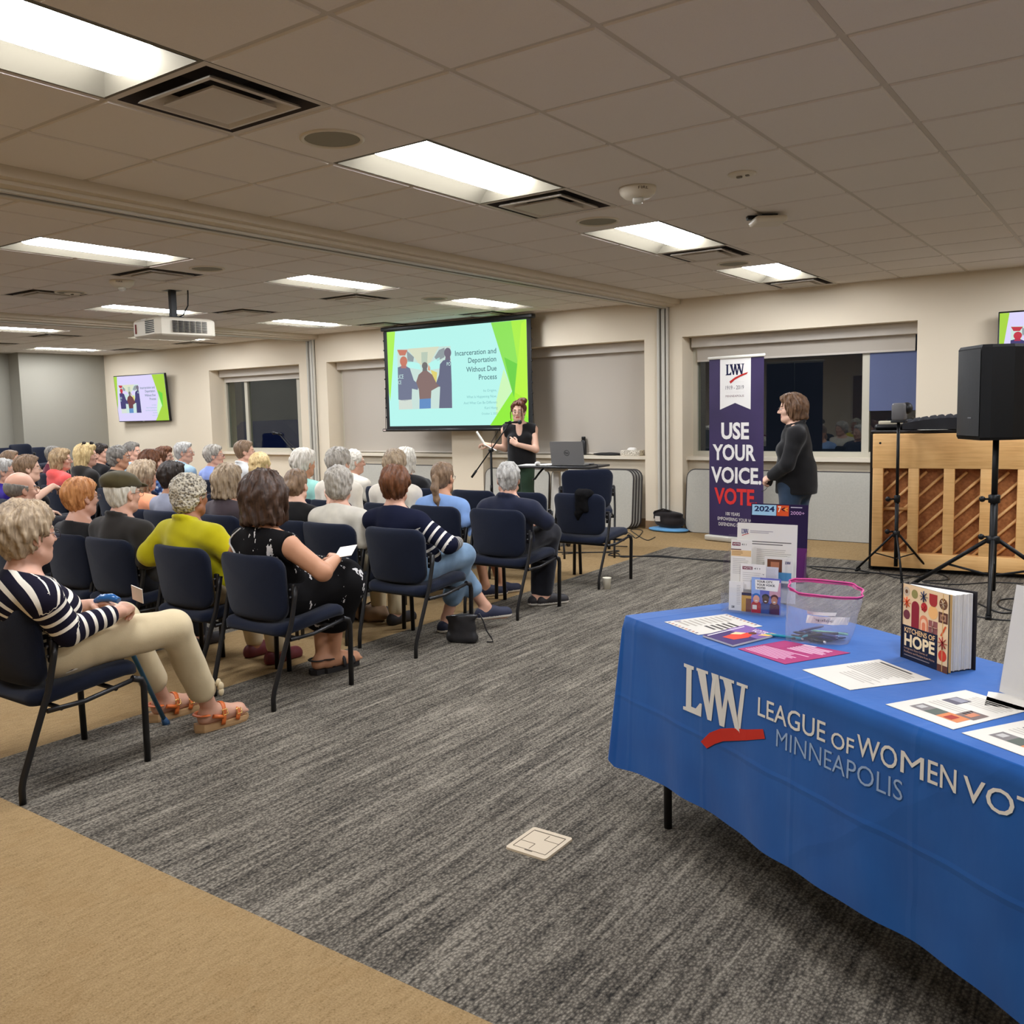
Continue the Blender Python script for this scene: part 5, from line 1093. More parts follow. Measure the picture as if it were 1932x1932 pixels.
# ---- things on the sill behind the desk
def sillx(px, py): return ony(px, py, 8.22)
q = sillx(1100, 862); t = thing('water_bottle', 'black insulated bottle on the window sill behind the laptop', 'bottle', (q[0], 8.24, ZS)); MB().m(mat('bottle_black', (24, 24, 27), .35)).lathe([(.001, 0), (.036, 0), (.037, .01), (.037, .17), (.028, .195), (.024, .20)]).build('flask', None, t); MB().m(dark_m).lathe([(.026, .196), (.027, .235), (.022, .24), (.001, .24)]).build('cap', None, t)
q = sillx(1190, 858); t = thing('tissue_box', 'patterned tissue box at the right end of the sill', 'tissue box', (q[0]+.02, 8.22, ZS)); 
tb = NT('tissue_pattern', .7); n = tb.voronoi(tb.mapping(), 34); tb.color(tb.ramp(n, [(.3, (214, 206, 190)), (.45, (150, 140, 122)), (.6, (222, 214, 198))])); MB().m(tb.m).box((0, 0, .035), (.27, .13, .07), bevel=.004).build('carton', None, t)
f = Field(axis(-.1, .1, .008), axis(-.06, .06, .008), axis(.05, .13, .008)); f.ell((0, 0, .075), (.07, .03, .032), None, .01); f.noise(.006, (60, 90), 3); V, Q = f.mesh(); mesh_obj('tissue', V, Q, [mat('tissue_white', (238, 234, 226), .8)], t)
q = sillx(1147, 862); t = thing('zip_pouch', 'flat black pouch lying on the sill between bottle and tissues', 'pouch', (q[0], 8.22, ZS)); f = Field(axis(-.25, .25, .009), axis(-.1, .1, .009), axis(-.01, .06, .009)); f.ell((0, 0, .016), (.21, .075, .022), None, .01); f.plane((0, 0, .001), (0, 0, -1), .003); f.noise(.003, (40,), 3); V, Q = f.mesh(); mesh_obj('pouch_body', V, Q, [dark_m], t)
# ---- standing desk with laptop
dx_, dyk = -1.93, 6.52; dk_ = thing('standing_desk', 'small height adjustable desk with white column and black top', 'desk', (dx_, dyk, 0), rz=.06); dark_top = mat('desk_top', (34, 33, 34), .4)
MB().m(dark_top).box((0, 0, .862), (.92, .50, .024), bevel=.008).build('tabletop', None, dk_)
wm = mat('desk_white', (218, 212, 200), .4); MB().m(wm).box((-.10, .05, .44), (.075, .055, .80), bevel=.008).box((-.10, .04, .825), (.24, .12, .05), bevel=.01).build('column', None, dk_); MB().m(wm).box((-.10, .0, .095), (.07, .52, .03), bevel=.008).box((-.10, -.20, .095), (.56, .05, .03), bevel=.008).box((-.10, .20, .095), (.56, .05, .03), bevel=.008).build('base', None, dk_)
for sx in (-.36, .16):
    for y in (-.2, .2): MB().m(dark_m).cyl((sx-.012, y, .036), (sx+.012, y, .036), .036, n=16).cyl((sx, y, .04), (sx, y, .085), .008).build('caster', None, dk_)
MB().m(dark_m).tube([(-.24, .0, .84), (-.27, -.06, .78), (-.30, -.10, .72), (-.32, -.12, .715)], .012, 8).build('lever', None, dk_)
lp = thing('laptop', 'open silver laptop with its lid toward the audience on the desk', 'laptop', (-1.80, 6.42, .875), rz=.06)
al = mat('laptop_silver', (132, 130, 128), .38, metal=.25); MB().m(al).box((0, .12, .011), (.40, .25, .017), bevel=.004).build('base', None, lp)
a_ = .16; R = Euler((a_, 0, 0)).to_matrix(); lf = lambda x, z, d=0: tuple(R@Vector((x, d, z)))
b = MB().m(al); b.loft([[lf(x, z+.125, -.004) for x, z in rounded_rect(.20, .125, .014, 4)], [lf(x, z+.125, .004) for x, z in rounded_rect(.20, .125, .014, 4)]], True, smooth=False); b.build('lid', None, lp, loc=(0, -.005, .018))
b = MB().m(mat('logo_dark', (54, 53, 54), .3)); b.tube([lf(.030*math.cos(a), .125+.030*math.sin(a), -.0048) for a in np.linspace(0, 2*PI, 25)[:-1]], .0022, 6, closed=True); b.text('hp', lambda x, y: lf(x, y, -.0055), w=.036, h=.026, x=-.018, y=.114); b.build('logo', None, lp, loc=(0, -.005, .018))
for k, (x, y, r_, lb) in enumerate(((-2.30, 6.43, .2, 'loose white papers at the left end of the speaking desk'), (-2.12, 6.50, -.15, 'upper white sheet beside the mouse on the speaking desk'))):
    t = thing('paper_sheet', lb, 'paper', (x, y, .8755+.002*k), rz=r_, group='papers on the desk'); MB().m(ink((230, 228, 220))).box((0, 0, .001), (.216, .279, .0018)).build('sheet', None, t)
t = thing('computer_mouse', 'white mouse on the papers of the speaking desk', 'mouse', (-2.17, 6.38, .879)); MB().m(mat('mouse_white', (222, 220, 214), .35)).sphere((0, 0, .018), .032, 14, (.8, 1.4, .65)).build('mouse_body', None, t)
t = thing('cable', 'black cable hanging from the speaking desk', 'cable', (-1.50, 6.44, 0)); MB().m(dark_m).tube([(-.1, .1, .886), (.02, .05, .888), (.05, .02, .84), (.06, .0, .55), (.08, -.02, .3), (.15, .0, .02), (.35, .1, .012)], .006, 6).build('cable_run', None, t)
# ---- microphones
def micstand(label, base, boom, ang, ztop, zj, L1, L2, slope):
    t = thing('microphone_stand', label, 'microphone stand', base); st = mat('stand_black', (15, 15, 16), .45, spec=.3)
    MB().m(st).cyl((0, 0, .12), (0, 0, zj), .0115, n=12).cyl((0, 0, .55), (0, 0, .62), .018, n=12).build('pole', None, t)
    for k in range(3): a = .5+k*2.094; MB().m(st).tube([(0, 0, .14), (.30*math.cos(a), .30*math.sin(a), .012)], .010, 8).build('leg', None, t)
    d = Vector((math.cos(ang)*math.cos(slope), math.sin(ang)*math.cos(slope), math.sin(slope))); j = Vector((0, 0, zj)); bm_ = MB().m(st).tube([j-d*L2, j+d*L1], .008, 8).tube([j-d*L2, j-d*(L2-.10)], .014, 8).cyl(j-Vector((.02, 0, 0)), j+Vector((.03, 0, 0)), .020, n=12).build('boom', None, t)
    e = j+d*L1; m_ = Vector((math.cos(ang)*.9, math.sin(ang)*.9, .10)).normalized() if boom is None else Vector(boom).normalized()
    mo = MB().m(st).tube([e-m_*.06, e+m_*.09], [.011, .014], 10).m(mat('mic_mesh', (44, 44, 46), .45, metal=.5)).sphere(e+m_*.115, .026, 14).build('microphone', None, t); MB().m(st).box(e, (.03, .03, .04), bevel=.006).build('clip', None, t)
    MB().m(st).tube([e-m_*.06, e-m_*.12+Vector((0, 0, -.05)), j+Vector((.03, -.02, .1)), j+Vector((.03, -.02, -.3)), Vector((.06, -.05, .04)), Vector((.2, -.1, .006))], .004, 6).build('cable', None, t)
micstand('black boom microphone stand in front of the speaking woman', (-2.93, 6.55, 0), (.9, .35, .02), .35, 0, 1.03, .40, .40, .92)
micstand('black boom microphone reaching up before the far left window', (-6.15, 6.6, 0), (-.95, 0, .12), PI, 0, .80, .66, .2, .72)
# ---- roll-up banner
qb0, qb1 = np.array(onz(1342, 1020)), np.array(onz(1437, 1031)); bx0, bx1 = np.array((-.60, 7.44)), np.array((.055, 7.30)); dirb = (bx1-bx0); bw = np.linalg.norm(dirb); yb = math.atan2(dirb[1], dirb[0]); bc = (bx0+bx1)/2
bn = thing('rollup_banner', 'tall purple roll up banner reading use your voice vote', 'banner', (bc[0], bc[1], 0), rz=yb); bh = 1.99
MB().m(mat('banner_base', (190, 186, 174), .4, metal=.2)).box((0, 0, .035), (bw+.06, .11, .06), bevel=.012).build('base', None, bn)
c = NT('banner_print', .45, .4); n = c.noise(c.mapping(), 2.0, 2); c.color(c.ramp(n, [(.3, (44, 32, 70)), (.7, (56, 42, 84))])); MB().m(c.m).box((0, .002, .06+(bh-.06)/2), (bw, .003, bh-.06)).build('panel', None, bn)
MB().m(mat('banner_rail', (204, 200, 188), .35)).box((0, 0, bh+.01), (bw+.03, .022, .03), bevel=.006).build('top_rail', None, bn); MB().m(dark_m).cyl((0, .03, .06), (0, .03, bh), .008).build('support_pole', None, bn)
HB = homog([(92, 108), (588, 80), (608, 1850), (118, 1800)], [(-bw/2, bh), (bw/2, bh), (bw/2, .06), (-bw/2, .06)])
def ub(x, y): p = HB@np.array((x, y, 1.0)); return p[0]/p[2], p[1]/p[2]
b = MB(); bf = lambda u, v, d=.001: (u, -d, v)
b.m(ink((224, 220, 214))).poly([bf(*ub(*p)) for p in ((192, 103), (472, 88), (476, 592), (334, 528), (198, 592))])
LWV = [[(0, 1), (.17, 1), (.17, .93), (.135, .92), (.135, .13), (.045, .08), (.045, .92), (0, .93)], [(0, 0), (.30, 0), (.31, .28), (.28, .28), (.21, .13), (.135, .13), (.045, .08), (0, .07)],
       [(.23, .96), (.36, .96), (.46, 0), (.40, 0)], [(.40, 0), (.46, 0), (.53, .98), (.475, .98)], [(.45, 1), (.56, 1), (.65, -.02), (.58, -.02)], [(.58, -.02), (.65, -.02), (.735, .93), (.69, .93)], [(.215, 1), (.40, 1), (.40, .94), (.215, .94)],
       [(.63, .95), (.76, .95), (.90, 0), (.83, 0)], [(.83, 0), (.90, 0), (.965, .95), (.91, .95)], [(.58, 1), (.80, 1), (.80, .94), (.58, .94)], [(.84, 1), (1, 1), (1, .94), (.84, .94)]]
def logo_lwv(b_, fn, x0, y0, x1, y1, colour):
    b_.m(colour)
    for pts in LWV: b_.poly([fn(x0+(x1-x0)*px, y0+(y1-y0)*py) for px, py in pts])
x0_, y0_ = ub(245, 262); x1_, y1_ = ub(412, 150); logo_lwv(b, lambda u, v: bf(u, v, .002), x0_, y0_, x1_, y1_, ink((28, 28, 62)))
b.m(ink((176, 44, 40))).poly([bf(*ub(*p), .0025) for p in ((280, 322), (330, 282), (390, 252), (448, 232), (436, 252), (380, 276), (330, 305), (292, 342))])
def bt(s_, xa, ya, xb, h_, rgb, off=.0, d=.002):
    u0, v0 = ub(xa, ya); u1, v1 = ub(xb, ya); _, vt = ub((xa+xb)/2, ya-h_); _, vm_ = ub((xa+xb)/2, ya); b.m(ink(rgb)).text(s_, lambda p, q: bf(p, q, d), w=u1-u0, h=vt-vm_, x=u0, y=v0, offset=off)
bt('1919 - 2019', 246, 400, 412, 38, (110, 106, 112)); bt('MINNEAPOLIS', 248, 473, 414, 20, (128, 104, 108))
for u in ((250, 415, 328), (250, 415, 424)): p0, p1 = ub(u[0], u[2]), ub(u[1], u[2]); b.m(ink((206, 200, 196))).poly([bf(p0[0], p0[1], .002), bf(p1[0], p1[1], .002), bf(p1[0], p1[1]+.002, .002), bf(p0[0], p0[1]+.002, .002)])
wt = (226, 222, 218); bt('USE', 214, 868, 466, 150, wt, .035); bt('YOUR', 138, 1070, 530, 146, wt, .03); bt('VOICE.', 128, 1285, 586, 146, wt, .03); bt('VOTE.', 160, 1490, 553, 148, (206, 52, 50), .03)
bt('100 YEARS', 266, 1610, 394, 32, wt); bt('EMPOWERING YOUR VOTE', 193, 1655, 545, 32, wt); bt('DEFENDING DEMOCRACY', 203, 1708, 545, 32, wt)
b.build('lettering', None, bn)
# ---- piano seen from the back
p0, p1 = np.array(onz(1643, 1076)[:2]), np.array((2.86, 6.52)); dv = p1-p0; yw_ = math.atan2(dv[1], dv[0]); pl_ = 1.50
pn_ = thing('upright_piano', 'upright piano turned with its honey coloured wooden back to the room', 'piano', (p0[0], p0[1], 0), rz=yw_)
wd = NT('piano_wood', .5, .35); n = wd.noise(wd.mapping((3, 3, 60)), 1.0, 4, .6); n2 = wd.noise(wd.mapping(), 3, 3); wd.color(wd.ramp(wd.math('MULTIPLY_ADD', n, .55, wd.math('MULTIPLY', n2, .45)), [(.3, (216, 160, 96)), (.55, (242, 192, 126)), (.75, (248, 206, 144))])); wood = wd.m
wd = NT('soundboard_wood', .5, .35); n = wd.noise(wd.mapping((40, 3, 40), (0, .785, 0)), 1.0, 4); wd.color(wd.ramp(n, [(.3, (150, 92, 48)), (.7, (190, 126, 72))])); board = wd.m
dkw = mat('piano_black', (22, 18, 18), .3)
MB().m(dkw).box((pl_/2, .33, 1.225), (pl_+.04, .62, .03), bevel=.006).build('lid', None, pn_)
for x in (-.008, pl_+.008): MB().m(dkw).box((x, .33, .61), (.03, .60, 1.2)).build('side_panel', None, pn_)
MB().m(dkw).box((pl_/2, .36, .02), (pl_, .54, .04)).box((pl_/2, .58, .60), (pl_, .03, 1.15)).build('carcass', None, pn_)
MB().m(board).box((pl_/2, .13, .62), (pl_, .012, 1.1)).build('soundboard', None, pn_)
MB().m(wood).box((pl_/2, .04, 1.06), (pl_, .10, .30), bevel=.004).build('top_beam', None, pn_); MB().m(wood).box((pl_/2, .04, .105), (pl_, .10, .13), bevel=.004).build('bottom_beam', None, pn_)
for x in (.045, .33, .605, .88, 1.15, pl_-.045): MB().m(wood).box((x, .04, .54), (.085, .095, .75), bevel=.005).build('post', None, pn_)
for k in range(-3, 12):
    a = Vector((k*.155-.30, .10, .15)); d = Vector((.80, 0, .80)); t0, t1 = 0.0, 1.0
    pts = [a+d*t for t in np.linspace(0, 1, 12)]; pts = [p for p in pts if .02 < p.x < pl_-.02 and .15 < p.z < .92]
    if len(pts) > 1: MB().m(mat('rib_wood', (238, 190, 128), .5)).tube([pts[0], pts[-1]], .013, 8).build('rib', None, pn_)
MB().m(mat('wood_dowel', (206, 160, 104), .5)).cyl((.08, .07, .55), (.30, .07, .55), .014, n=10).build('dowel', None, pn_); MB().m(dkw).cyl((.06, -.012, 1.13), (.06, -.005, 1.13), .010, n=10).build('bolt', None, pn_)
pl2 = lambda x, y, z=1.241: (p0[0]+x*math.cos(yw_)-y*math.sin(yw_), p0[1]+x*math.sin(yw_)+y*math.cos(yw_), z)
t = thing('acoustic_foam', 'dark grey egg crate foam pad lying on the piano', 'foam', pl2(.62, .22), rz=yw_-.05); P = [[(-.38+.76*i/46, -.2+.36*j/24, .055+.10*(i/46)*.0+.035*math.sin(i*.82)*math.sin(j*1.05)+.045*max(0, math.sin(i/46*PI))) for j in range(25)] for i in range(47)]
b = MB().m(mat('foam_grey', (44, 44, 48), .95)).grid(P); bo = [[(p[0], p[1], .004) for p in row] for row in (P[0], P[-1])]
b.grid([P[0], bo[0]]).grid([P[-1], bo[1]]).grid([[r_[0] for r_ in P], [(r_[0][0], r_[0][1], .004) for r_ in P]]).grid([[r_[-1] for r_ in P], [(r_[-1][0], r_[-1][1], .004) for r_ in P]]).build('foam_pad', None, t)
t = thing('music_case', 'flat black case lying at the left end of the piano top', 'case', pl2(.14, .22), rz=yw_+.1); MB().m(mat('case_black', (20, 20, 22), .4)).box((0, 0, .024), (.30, .24, .046), bevel=.02).build('case_body', None, t)
t = thing('book', 'pale closed book on the black case on the piano', 'book', (*pl2(.13, .20)[:2], 1.289), rz=yw_); MB().m(mat('book_pale', (206, 196, 172), .6)).box((0, 0, .014), (.20, .14, .028), bevel=.003).build('book_block', None, t)
for k, (x, rgb, lb) in enumerate(((.31, (150, 118, 70), 'lower'), (.31, (84, 56, 40), 'upper'))):
    t = thing('book', 'small brown book, %s of two behind the camera tripod on the piano' % lb, 'book', (*pl2(x, .26)[:2], 1.241+k*.022), rz=yw_+.1*k); MB().m(mat('book_%d' % k, rgb, .6)).box((0, 0, .011), (.17, .12, .021), bevel=.002).build('book_block', None, t)
t = thing('paper_sheet', 'white sheet of paper under the foam on the piano', 'paper', pl2(.44, .10, 1.2405), rz=yw_+.3); MB().m(ink((224, 220, 210))).box((0, 0, .001), (.216, .279, .0015)).build('sheet', None, t)
# ---- loudspeaker on its stand, camera tripod
st = mat('stand_black', (15, 15, 16), .45, spec=.3)
def tripod(name, label, cat, c, ztop, zhub, r, rad, a0, spread_z=.0, extra=None, tail=.08):
    t = thing(name, label, cat, c); MB().m(st).cyl((0, 0, tail), (0, 0, zhub+.3), rad*1.25, n=16).cyl((0, 0, zhub+.25), (0, 0, ztop), rad, n=16).build('pole', None, t)
    MB().m(st).lathe([(rad*1.3, 0), (rad*2.2, .005), (rad*2.2, .05), (rad*1.3, .06)], (0, 0, zhub-.03), 16).build('hub', None, t); MB().m(st).lathe([(rad*1.3, 0), (rad*1.9, .005), (rad*1.9, .06), (rad*1.3, .065)], (0, 0, zhub+.27), 16).build('collar', None, t)
    for k in range(3):
        a = a0+k*2*PI/3; d = Vector((math.cos(a), math.sin(a), 0)); lg = MB().m(st).tube([d*rad*1.6+Vector((0, 0, zhub)), d*r+Vector((0, 0, .022))], rad*.72, 10).build('leg', None, t); MB().m(mat('rubber', (16, 16, 16), .8)).tube([d*(r-.03)+Vector((0, 0, .03)), d*(r+.01)+Vector((0, 0, .002))], rad*.95, 10).build('rubber_foot', None, lg)
        MB().m(st).tube([d*rad+Vector((0, 0, zhub*.42)), d*(r*.52)+Vector((0, 0, zhub*.50))], rad*.42, 8).build('brace', None, t)
    for z in (zhub+.30, zhub+.02): MB().m(st).tube([(-rad, 0, z), (-rad-.05, -.02, z)], .008, 8).sphere((-rad-.055, -.022, z), .022, 10).build('knob', None, t)
    return t
sp_c = (2.43, 5.42, 0); sst = tripod('speaker_stand', 'black tripod stand carrying the large loudspeaker before the piano', 'stand', sp_c, 1.26, .46, .66, .021, -PI/2+.10)
MB().m(mat('label_white', (206, 206, 214), .5)).box((.004, -.027, .36), (.022, .002, .15)).build('sticker', None, sst)
ls = thing('loudspeaker', 'large black loudspeaker box mounted on the tripod stand', 'loudspeaker', (2.43, 5.42, 1.20), rz=-1.02); bl2 = mat('cabinet_black', (12, 12, 13), .6, spec=.25, bump=.15, bscale=300)
out = [(-.19, -.20), (.19, -.20), (.215, -.14), (.20, .02), (.12, .20), (-.12, .20), (-.20, .02), (-.215, -.14)]
MB().m(bl2).loft([[(x*.96, y*.96, .0) for x, y in out], [(x, y, .02) for x, y in out], [(x, y, .655) for x, y in out], [(x*.95, y*.95, .675) for x, y in out]], True, smooth=False).build('cabinet', None, ls)
gm = mat('speaker_grille', (20, 20, 21), .5, bump=.5, bscale=1200); P = [[(x, -.204-.020*(1-(x/.18)**2), .03+.615*j/8) for j in range(9)] for x in np.linspace(-.18, .18, 9)]; MB().m(gm).grid(P).build('grille', None, ls); MB().m(mat('badge_grey', (120, 120, 124), .4)).box((.07, -.222, .16), (.055, .003, .008)).build('badge', None, ls)
MB().m(bl2).tube([(-.205, -.05, .28), (-.235, -.04, .29), (-.235, -.04, .40), (-.205, -.05, .41)], .012, 8).build('handle', None, ls)
ct_ = tripod('tripod_stand', 'slim black tripod carrying a small grey conference camera', 'tripod', (1.61, 6.16, 0), 1.31, .36, .34, .013, -PI/2+.35)
wc = thing('conference_camera', 'small grey conference camera on top of the slim tripod', 'camera', (1.615, 6.16, 1.31)); MB().m(mat('camera_grey', (96, 94, 94), .5)).box((0, 0, .09), (.11, .10, .15), bevel=.02).build('housing', None, wc); MB().m(dark_m).box((0, 0, .01), (.12, .08, .022), bevel=.006).sphere((.05, .03, .12), .05, 14).build('lens_head', None, wc)
# ---- backpack, cables
q = onz(1268, 1000); t = thing('blue_mat', 'flat light blue bag lying on the floor by the wall post', 'bag', (q[0]-.0, q[1]-.10, 0), rz=-.15); f = Field(axis(-.32, .32, .012), axis(-.2, .2, .012), axis(-.02, .08, .012)); f.ell((0, 0, .022), (.27, .15, .028), None, .01); f.plane((0, 0, .001), (0, 0, -1), .004); f.noise(.004, (30, 50), 3); V, Q = f.mesh(); mesh_obj('bag_body', V, Q, [cloth('sky_blue', (96, 152, 196))], t)
t2 = thing('backpack', 'dark stuffed backpack lying on the blue bag by the post', 'backpack', (q[0]+.02, q[1]-.10, .048), rz=-.1); f = Field(axis(-.28, .28, .012), axis(-.2, .2, .012), axis(-.02, .26, .012)); f.ell((0, 0, .07), (.20, .13, .085), None, .02); f.ell((-.02, .0, .15), (.19, .11, .05), None, .03); f.cap((-.18, -.05, .17), (.0, -.03, .20), .02, .02, .02); f.plane((0, 0, .002), (0, 0, -1), .004); f.noise(.012, (22, 40), 5); V, Q = f.mesh(); mesh_obj('pack_body', V, Q, [cloth('pack_black', (34, 30, 30), .3)], t2)
MB().m(mat('paper_tag', (214, 208, 200), .6)).box((-.09, -.135, .11), (.06, .01, .06), (.2, 0, .2)).build('tag', None, t2); MB().m(mat('pack_strap', (28, 26, 26), .7)).tube([(-.19, -.04, .10), (-.16, -.08, .19), (-.05, -.07, .225), (.05, -.05, .20)], .012, 8, flat=.5).build('strap', None, t2)
def floor_cable(label, pts, r=.006, loc_z=0):
    w_ = [onz(*p) for p in pts]; c_ = w_[0]; out = []
    for k in range(len(w_)-1):
        a, b_, c2, d_ = w_[max(0, k-1)], w_[k], w_[k+1], w_[min(len(w_)-1, k+2)]
        for t_ in np.linspace(0, 1, 8, endpoint=False):
            out.append(.5*((2*b_)+(-a+c2)*t_+(2*a-5*b_+4*c2-d_)*t_**2+(-a+3*b_-3*c2+d_)*t_**3))
    out.append(w_[-1]); t = thing('floor_cable', label, 'cable', (c_[0], c_[1], 0), group='black cables on the carpet'); MB().m(mat('cable_black', (18, 18, 19), .5)).tube([tuple(p-c_+np.array((0, 0, r))) for p in out], r, 7).build('cable_run', None, t)
floor_cable('long black cable crossing the carpet from the chairs to the piano', [(1052, 1043), (1130, 1043), (1168, 1040), (1150, 1049), (1230, 1051), (1300, 1055), (1400, 1061), (1500, 1068), (1600, 1074), (1650, 1082), (1740, 1090)])
floor_cable('second black cable beside the first with a loose loop', [(1060, 1046), (1120, 1043), (1165, 1045), (1175, 1052), (1240, 1049), (1320, 1057), (1420, 1064), (1490, 1064), (1560, 1078), (1640, 1083)], .005)
floor_cable('black cable looping below the piano', [(1660, 1080), (1700, 1092), (1760, 1082), (1790, 1094), (1740, 1098), (1800, 1104), (1870, 1100), (1930, 1102)], .005)
floor_cable('black cable coiled at the foot of the speaker stand', [(1846, 1140), (1890, 1158), (1932, 1150), (1920, 1132), (1886, 1134), (1890, 1148), (1950, 1160), (1990, 1150)], .006)
floor_cable('black cable running forward from the book side to the coil', [(1790, 1150), (1846, 1165), (1905, 1172), (1960, 1168)], .005)
floor_cable('tangle of thin black wires by the wall beside the folded tables', [(1160, 1012), (1185, 1006), (1200, 1016), (1212, 1002), (1190, 1000), (1205, 1012), (1222, 1020), (1236, 1014)], .005)
t = thing('power_strip', 'black power adapter on the floor at the piano corner', 'adapter', (*onz(1668, 1070)[:2], 0), rz=.2); MB().m(mat('adapter_black', (20, 20, 22), .5)).box((0, 0, .025), (.16, .07, .05), bevel=.012).build('adapter_body', None, t)
# floor box
F4 = [np.array(onz(*p)) for p in ((956, 1600), (1012, 1563), (1077, 1585), (1026, 1626))]; fc = sum(F4)/4; t = thing('floor_box', 'beige square floor outlet cover set in the grey carpet', 'floor outlet', (fc[0], fc[1], 0), rz=0.0); fm = mat('floorbox_beige', (204, 186, 158), .5)
hx = .083; hy_ = .092; MB().m(fm).loft([[(x, y, .0) for x, y in rounded_rect(hx, hy_, .012, 3)], [(x*.985, y*.985, .007) for x, y in rounded_rect(hx, hy_, .012, 3)]], True, smooth=False).build('plate', None, t)
b = MB().m(mat('floorbox_line', (92, 78, 58), .6)); 
for x_, y_, sx_, sy_ in ((0, -.066, .13, .002), (-.065, 0, .002, .13), (.065, 0, .002, .13), (0, .068, .13, .004), (-.035, -.018, .058, .0016), (-.006, -.038, .0016, .04), (.035, .022, .058, .0016), (.006, .04, .0016, .036), (0, -.07, .03, .005)): b.box((x_, y_, .0074), (sx_, sy_, .001))
b.build('lid_line', None, t)
# ---- the two standing women
R_ = {}
sx_, sy_ = -2.815, 7.0
person('standing woman speaking, reddish hair pinned up, sleeveless black top and green trousers', (sx_, sy_, 0), stand=True, rz=0.0, seed=77, s=1.0, g=.92, w=.165, fem=True, skin='fair', hair='short', hcol='auburn', hairmat=hair_mat('hair_chestnut', (52, 26, 16), (104, 56, 36)), puff=1.0, head=(0, -.02, 1.475), hyaw=PI-.0+.42, hpitch=-.05, tyaw=PI+.55, pelvis=(.02, 0, .90), top='black', topname='sleeveless_blouse', sleeve=.12, bottom='green', h=.010, hh=.0055, hands=True, glasses=(70, 60, 56), collar=False, hemz=.80, noiseamp=.003, vneck=.30, necklift=.0, vcut=True, inf=.016,
       legpos=[((.085, .02, .84), (.09, .0, .47), (.09, .03, .085)), ((-.085, -.02, .84), (-.08, -.03, .47), (-.09, .01, .085))], footyaw=(PI+.5, PI+.6), flare=.03, pant=1.98,
       armpos={'L': [(.235, -.02, 1.02), (.09, -.20, 1.085)], 'R': [(-.20, -.03, 1.03), (-.30, -.20, 1.075)]}, handpos={'L': ((-.75, -.25, .55), (.2, -1, .5), .95, (.5, 1.05, 1.15, 1.2)), 'R': ((-.75, -.4, .25), (.3, -.3, 1), .55)})
pp = thing('paper_notes', 'white folded notes in the right hand of the speaking woman', 'paper', (sx_-.355, sy_-.245, 1.10), rot=(.1, -.55, .5)); MB().m(ink((236, 232, 224))).box((0, 0, .07), (.012, .10, .20)).box((.035, 0, -.07), (.004, .13, .18), (0, -.5, 0)).build('sheet', None, pp)
sp_ = [o for o in COL.objects if o.name.startswith('person') and o.get('label', '').startswith('standing woman speaking')][0]; hm_ = MATS['hair_chestnut']; f = Field(axis(-.14, .14, .007), axis(-.16, .16, .007), axis(1.52, 1.68, .007)); f.ell((.015, .065, 1.60), (.050, .045, .040), None, .02); f.ell((-.01, .04, 1.605), (.035, .04, .03), None, .02); f.noise(.006, (90, 140), 3); V, Q = f.mesh(); mesh_obj('hair_bun', V, Q, [hm_], sp_)
b = MB().m(hm_)
for sx in (-1, 1): b.tube([(sx*.062, -.06, 1.52), (sx*.080, -.075, 1.46), (sx*.082, -.07, 1.40), (sx*.074, -.07, 1.36)], [.007, .006, .005, .002], 6)
b.build('loose_strands', None, sp_)
person('standing woman with a short brown bob, black blazer and jeans beside the banner', (.93, 5.5, 0), stand=True, rz=.36, seed=91, s=.98, g=.97, w=.165, fem=True, skin='fair', hair='bob', blo=.03, hcol='brown', hairmat=hair_mat('hair_chestnut_grey', (52, 36, 26), (118, 86, 60)), puff=.93, head=(-.01, 0, 1.452), hyaw=1.50, hpitch=-.02, tyaw=1.55, pelvis=(.03, 0, .84), top='black', topname='blazer', bottom='jeans', h=.010, hh=.0055, hands=True, glasses=(60, 40, 36), collar=True, hemz=.745, inf=.020, noiseamp=.004,
       legpos=[((-.02, -.07, .80), (-.035, -.07, .45), (.02, -.07, .085)), ((.07, .06, .80), (.03, .07, .45), (.06, .08, .085))], footyaw=(1.2, 1.0), pant=1.98, shoes='dark',
       armpos={'L': [(-.055, -.235, 1.00), (-.165, -.10, .905)], 'R': [(.12, .215, 1.02), (-.13, .10, .92)]}, handpos={'L': ((-.72, .42, -.50), (-.5, -.5, .7), .65), 'R': ((-.75, -.35, -.55), (-.5, .6, .6), .6)})
t = thing('clicker', 'small dark remote with a strap held by the woman in the blazer', 'remote', (.775, 5.405, .845), rot=(.3, .4, .2)); MB().m(dark_m).box((0, 0, 0), (.04, .03, .07), bevel=.01).build('remote_body', None, t); MB().m(dark_m).tube([(0, 0, -.03), (-.01, 0, -.08), (-.035, 0, -.115)], .005, 6, flat=.5).build('strap', None, t)
# ================================================================ the display table
TH = math.radians(-31.5); TD = np.array((math.cos(TH), math.sin(TH))); TN = np.array((-math.sin(TH), math.cos(TH))); TO = TD*1.137+TN*1.63; TL, TW, TZ = 1.83, .61, .74
def tw(x, y, z=0.0): p = TO+TD*x+TN*y; return np.array((p[0], p[1], z))
def tloc(px, py, z=.743): p = onz(px, py, z)[:2]-TO; return np.array((p@TD, p@TN))
def tfr(px, py, off=-.03):
    r = ray(px, py); P = TO+TN*off; t = ((P-CAM[:2])@TN)/(r[:2]@TN); q = CAM+r*t; return np.array(((q[:2]-TO)@TD, q[2]))
tt = thing('trestle_table', 'folding table standing under the blue printed cloth', 'table', (*tw(0, 0)[:2], 0), rz=TH)
MB().m(mat('table_top_grey', (120, 116, 108), .6)).box((TL/2, TW/2, TZ-.022), (TL-.01, TW-.01, .03), bevel=.004).build('tabletop', None, tt)
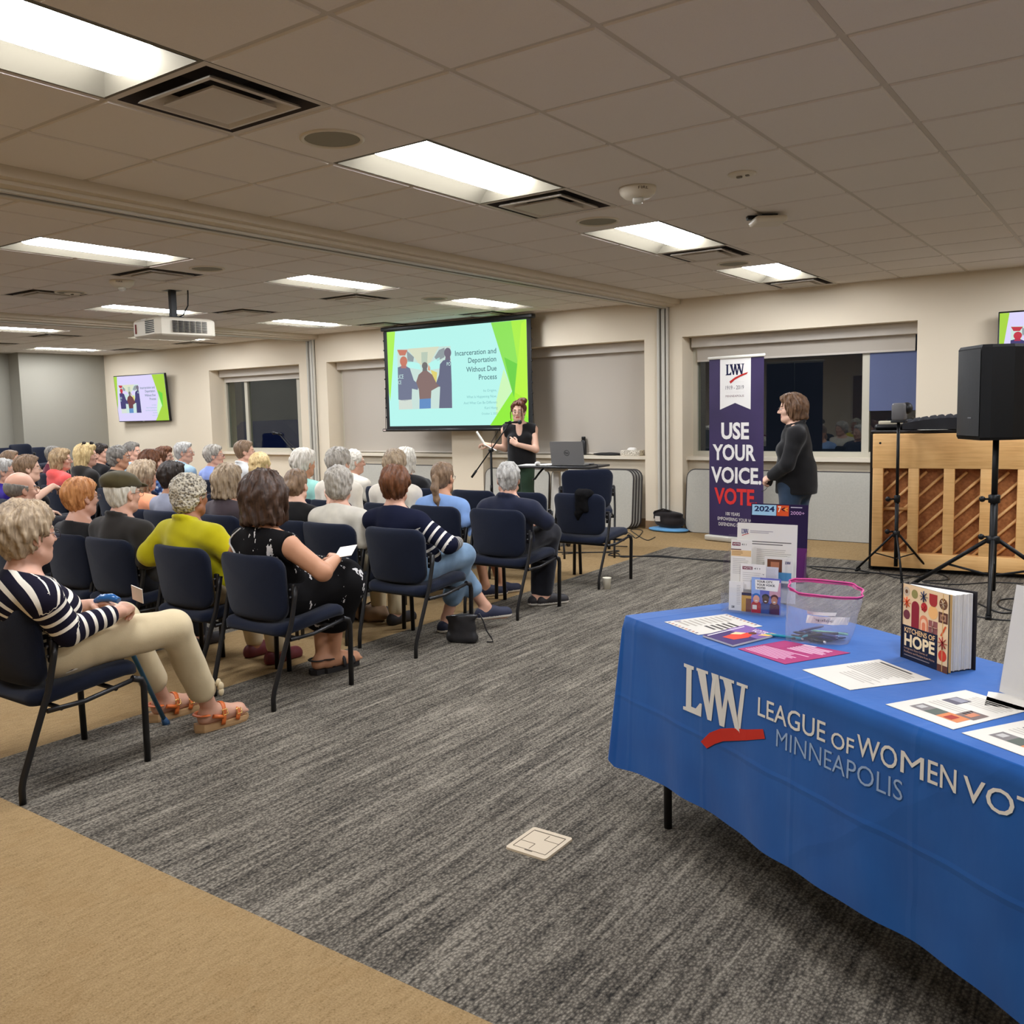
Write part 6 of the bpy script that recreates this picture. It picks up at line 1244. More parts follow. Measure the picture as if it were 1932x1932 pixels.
for x in (.17, TL-.17):
    for y in (.06, TW-.06): MB().m(mat('steel_black', (26, 25, 26), .45)).cyl((x, y, 0), (x, y, TZ-.035), .0145, n=12).build('leg', None, tt)
    MB().m(mat('steel_black', (26, 25, 26), .45)).cyl((x, .06, .16), (x, TW-.06, .16), .010, n=10).build('cross_bar', None, tt)
# cloth: top plus hanging skirt with folds
def hemz(s):  # s runs along the front from the left corner
    return .175+.045*math.sin(min(1, max(0, s)/1.8)*PI)+.012*math.sin(s*5.1+.5)
def front_off(x, z):
    v = (TZ-z)/TZ
    return .010+.020*v+.012*v*math.sin(x*7.3+.8*z+.4)*min(1, v*2.2)+.007*v*math.sin(x*17+1.1)+.004*math.sin(x*31+z*9)*v+(.03*v*math.exp(-((x+.02)/.10)**2))
cb = NT('cloth_blue', .75, .2); n = cb.noise(cb.mapping(), 900, 2); n2 = cb.noise(cb.mapping((1, 1, 1)), 5, 3); cr = cb.voronoi(cb.mapping((1, 1, 1), (.4, .3, .5)), 3.4, 'DISTANCE_TO_EDGE'); cr2 = cb.noise(cb.mapping((1, 1, .35)), 9, 3)
cb.color(cb.ramp(n2, [(.3, (12, 78, 150)), (.7, (16, 87, 162))])); sx_ = cb.nt.nodes.new('ShaderNodeSeparateXYZ'); wv = cb.noise(cb.mapping((1, 1, 1)), 6, 2); cb.nt.links.new(cb.tc.outputs['Object'], sx_.inputs[0])
fold = lambda v, per, off: cb.math('MINIMUM', cb.math('ABSOLUTE', cb.math('SUBTRACT', cb.math('FRACT', cb.math('ADD', cb.math('DIVIDE', v, per), cb.math('MULTIPLY_ADD', wv, .05, off))), .5)), .035)
h_ = cb.math('ADD', cb.math('MULTIPLY', fold(sx_.outputs[0], .41, .30), -12), cb.math('MULTIPLY', fold(sx_.outputs[2], .36, .22), -12)); diag = cb.math('ADD', cb.math('MULTIPLY', sx_.outputs[0], .6), cb.math('MULTIPLY', sx_.outputs[2], -.8)); h_ = cb.math('ADD', h_, cb.math('MULTIPLY', fold(diag, .9, .1), -10)); h_ = cb.math('ADD', h_, cb.math('ADD', cb.math('MULTIPLY', cr2, 1.4), cb.math('MULTIPLY', n, .04))); cb.bump(h_, .22, .012); cb.b.inputs['Sheen Weight'].default_value = .2; blue = cb.m
b = MB().m(blue); per = []          # perimeter samples (x, y, nx, ny, front flag)
N1, N2, r_ = 150, 44, .025
for k in range(N1+1): per.append((TL*k/N1, 0, 0, -1))
for k in range(1, 7): a = -PI/2+PI/2*k/7; per.append((TL, 0, math.cos(a), math.sin(a)))
for k in range(N2+1): per.append((TL, TW*k/N2, 1, 0))
for k in range(1, 7): a = PI/2*k/7; per.append((TL, TW, math.cos(a), math.sin(a)))
for k in range(N1//2+1): per.append((TL-TL*k/(N1//2), TW, 0, 1))
for k in range(1, 7): a = PI/2+PI/2*k/7; per.append((0, TW, math.cos(a), math.sin(a)))
for k in range(N2+1): per.append((0, TW-TW*k/N2, -1, 0))
for k in range(1, 7): a = PI+PI/2*k/7; per.append((0, 0, math.cos(a), math.sin(a)))
zz = [0, .004, .012, .025, .05, .09, .14, .20, .27, .34, .41, .48, .53, .56]
rows = []
for d in zz:
    row = []
    for (x, y, nx, ny) in per:
        if ny < -.99: L = TZ-hemz(x); o_ = None
        else: L = .54
        u = d/.56*L; z = TZ+.004-u
        if d <= .025: o = .003+.007*math.sin(d/.025*PI/2)
        if ny < -.99: o = front_off(x, z) if d > .025 else .003+.4*d
        elif d > .025:
            v = u/TZ; s_ = x*3+y*9; o = .012+.03*v+.010*v*math.sin(s_*4.0)+.006*v*math.sin(s_*9+1)+(.05*v if (abs(nx) < .99 and abs(ny) < .99) else 0)
        row.append((x+nx*o, y+ny*o, z))
    rows.append(row)
vs = [[b.bm.verts.new(p) for p in row] for row in rows]; n_ = len(per)
for i in range(len(vs)-1):
    for j in range(n_): b._face([vs[i][j], vs[i][(j+1) % n_], vs[i+1][(j+1) % n_], vs[i+1][j]], True)
b._face(vs[0], False)
cloth_o = b.build('tablecloth', None, None, loc=(*tw(0, 0)[:2], 0), rot=(0, 0, TH)); tag(cloth_o, 'blue tablecloth printed with white and red league lettering', 'tablecloth')
b = MB()
def onfront(x, z, lift=.0022): return (x, -(front_off(x, z)+lift), z)
slope = lambda x: (x-.75)*.028
# red brush stroke and block letters of the emblem
logo_lwv(b, lambda x, z: onfront(x, z+(x-.38)*.04), .380, .510, .702, .664, ink((224, 220, 210)))
def subdiv_poly(pts, rgb):
    b.m(ink(rgb)); n = len(pts)//2; up, dn = pts[:n], pts[n:][::-1]
    P = [[onfront(a[0]+(c_[0]-a[0])*t, a[1]+(c_[1]-a[1])*t, .0024) for t in (0, .5, 1)] for a, c_ in zip(up, dn)]; b.grid(P, False)
up = [(.474, .432), (.52, .476), (.57, .505), (.63, .526), (.70, .545), (.775, .570)]; dn = [(.505, .420), (.545, .448), (.585, .470), (.64, .490), (.70, .512), (.785, .545)]
subdiv_poly(up+dn[::-1], (198, 52, 38))
def ft(s_, x0, x1, z0, h_, rgb, off): b.m(ink(rgb)).text(s_, lambda p, q: onfront(p, q+slope(p)), w=x1-x0, h=h_, x=x0, y=z0, offset=off)
wt = (224, 220, 208); ft('LEAGUE', .750, 1.018, .604, .054, wt, .006); ft('OF', 1.040, 1.119, .601, .042, wt, .006); ft('WO', 1.128, 1.254, .607, .054, wt, .006); ft('M', 1.264, 1.330, .6085, .054, wt, 0.0); ft('EN', 1.341, 1.418, .610, .054, wt, .006); ft('VOTERS', 1.436, 1.752, .606, .054, wt, .006); ft('MINNEAPOLIS', .832, 1.272, .537, .051, (150, 174, 204), -.004)
b.build('printed_lettering', None, cloth_o)
# ---- papers
TZc = TZ+.0045
def paper(label, quad, thick=.0012, rgb=(206, 200, 189), prints=None, layer=0, name='flyer', cat='paper', group='papers on the display table'):
    """quad: four pixel corners on the cloth, in order round the sheet"""
    Q_ = [np.array((*tloc(*p), 0)) if len(p) == 2 else np.array((p[0], p[1], 0)) for p in quad]; c = sum(Q_)/4; w_ = tw(c[0], c[1]); t = thing(name, label, cat, (w_[0], w_[1], TZc+.0015*layer), rz=TH, group=group); q = [p-c for p in Q_]
    b = MB().m(ink(rgb)).loft([[(p[0], p[1], .0002) for p in q], [(p[0], p[1], thick) for p in q]], True, smooth=False); b.build('sheet', None, t)
    if prints:
        Hh = homog([(0, 0), (1, 0), (1, 1), (0, 1)], [(p[0], p[1]) for p in q])
        def fn(u, v, d=.0003): p = Hh@np.array((u, v, 1.0)); return (p[0]/p[2], p[1]/p[2], thick+d)
        b = MB(); prints(b, fn); b.build('printing', None, t)
    return t
def lines(b, fn, u0, u1, v0, v1, n, rgb=(150, 144, 134), fill=.45, seed=1):
    r = random.Random(seed); b.m(ink(rgb))
    for k in range(n):
        v = v0+(v1-v0)*(k+.5)/n; h = (v1-v0)/n*fill/2; e = u0+(u1-u0)*r.uniform(.75, 1); b.poly([fn(u0, v-h), fn(e, v-h), fn(e, v+h), fn(u0, v+h)])
def rc(b, fn, u0, v0, u1, v1, rgb, d=.0003): b.m(ink(rgb)).poly([fn(u0, v0, d), fn(u1, v0, d), fn(u1, v1, d), fn(u0, v1, d)])
g5 = lambda x, y: (1240+x*400/1932, 1150+y*400/1932); c6 = lambda x, y: (1200+x*732/1932, 950+y*732/1932); g3 = lambda x, y: (1640+x*292/1567, 1080+y*360/1932)
def pr1(b, fn):
    for k in range(9):
        for v in (.04, .96): rc(b, fn, .06+k*.1, v-.02, .10+k*.1, v+.02, ((96, 74, 92), (176, 92, 60))[k % 2])
    lines(b, fn, .55, .92, .30, .75, 5, (70, 64, 60), .5); lines(b, fn, .10, .52, .12, .88, 9, (168, 160, 148)); rc(b, fn, .05, .12, .11, .22, (150, 140, 156))
paper('white sheet with a striped border at the left end of the blue table', [g5(65, 118), g5(375, 238), g5(960, 158), g5(632, 46)], prints=pr1)
def pr2(b, fn):
    rc(b, fn, 0, 0, 1, 1, (64, 46, 96)); rc(b, fn, .0, .55, 1, 1, (122, 90, 150), .0005); b.m(ink((206, 66, 48))).poly([fn(*p, .0008) for p in ((.40, .18), (.72, .22), (.80, .5), (.70, .66), (.52, .70), (.36, .46))]); b.m(ink((236, 196, 150))).poly([fn(*p, .001) for p in ((.34, .40), (.52, .52), (.50, .66), (.30, .56))]); b.m(ink((92, 54, 40))).poly([fn(.62+.10*math.cos(a), .72+.07*math.sin(a), .001) for a in np.linspace(0, 2*PI, 14)[:-1]]); b.m(ink((236, 180, 96))).poly([fn(*p, .0008) for p in ((.80, .7), (1, .80), (1, 1), (.86, .98))]); b.m(ink((226, 216, 222))).poly([fn(*p, .0009) for p in ((.08, .04), (.13, .04), (.12, .9), (.08, .92))]); b.m(ink((240, 226, 226))).text('VOTE!', lambda x, y: fn(x, y, .0012), w=.42, h=.15, x=.44, y=.80)
paper('colourful purple and red voting magazine on the table edge', [g5(415, 258), g5(690, 350), g5(1090, 250), g5(800, 165)], .006, (214, 206, 206), pr2, 1, 'magazine', 'magazine')
def pr3(b, fn):
    rc(b, fn, .06, .55, .34, .94, (166, 62, 110)); lines(b, fn, .42, .94, .60, .92, 6, (226, 186, 204), .5); lines(b, fn, .08, .94, .08, .50, 8, (214, 166, 190), .5, 3); rc(b, fn, .40, .93, .60, .98, (232, 202, 214), .0006)
paper('magenta leaflet with pale text beside the bag of pens', [g5(735, 365), g5(1165, 505), g5(1760, 402), g5(1160, 290)], rgb=(158, 56, 104), prints=pr3)
def pr4(b, fn): lines(b, fn, .52, .94, .14, .92, 3, (90, 86, 82), .4, 5) if False else None; rc(b, fn, .06, .06, .20, .20, (222, 214, 200)); lines(b, fn, .30, .95, .08, .92, 14, (160, 154, 144), .4, 4); lines(b, fn, .55, .95, .86, .96, 2, (70, 66, 64), .5)
def sheetlines(b, fn):
    b.m(ink((158, 152, 142)))
    for k in range(13):
        u = .10+k*.062; r = .97 if k % 3 else .70
        b.poly([fn(u, .34), fn(u+.022, .34), fn(u+.022, r), fn(u, r)])
    b.m(ink((80, 76, 74)))
    for u in (.90, .945): b.poly([fn(u, .30), fn(u+.022, .30), fn(u+.022, .92), fn(u, .92)])
paper('white text sheet in the middle of the table before the cookbook', [c6(828, 832), c6(1065, 933), c6(1470, 880), c6(1210, 780)], prints=lambda b, fn: [lines(b, fn, .10, .92, .50, .90, 9, (160, 154, 144), .4, 4), lines(b, fn, .12, .9, .91, .97, 1, (80, 76, 72), .5), lines(b, fn, .30, .92, .28, .48, 4, (176, 170, 160), .4, 8)])
def pr6(b, fn):
    lines(b, fn, .30, .95, .62, .90, 6, (176, 170, 160), .35, 5); lines(b, fn, .16, .80, .36, .50, 3, (176, 170, 160), .35, 6)
    rc(b, fn, .18, .52, .42, .72, (92, 88, 98)); rc(b, fn, .20, .60, .40, .70, (140, 138, 146), .0006); rc(b, fn, .66, .30, .92, .50, (112, 96, 92)); rc(b, fn, .74, .34, .84, .46, (186, 120, 90), .0006)
    rc(b, fn, .18, .14, .40, .30, (120, 114, 112)); rc(b, fn, .40, .14, .58, .30, (86, 92, 84)); rc(b, fn, .58, .14, .88, .30, (196, 122, 78)); rc(b, fn, .66, .16, .78, .26, (150, 52, 42), .0006); rc(b, fn, .22, .18, .32, .26, (176, 172, 168), .0006)
p6 = [g3(165, 1345), g3(850, 1600), g3(1640, 1400), g3(975, 1200)]
paper('white photo flyer on the table edge, second sheet from the right', p6, prints=pr6)
d6 = tloc(*g3(935, 1635))-tloc(*g3(165, 1345)); paper('white photo flyer at the right frame edge of the table', [(*(tloc(*p)+d6), 0) for p in p6], prints=pr6)
e_ = tloc(*g3(1205, 1215)); 
paper('white sheet under the upright flyer at the right frame edge', [(e_[0], e_[1], 0), (e_[0]+.07, e_[1]-.10, 0), (e_[0]+.30, e_[1]+.05, 0), (e_[0]+.23, e_[1]+.15, 0)])
# upright flyer in an acrylic holder at the right edge
w_ = tw(1.215, .372); fl_ = thing('sign_holder', 'upright white flyer in a clear sign holder at the right picture edge', 'sign holder', (w_[0], w_[1], TZc), rz=TH-.12)
clr = clear('clear_acrylic', (.985, .99, 1), .035, .30, .05)
ln = .16; R = Euler((-ln, 0, 0)).to_matrix(); ff = lambda x, z, d=0: tuple(R@Vector((x, d, z)))
b = MB().m(ink((222, 216, 206))).loft([[ff(x, z, 0) for x, z in ((0, .004), (.216, .004), (.216, .283), (0, .283))], [ff(x, z, .0015) for x, z in ((0, .004), (.216, .004), (.216, .283), (0, .283))]], True, smooth=False); b.build('flyer_sheet', None, fl_)
b = MB(); fn = lambda u, v, d=.0004: ff(u*.216, .004+v*.279, -d); lines(b, fn, .28, .9, .50, .60, 4, (130, 126, 122), .4, 2); rc(b, fn, .36, .16, .60, .34, (104, 98, 98)); rc(b, fn, .36, .66, .60, .82, (92, 88, 92)); lines(b, fn, .3, .9, .86, .95, 3, (120, 116, 112), .4); b.build('printing', None, fl_)
MB().m(clr).loft([[ff(x, z, -.003) for x, z in ((-.004, 0), (.22, 0), (.22, .287), (-.004, .287))], [ff(x, z, -.0015) for x, z in ((-.004, 0), (.22, 0), (.22, .287), (-.004, .287))]], True, smooth=False).build('acrylic', None, fl_)
# ---- cookbook standing half open
B0 = np.array((.853, .424)); bk = thing('cookbook', 'thick cookbook titled kitchens of hope standing open on the table', 'book', (*tw(*B0)[:2], TZc), rz=TH-math.radians(9.1)); BW, BH, BT = .188, .222, .088
cov = (238, 206, 160); cm = mat('book_cream', cov, .5); hard = mat('book_board', (30, 26, 30), .5); pgm = NT('book_pages', .8); n = pgm.noise(pgm.mapping((300, 300, 2)), 1.0, 2); pgm.color(pgm.ramp(n, [(.3, (196, 190, 182)), (.6, (232, 228, 220))])); pgm = pgm.m
MB().m(hard).box((BW/2, .0015, BH/2), (BW, .003, BH)).build('front_cover', None, bk)
a2 = math.atan2(BT, BW); MB().m(hard).box((BW/2*.97, .016+BT*.5+.004, BH/2), (BW*1.01, .003, BH), (0, 0, a2*.86)).build('back_cover', None, bk); MB().m(hard).box((-.002, .010, BH/2), (.004, .026, BH), (0, 0, .2)).build('spine', None, bk)
b = MB().m(pgm)
for k in range(13):
    t0, t1 = k/13, (k+.93)/13; y0, y1 = .004+t0*(BT*.97), .004+t1*(BT*.97); x1_ = BW-.004-.008*t0-(.003 if k % 3 else .0)
    b.loft([[(.004, .004+.022*t0, z), (x1_, y0, z), (x1_-.002, y1, z), (.004, .004+.022*t1, z)] for z in (.004, BH-.005)], True, smooth=False)
b.build('page_block', None, bk)
MB().m(mat('book_flap', (214, 172, 108), .6)).box((BW-.012, .006, BH/2), (.024, .004, BH-.003), (0, 0, .5)).build('jacket_flap', None, bk)
b = MB(); cf = lambda x, z, d=.0004: (x, -d, z)
def quadp(x0, z0, x1, z1, rgb, d=.0006): b.m(ink(rgb)).poly([cf(x0, z0, d), cf(x1, z0, d), cf(x1, z1, d), cf(x0, z1, d)])
def disc(x, z, r, rgb, d=.0008, sx=1): b.m(ink(rgb)).poly([cf(x+r*sx*math.cos(a), z+r*math.sin(a), d) for a in np.linspace(0, 2*PI, 22)[:-1]])
def star(x, z, r, rgb, n=8):
    b.m(ink(rgb))
    for k in range(n): a = 2*PI*k/n; b.tube([cf(x, z, .001), cf(x+r*math.cos(a), z+r*math.sin(a), .001)], r*.17, 5, flat=.1)
def arch(x, z0, w_, h_, rgb, d=.0008): b.m(ink(rgb)).poly([cf(x-w_/2, z0, d), cf(x+w_/2, z0, d)]+[cf(x+w_/2*math.cos(a), z0+h_-w_/2+w_/2*math.sin(a), d) for a in np.linspace(0, PI, 12)])
quadp(0, 0, BW, BH, cov, .0003); quadp(0, 0, .148, .100, (30, 36, 56)); quadp(.148, 0, BW, .020, (110, 66, 52))
disc(.018, .200, .014, (206, 186, 158)); disc(.018, .200, .006, (112, 76, 50), .001); disc(.052, .198, .013, (150, 142, 84)); star(.090, .198, .016, (40, 58, 96)); arch(.128, .178, .034, .001, (168, 52, 50)) if False else b.m(ink((172, 54, 52))).poly([cf(.112, .212, .0008), cf(.112, .190, .0008)]+[cf(.128-.016*math.cos(a), .190-.014*math.sin(a), .0008) for a in np.linspace(0, PI, 10)]+[cf(.144, .212, .0008)])
disc(.168, .192, .016, (116, 78, 54)); star(.168, .192, .012, (222, 200, 170), 6); star(.020, .168, .016, (226, 86, 44)); arch(.056, .100, .032, .078, (146, 42, 52)); disc(.092, .168, .013, (186, 46, 52)); star(.092, .165, .012, (196, 70, 60), 5); disc(.128, .160, .019, (246, 186, 116)); quadp(.150, .138, .186, .168, (96, 60, 48)); quadp(.157, .144, .179, .162, (176, 132, 104), .0008); disc(.168, .153, .006, (96, 60, 48), .001)
disc(.020, .132, .014, (118, 58, 64)); arch(.092, .100, .034, .044, (232, 140, 100)); arch(.092, .100, .024, .034, (246, 200, 160), .0012); arch(.092, .100, .014, .024, (228, 130, 92), .0015); quadp(.111, .100, .147, .136, (150, 92, 88)); star(.129, .118, .018, (206, 170, 150), 4); b.m(ink((214, 92, 48))).poly([cf(*p, .0008) for p in ((.158, .102), (.164, .100), (.182, .130), (.176, .132))]); star(.168, .082, .018, (164, 42, 46)); disc(.168, .046, .016, (214, 68, 48))
b.m(ink((240, 198, 140))).text('KITCHENS OF', lambda x, z: cf(x, z, .001), w=.126, h=.0145, x=.012, y=.080, offset=.02); b.m(ink((250, 226, 178))).text('HOPE', lambda x, z: cf(x, z, .001), w=.126, h=.034, x=.012, y=.041, offset=.035)
b.m(ink((214, 170, 140))).text('Immigrants Share Stories of', lambda x, z: cf(x, z, .001), w=.098, h=.006, x=.012, y=.030).text('Resilience and Recipes from Home', lambda x, z: cf(x, z, .001), w=.126, h=.006, x=.012, y=.020); b.m(ink((150, 140, 140))).poly([cf(.012, .011, .001), cf(.118, .011, .001), cf(.118, .0135, .001), cf(.012, .0135, .001)])
b.build('cover_printing', None, bk)
# ---- leaflet holders
hy = math.radians(34.3)
def holder(label, o, yaw, pieces, wd=.225, name='leaflet_holder'):
    t = thing(name, label, 'leaflet holder', (*tw(*o)[:2], TZc), rz=TH+yaw, group='clear leaflet holders'); b = MB().m(clr)
    b.box((wd/2, .04, .004), (wd, .10, .005)); b.box((wd/2, -.010, .048), (wd, .003, .09)); b.box((wd/2, .066, .14), (wd, .003, .27), (-.10, 0, 0))
    for x in (0, wd): b.prism([(x, -.008, .002), (x, .07, .002), (x, .085, .22), (x, .02, .20), (x, -.008, .10)], (.003, 0, 0))
    b.build('acrylic', None, t); return t
hd_ = holder('clear leaflet holder with voting leaflets facing the camera side', (.106, .339), hy, None)
def card(owner, x0, x1, z0, z1, y, label, rgb, prints, lean=.07, thick=.003):
    w_ = owner.location; m_ = Matrix.Translation(w_)@Euler(owner.rotation_euler).to_matrix().to_4x4(); loc = m_@Vector((x0, y, z0)); t = thing('leaflet', label, 'leaflet', loc, rot=(-lean, 0, owner.rotation_euler.z), group='leaflets in the clear holders'); W_, H_ = x1-x0, z1-z0
    MB().m(ink(rgb)).box((W_/2, thick/2, H_/2), (W_, thick, H_)).build('sheet', None, t); b = MB(); fn = lambda u, v, d=.0004: (u*W_, -d, v*H_); prints(b, fn); b.build('printing', None, t)
def tag411(b, fn, u, v, w_, h_):
    rc(b, fn, u, v, u+w_*.56, v+h_, (118, 34, 62)); b.m(ink((238, 230, 226))).text('VOTE', lambda x, y: fn(x, y, .0008), w=w_*.48, h=h_*.56, x=u+w_*.04, y=v+h_*.22, offset=.02); b.m(ink((60, 56, 60))).text('411', lambda x, y: fn(x, y, .0008), w=w_*.34, h=h_*.5, x=u+w_*.64, y=v+h_*.22)
def c_letter(b, fn): logo_lwv(b, lambda x, y: fn(x, y, .0005), .07, .86, .19, .92, ink((60, 60, 120))); b.m(ink((190, 70, 66))).poly([fn(.08, .83), fn(.20, .86), fn(.20, .868), fn(.08, .84)]); lines(b, fn, .22, .62, .87, .91, 2, (176, 170, 176), .5); lines(b, fn, .16, .94, .72, .78, 2, (110, 106, 104), .4); lines(b, fn, .34, .94, .30, .68, 16, (190, 186, 180), .35, 7)
def c_v411(b, fn): tag411(b, fn, .06, .86, .70, .08); rc(b, fn, .02, .62, .98, .76, (226, 190, 138)); lines(b, fn, .06, .6, .64, .74, 3, (176, 140, 96), .4); rc(b, fn, .0, .765, .5, .785, (96, 40, 50)); lines(b, fn, .1, .9, .2, .58, 9, (196, 192, 186), .35)
def c_411b(b, fn): tag411(b, fn, .08, .78, .70, .12); lines(b, fn, .1, .9, .3, .7, 5, (206, 202, 196), .3); b.m(ink((70, 64, 80))).poly([fn(.86, .66), fn(.90, .60), fn(.94, .66), (fn(.90, .63))])
def c_photo(b, fn): rc(b, fn, .10, .30, .62, .92, (110, 66, 48)); rc(b, fn, .22, .52, .52, .82, (176, 116, 86), .0006); rc(b, fn, .08, .2, .7, .38, (92, 70, 64), .0007); rc(b, fn, .45, .1, .95, .42, (88, 146, 186), .0008); rc(b, fn, .66, .66, .98, .92, (226, 220, 212)); logo_lwv(b, lambda x, y: fn(x, y, .0009), .72, .76, .92, .86, ink((70, 66, 110)))
def c_white(b, fn): lines(b, fn, .55, .85, .2, .9, 12, (190, 186, 182), .3); logo_lwv(b, lambda x, y: fn(x, y, .0006), .2, .08, .42, .16, ink((40, 40, 60)))
def c_grey(b, fn): lines(b, fn, .1, .9, .2, .9, 7, (190, 188, 192), .3)
def c_city(b, fn):
    rc(b, fn, 0, 0, 1, 1, (110, 112, 190)); rc(b, fn, 0, .52, .3, 1, (150, 176, 226), .0005); rc(b, fn, .62, .5, 1, .9, (214, 160, 170), .0005); b.m(ink((244, 240, 232))).poly([fn(*p, .0007) for p in ((.14, .66), (.90, .64), (.96, .96), (.12, .94))])
    for s_, v in (('YOUR CITY.', .865), ('YOUR VOICE.', .775), ('VOTE!', .685)): b.m(ink((46, 40, 56))).text(s_, lambda x, y: fn(x, y, .001), w={'YOUR CITY.': .56, 'YOUR VOICE.': .64, 'VOTE!': .30}[s_], h=.055, x=.18, y=v, offset=.03)
    for u, sk, tp, hr in ((.18, (232, 164, 140), (184, 44, 52), (40, 110, 190)), (.50, (86, 52, 44), (62, 80, 140), (34, 26, 30)), (.80, (196, 132, 104), (84, 40, 66), (92, 52, 44))):
        rc(b, fn, u-.17, 0, u+.17, .26, tp, .0012); D = lambda cx_, cy_, rx, ry, rgb, d: b.m(ink(rgb)).poly([fn(cx_+rx*math.cos(a), cy_+ry*math.sin(a), d) for a in np.linspace(0, 2*PI, 18)[:-1]])
        D(u, .24, .16, .10, tp, .0013); D(u, .47, .13, .085, hr, .0014); D(u, .39, .11, .11, sk, .0016); D(u, .345, .045, .018, (232, 226, 222), .0018)
    rc(b, fn, .05, .10, .20, .22, (226, 216, 206), .002)
def c_gold(b, fn): rc(b, fn, 0, 0, 1, 1, (206, 156, 66)); rc(b, fn, .3, 0, 1, .7, (120, 66, 48), .0006); rc(b, fn, 0, .85, 1, 1, (58, 50, 66), .0006)
card(hd_, .035, .251, .040, .322, .050, 'white league letter standing tallest in the front holder', (228, 224, 216), c_letter, .09)
card(hd_, .022, .098, .105, .262, .030, 'white and tan voter leaflet at the left of the holder', (230, 226, 218), c_v411, .08)
card(hd_, .145, .246, .115, .206, .034, 'leaflet with a portrait photo at the right of the holder', (224, 220, 212), c_photo, .08)
card(hd_, .062, .155, .085, .178, .020, 'white voter leaflet in the middle of the holder', (234, 230, 224), c_411b, .07)
card(hd_, .150, .198, .12, .172, .024, 'small pale grey card in the middle of the holder', (206, 206, 214), c_grey, .07)
card(hd_, .024, .076, .006, .112, .008, 'narrow white card at the left front of the holder', (234, 230, 224), c_white, .05)
card(hd_, .072, .125, .006, .075, .006, 'gold and brown card at the front of the holder', (206, 156, 66), c_gold, .04)
card(hd_, .108, .212, .006, .134, .003, 'colourful leaflet of three people reading your city your voice vote', (110, 112, 190), c_city, .05)
bo = np.array((.106, .339))+np.array((math.cos(hy), math.sin(hy)))*.02+np.array((-math.sin(hy), math.cos(hy)))*.20
h2 = holder('second clear holder behind, with the dark purple report', tuple(bo), hy-.02, None, .225)
def c_2024(b, fn):
    rc(b, fn, 0, 0, 1, 1, (40, 26, 62)); rc(b, fn, 0, .0, 1, .42, (96, 40, 96), .0005); rc(b, fn, .02, .84, .45, .985, (164, 206, 232), .0007); b.m(ink((34, 42, 84))).text('2024', lambda x, y: fn(x, y, .001), w=.36, h=.07, x=.06, y=.895, offset=.03); lines(b, fn, .05, .43, .85, .885, 2, (60, 84, 130), .5); rc(b, fn, .46, .84, .67, .985, (222, 86, 42), .0007); b.m(ink((246, 232, 214))).text('7', lambda x, y: fn(x, y, .001), w=.055, h=.075, x=.48, y=.895, offset=.03); b.m(ink((40, 26, 50))).text('<', lambda x, y: fn(x, y, .001), w=.06, h=.07, x=.54, y=.895, offset=.03); b.m(ink((244, 166, 70))).text('<', lambda x, y: fn(x, y, .0012), w=.06, h=.07, x=.59, y=.895, offset=.03); lines(b, fn, .47, .65, .85, .885, 2, (250, 222, 200), .5)
    b.m(ink((214, 170, 214))).text('2000+', lambda x, y: fn(x, y, .001), w=.24, h=.045, x=.70, y=.865); lines(b, fn, .70, .95, .95, .975, 1, (200, 190, 206), .5)
card(h2, .004, .22, .095, .374, .045, 'dark purple annual report with 2024 printed at its top left', (40, 26, 62), c_2024, .09)
# ---- zip bag of pens
bb0, bb1 = np.array((.545, .262)), np.array((.672, .400)); by_ = math.atan2(*(bb1-bb0)[::-1]); zb = thing('zip_bag', 'clear plastic zip bag with a pink zip standing open on the table', 'plastic bag', (*tw(*bb0)[:2], TZc), rz=TH+by_)
pl_m = clear('bag_plastic', (.97, .97, 1), .03, .30, .15, .20)
bwid = np.linalg.norm(bb1-bb0)
def bagpt(a, t):
    """a round the bag 0-1, t up 0-1"""
    an = 2*PI*a; ca, sa = math.cos(an), math.sin(an); wx = (bwid/2)*(1-t)+.115*t; wy = .050*(1-t)+(.012+.030*t)*t; cx_ = bwid/2+.022*t; wig = .006*math.sin(3*an+t*5)*t+.004*math.sin(9*an+t*11)
    z = t*(.172+.018*sa*t-.012*ca*t)+.0005
    return (cx_+wx*math.copysign(abs(ca)**.7, ca)+wig, .02+wy*math.copysign(abs(sa)**.8, sa)+wig, z)
b = MB().m(pl_m); P = [[bagpt(a, t) for a in np.linspace(0, 1, 49)] for t in np.linspace(0, 1, 22)]; b.grid(P); b.poly([bagpt(a, 0) for a in np.linspace(0, 1, 49)[:-1]]); b.build('bag_film', None, zb)
b = MB().m(mat('zip_pink', (206, 72, 140), .4)); b.grid([[bagpt(a, t) for a in np.linspace(0, 1, 49)] for t in (.935, 1.0)]); b.tube([bagpt(a, .985) for a in np.linspace(0, 1, 40)[:-1]], .0028, 6, closed=True); b.build('zip_strip', None, zb)
lm = MB().m(ink((232, 230, 228)))
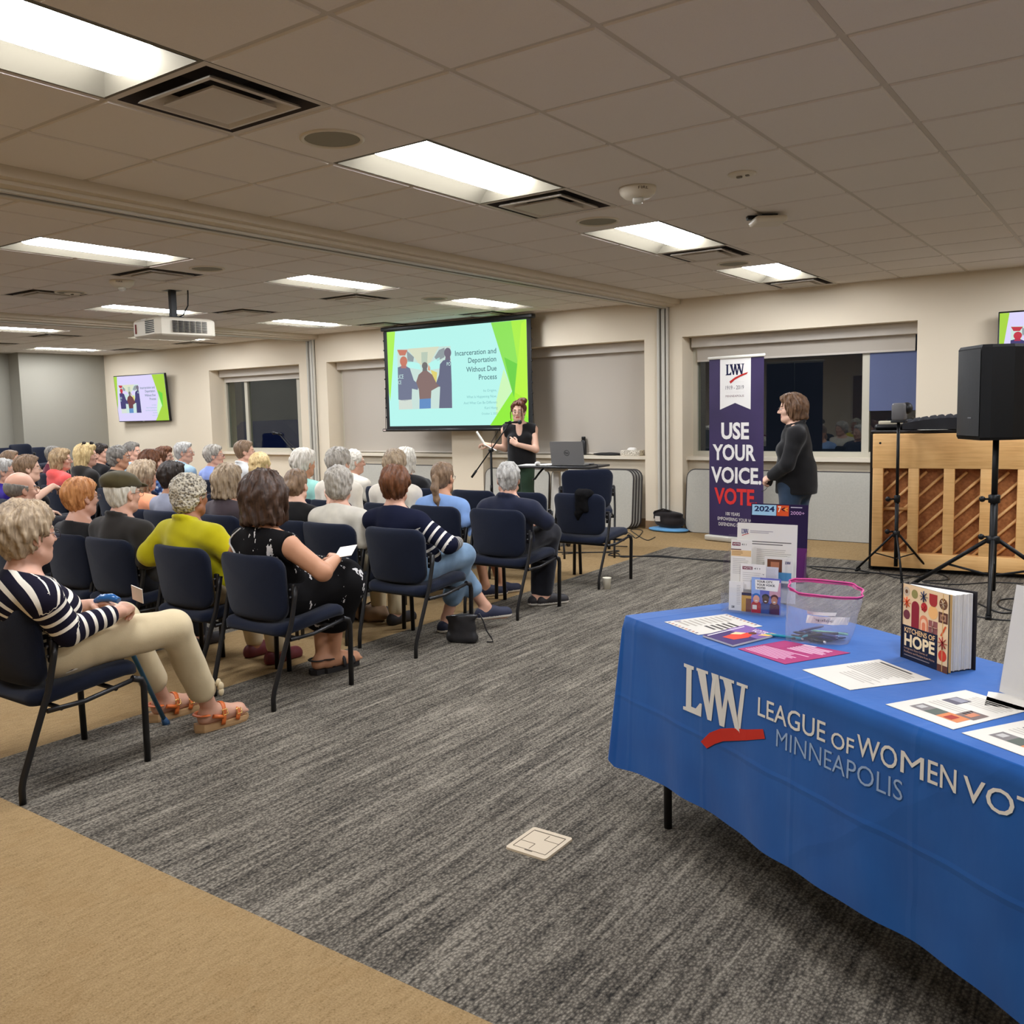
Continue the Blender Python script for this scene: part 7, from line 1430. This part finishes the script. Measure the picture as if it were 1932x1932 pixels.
for a0, a1, t0, t1 in ((.70, .88, .38, .54), (.70, .79, .56, .63)):
    lm.grid([[tuple(np.array(bagpt(a, t))+np.array((0, -.001, 0))) for a in np.linspace(a0, a1, 12)] for t in (t0, t1)], False)
lm.build('label_patch', None, zb)
lab = MB().m(ink((120, 118, 122))); f_ = lambda x, y: tuple(np.array(bagpt(.72+x, .44+y))+np.array((0, -.002, 0))); lab.text('Ziploc', f_, w=.07, h=.05); lab.build('lettering', None, zb)
rp = random.Random(5); pens = []
for k in range(13):
    x, y = bwid/2+rp.uniform(-.035, .035), .02+rp.uniform(-.016, .016); an = rp.uniform(-.5, .5)+(.0 if k % 3 else .7); rgb = ((30, 30, 34), (40, 60, 120), (30, 30, 34), (150, 214, 190), (60, 60, 66), (44, 52, 110), (30, 130, 140))[k % 7]
    m_ = Matrix.Translation(zb.location)@Euler(zb.rotation_euler).to_matrix().to_4x4(); p_ = m_@Vector((x, y, .007+.0088*(k//4)))
    t = thing('pen', 'ballpoint pen, one of the jumble inside the clear zip bag', 'pen', p_, rz=zb.rotation_euler.z+an, group='pens inside the zip bag'); MB().m(mat('pen_%d_%d_%d' % rgb, rgb, .3)).tube([(-.055, 0, 0), (-.045, 0, 0), (.045, 0, 0), (.058, 0, 0)], [.0012, .0044, .0044, .0028], 8).build('barrel', None, t)
for k, (q, an, rgb, lb) in enumerate((((1478, 1206), .25, (36, 140, 160), 'teal pen lying on the table left of the zip bag'), ((1524, 1210), -.05, (24, 24, 28), 'black pen with a white tip lying before the zip bag'))):
    l_ = tloc(*q); w_ = tw(*l_); t = thing('pen', lb, 'pen', (w_[0], w_[1], TZc+.0075), rz=TH+by_-.55+an); MB().m(mat('pen_%d_%d_%d' % rgb, rgb, .3)).tube([(-.062, 0, 0), (-.050, 0, 0), (.05, 0, 0), (.062, 0, 0)], [.0014, .005, .005, .003], 8).build('barrel', None, t); MB().m(ink((230, 228, 226))).cyl((.05, 0, 0), (.064, 0, 0), .0036, n=8).build('tip', None, t)
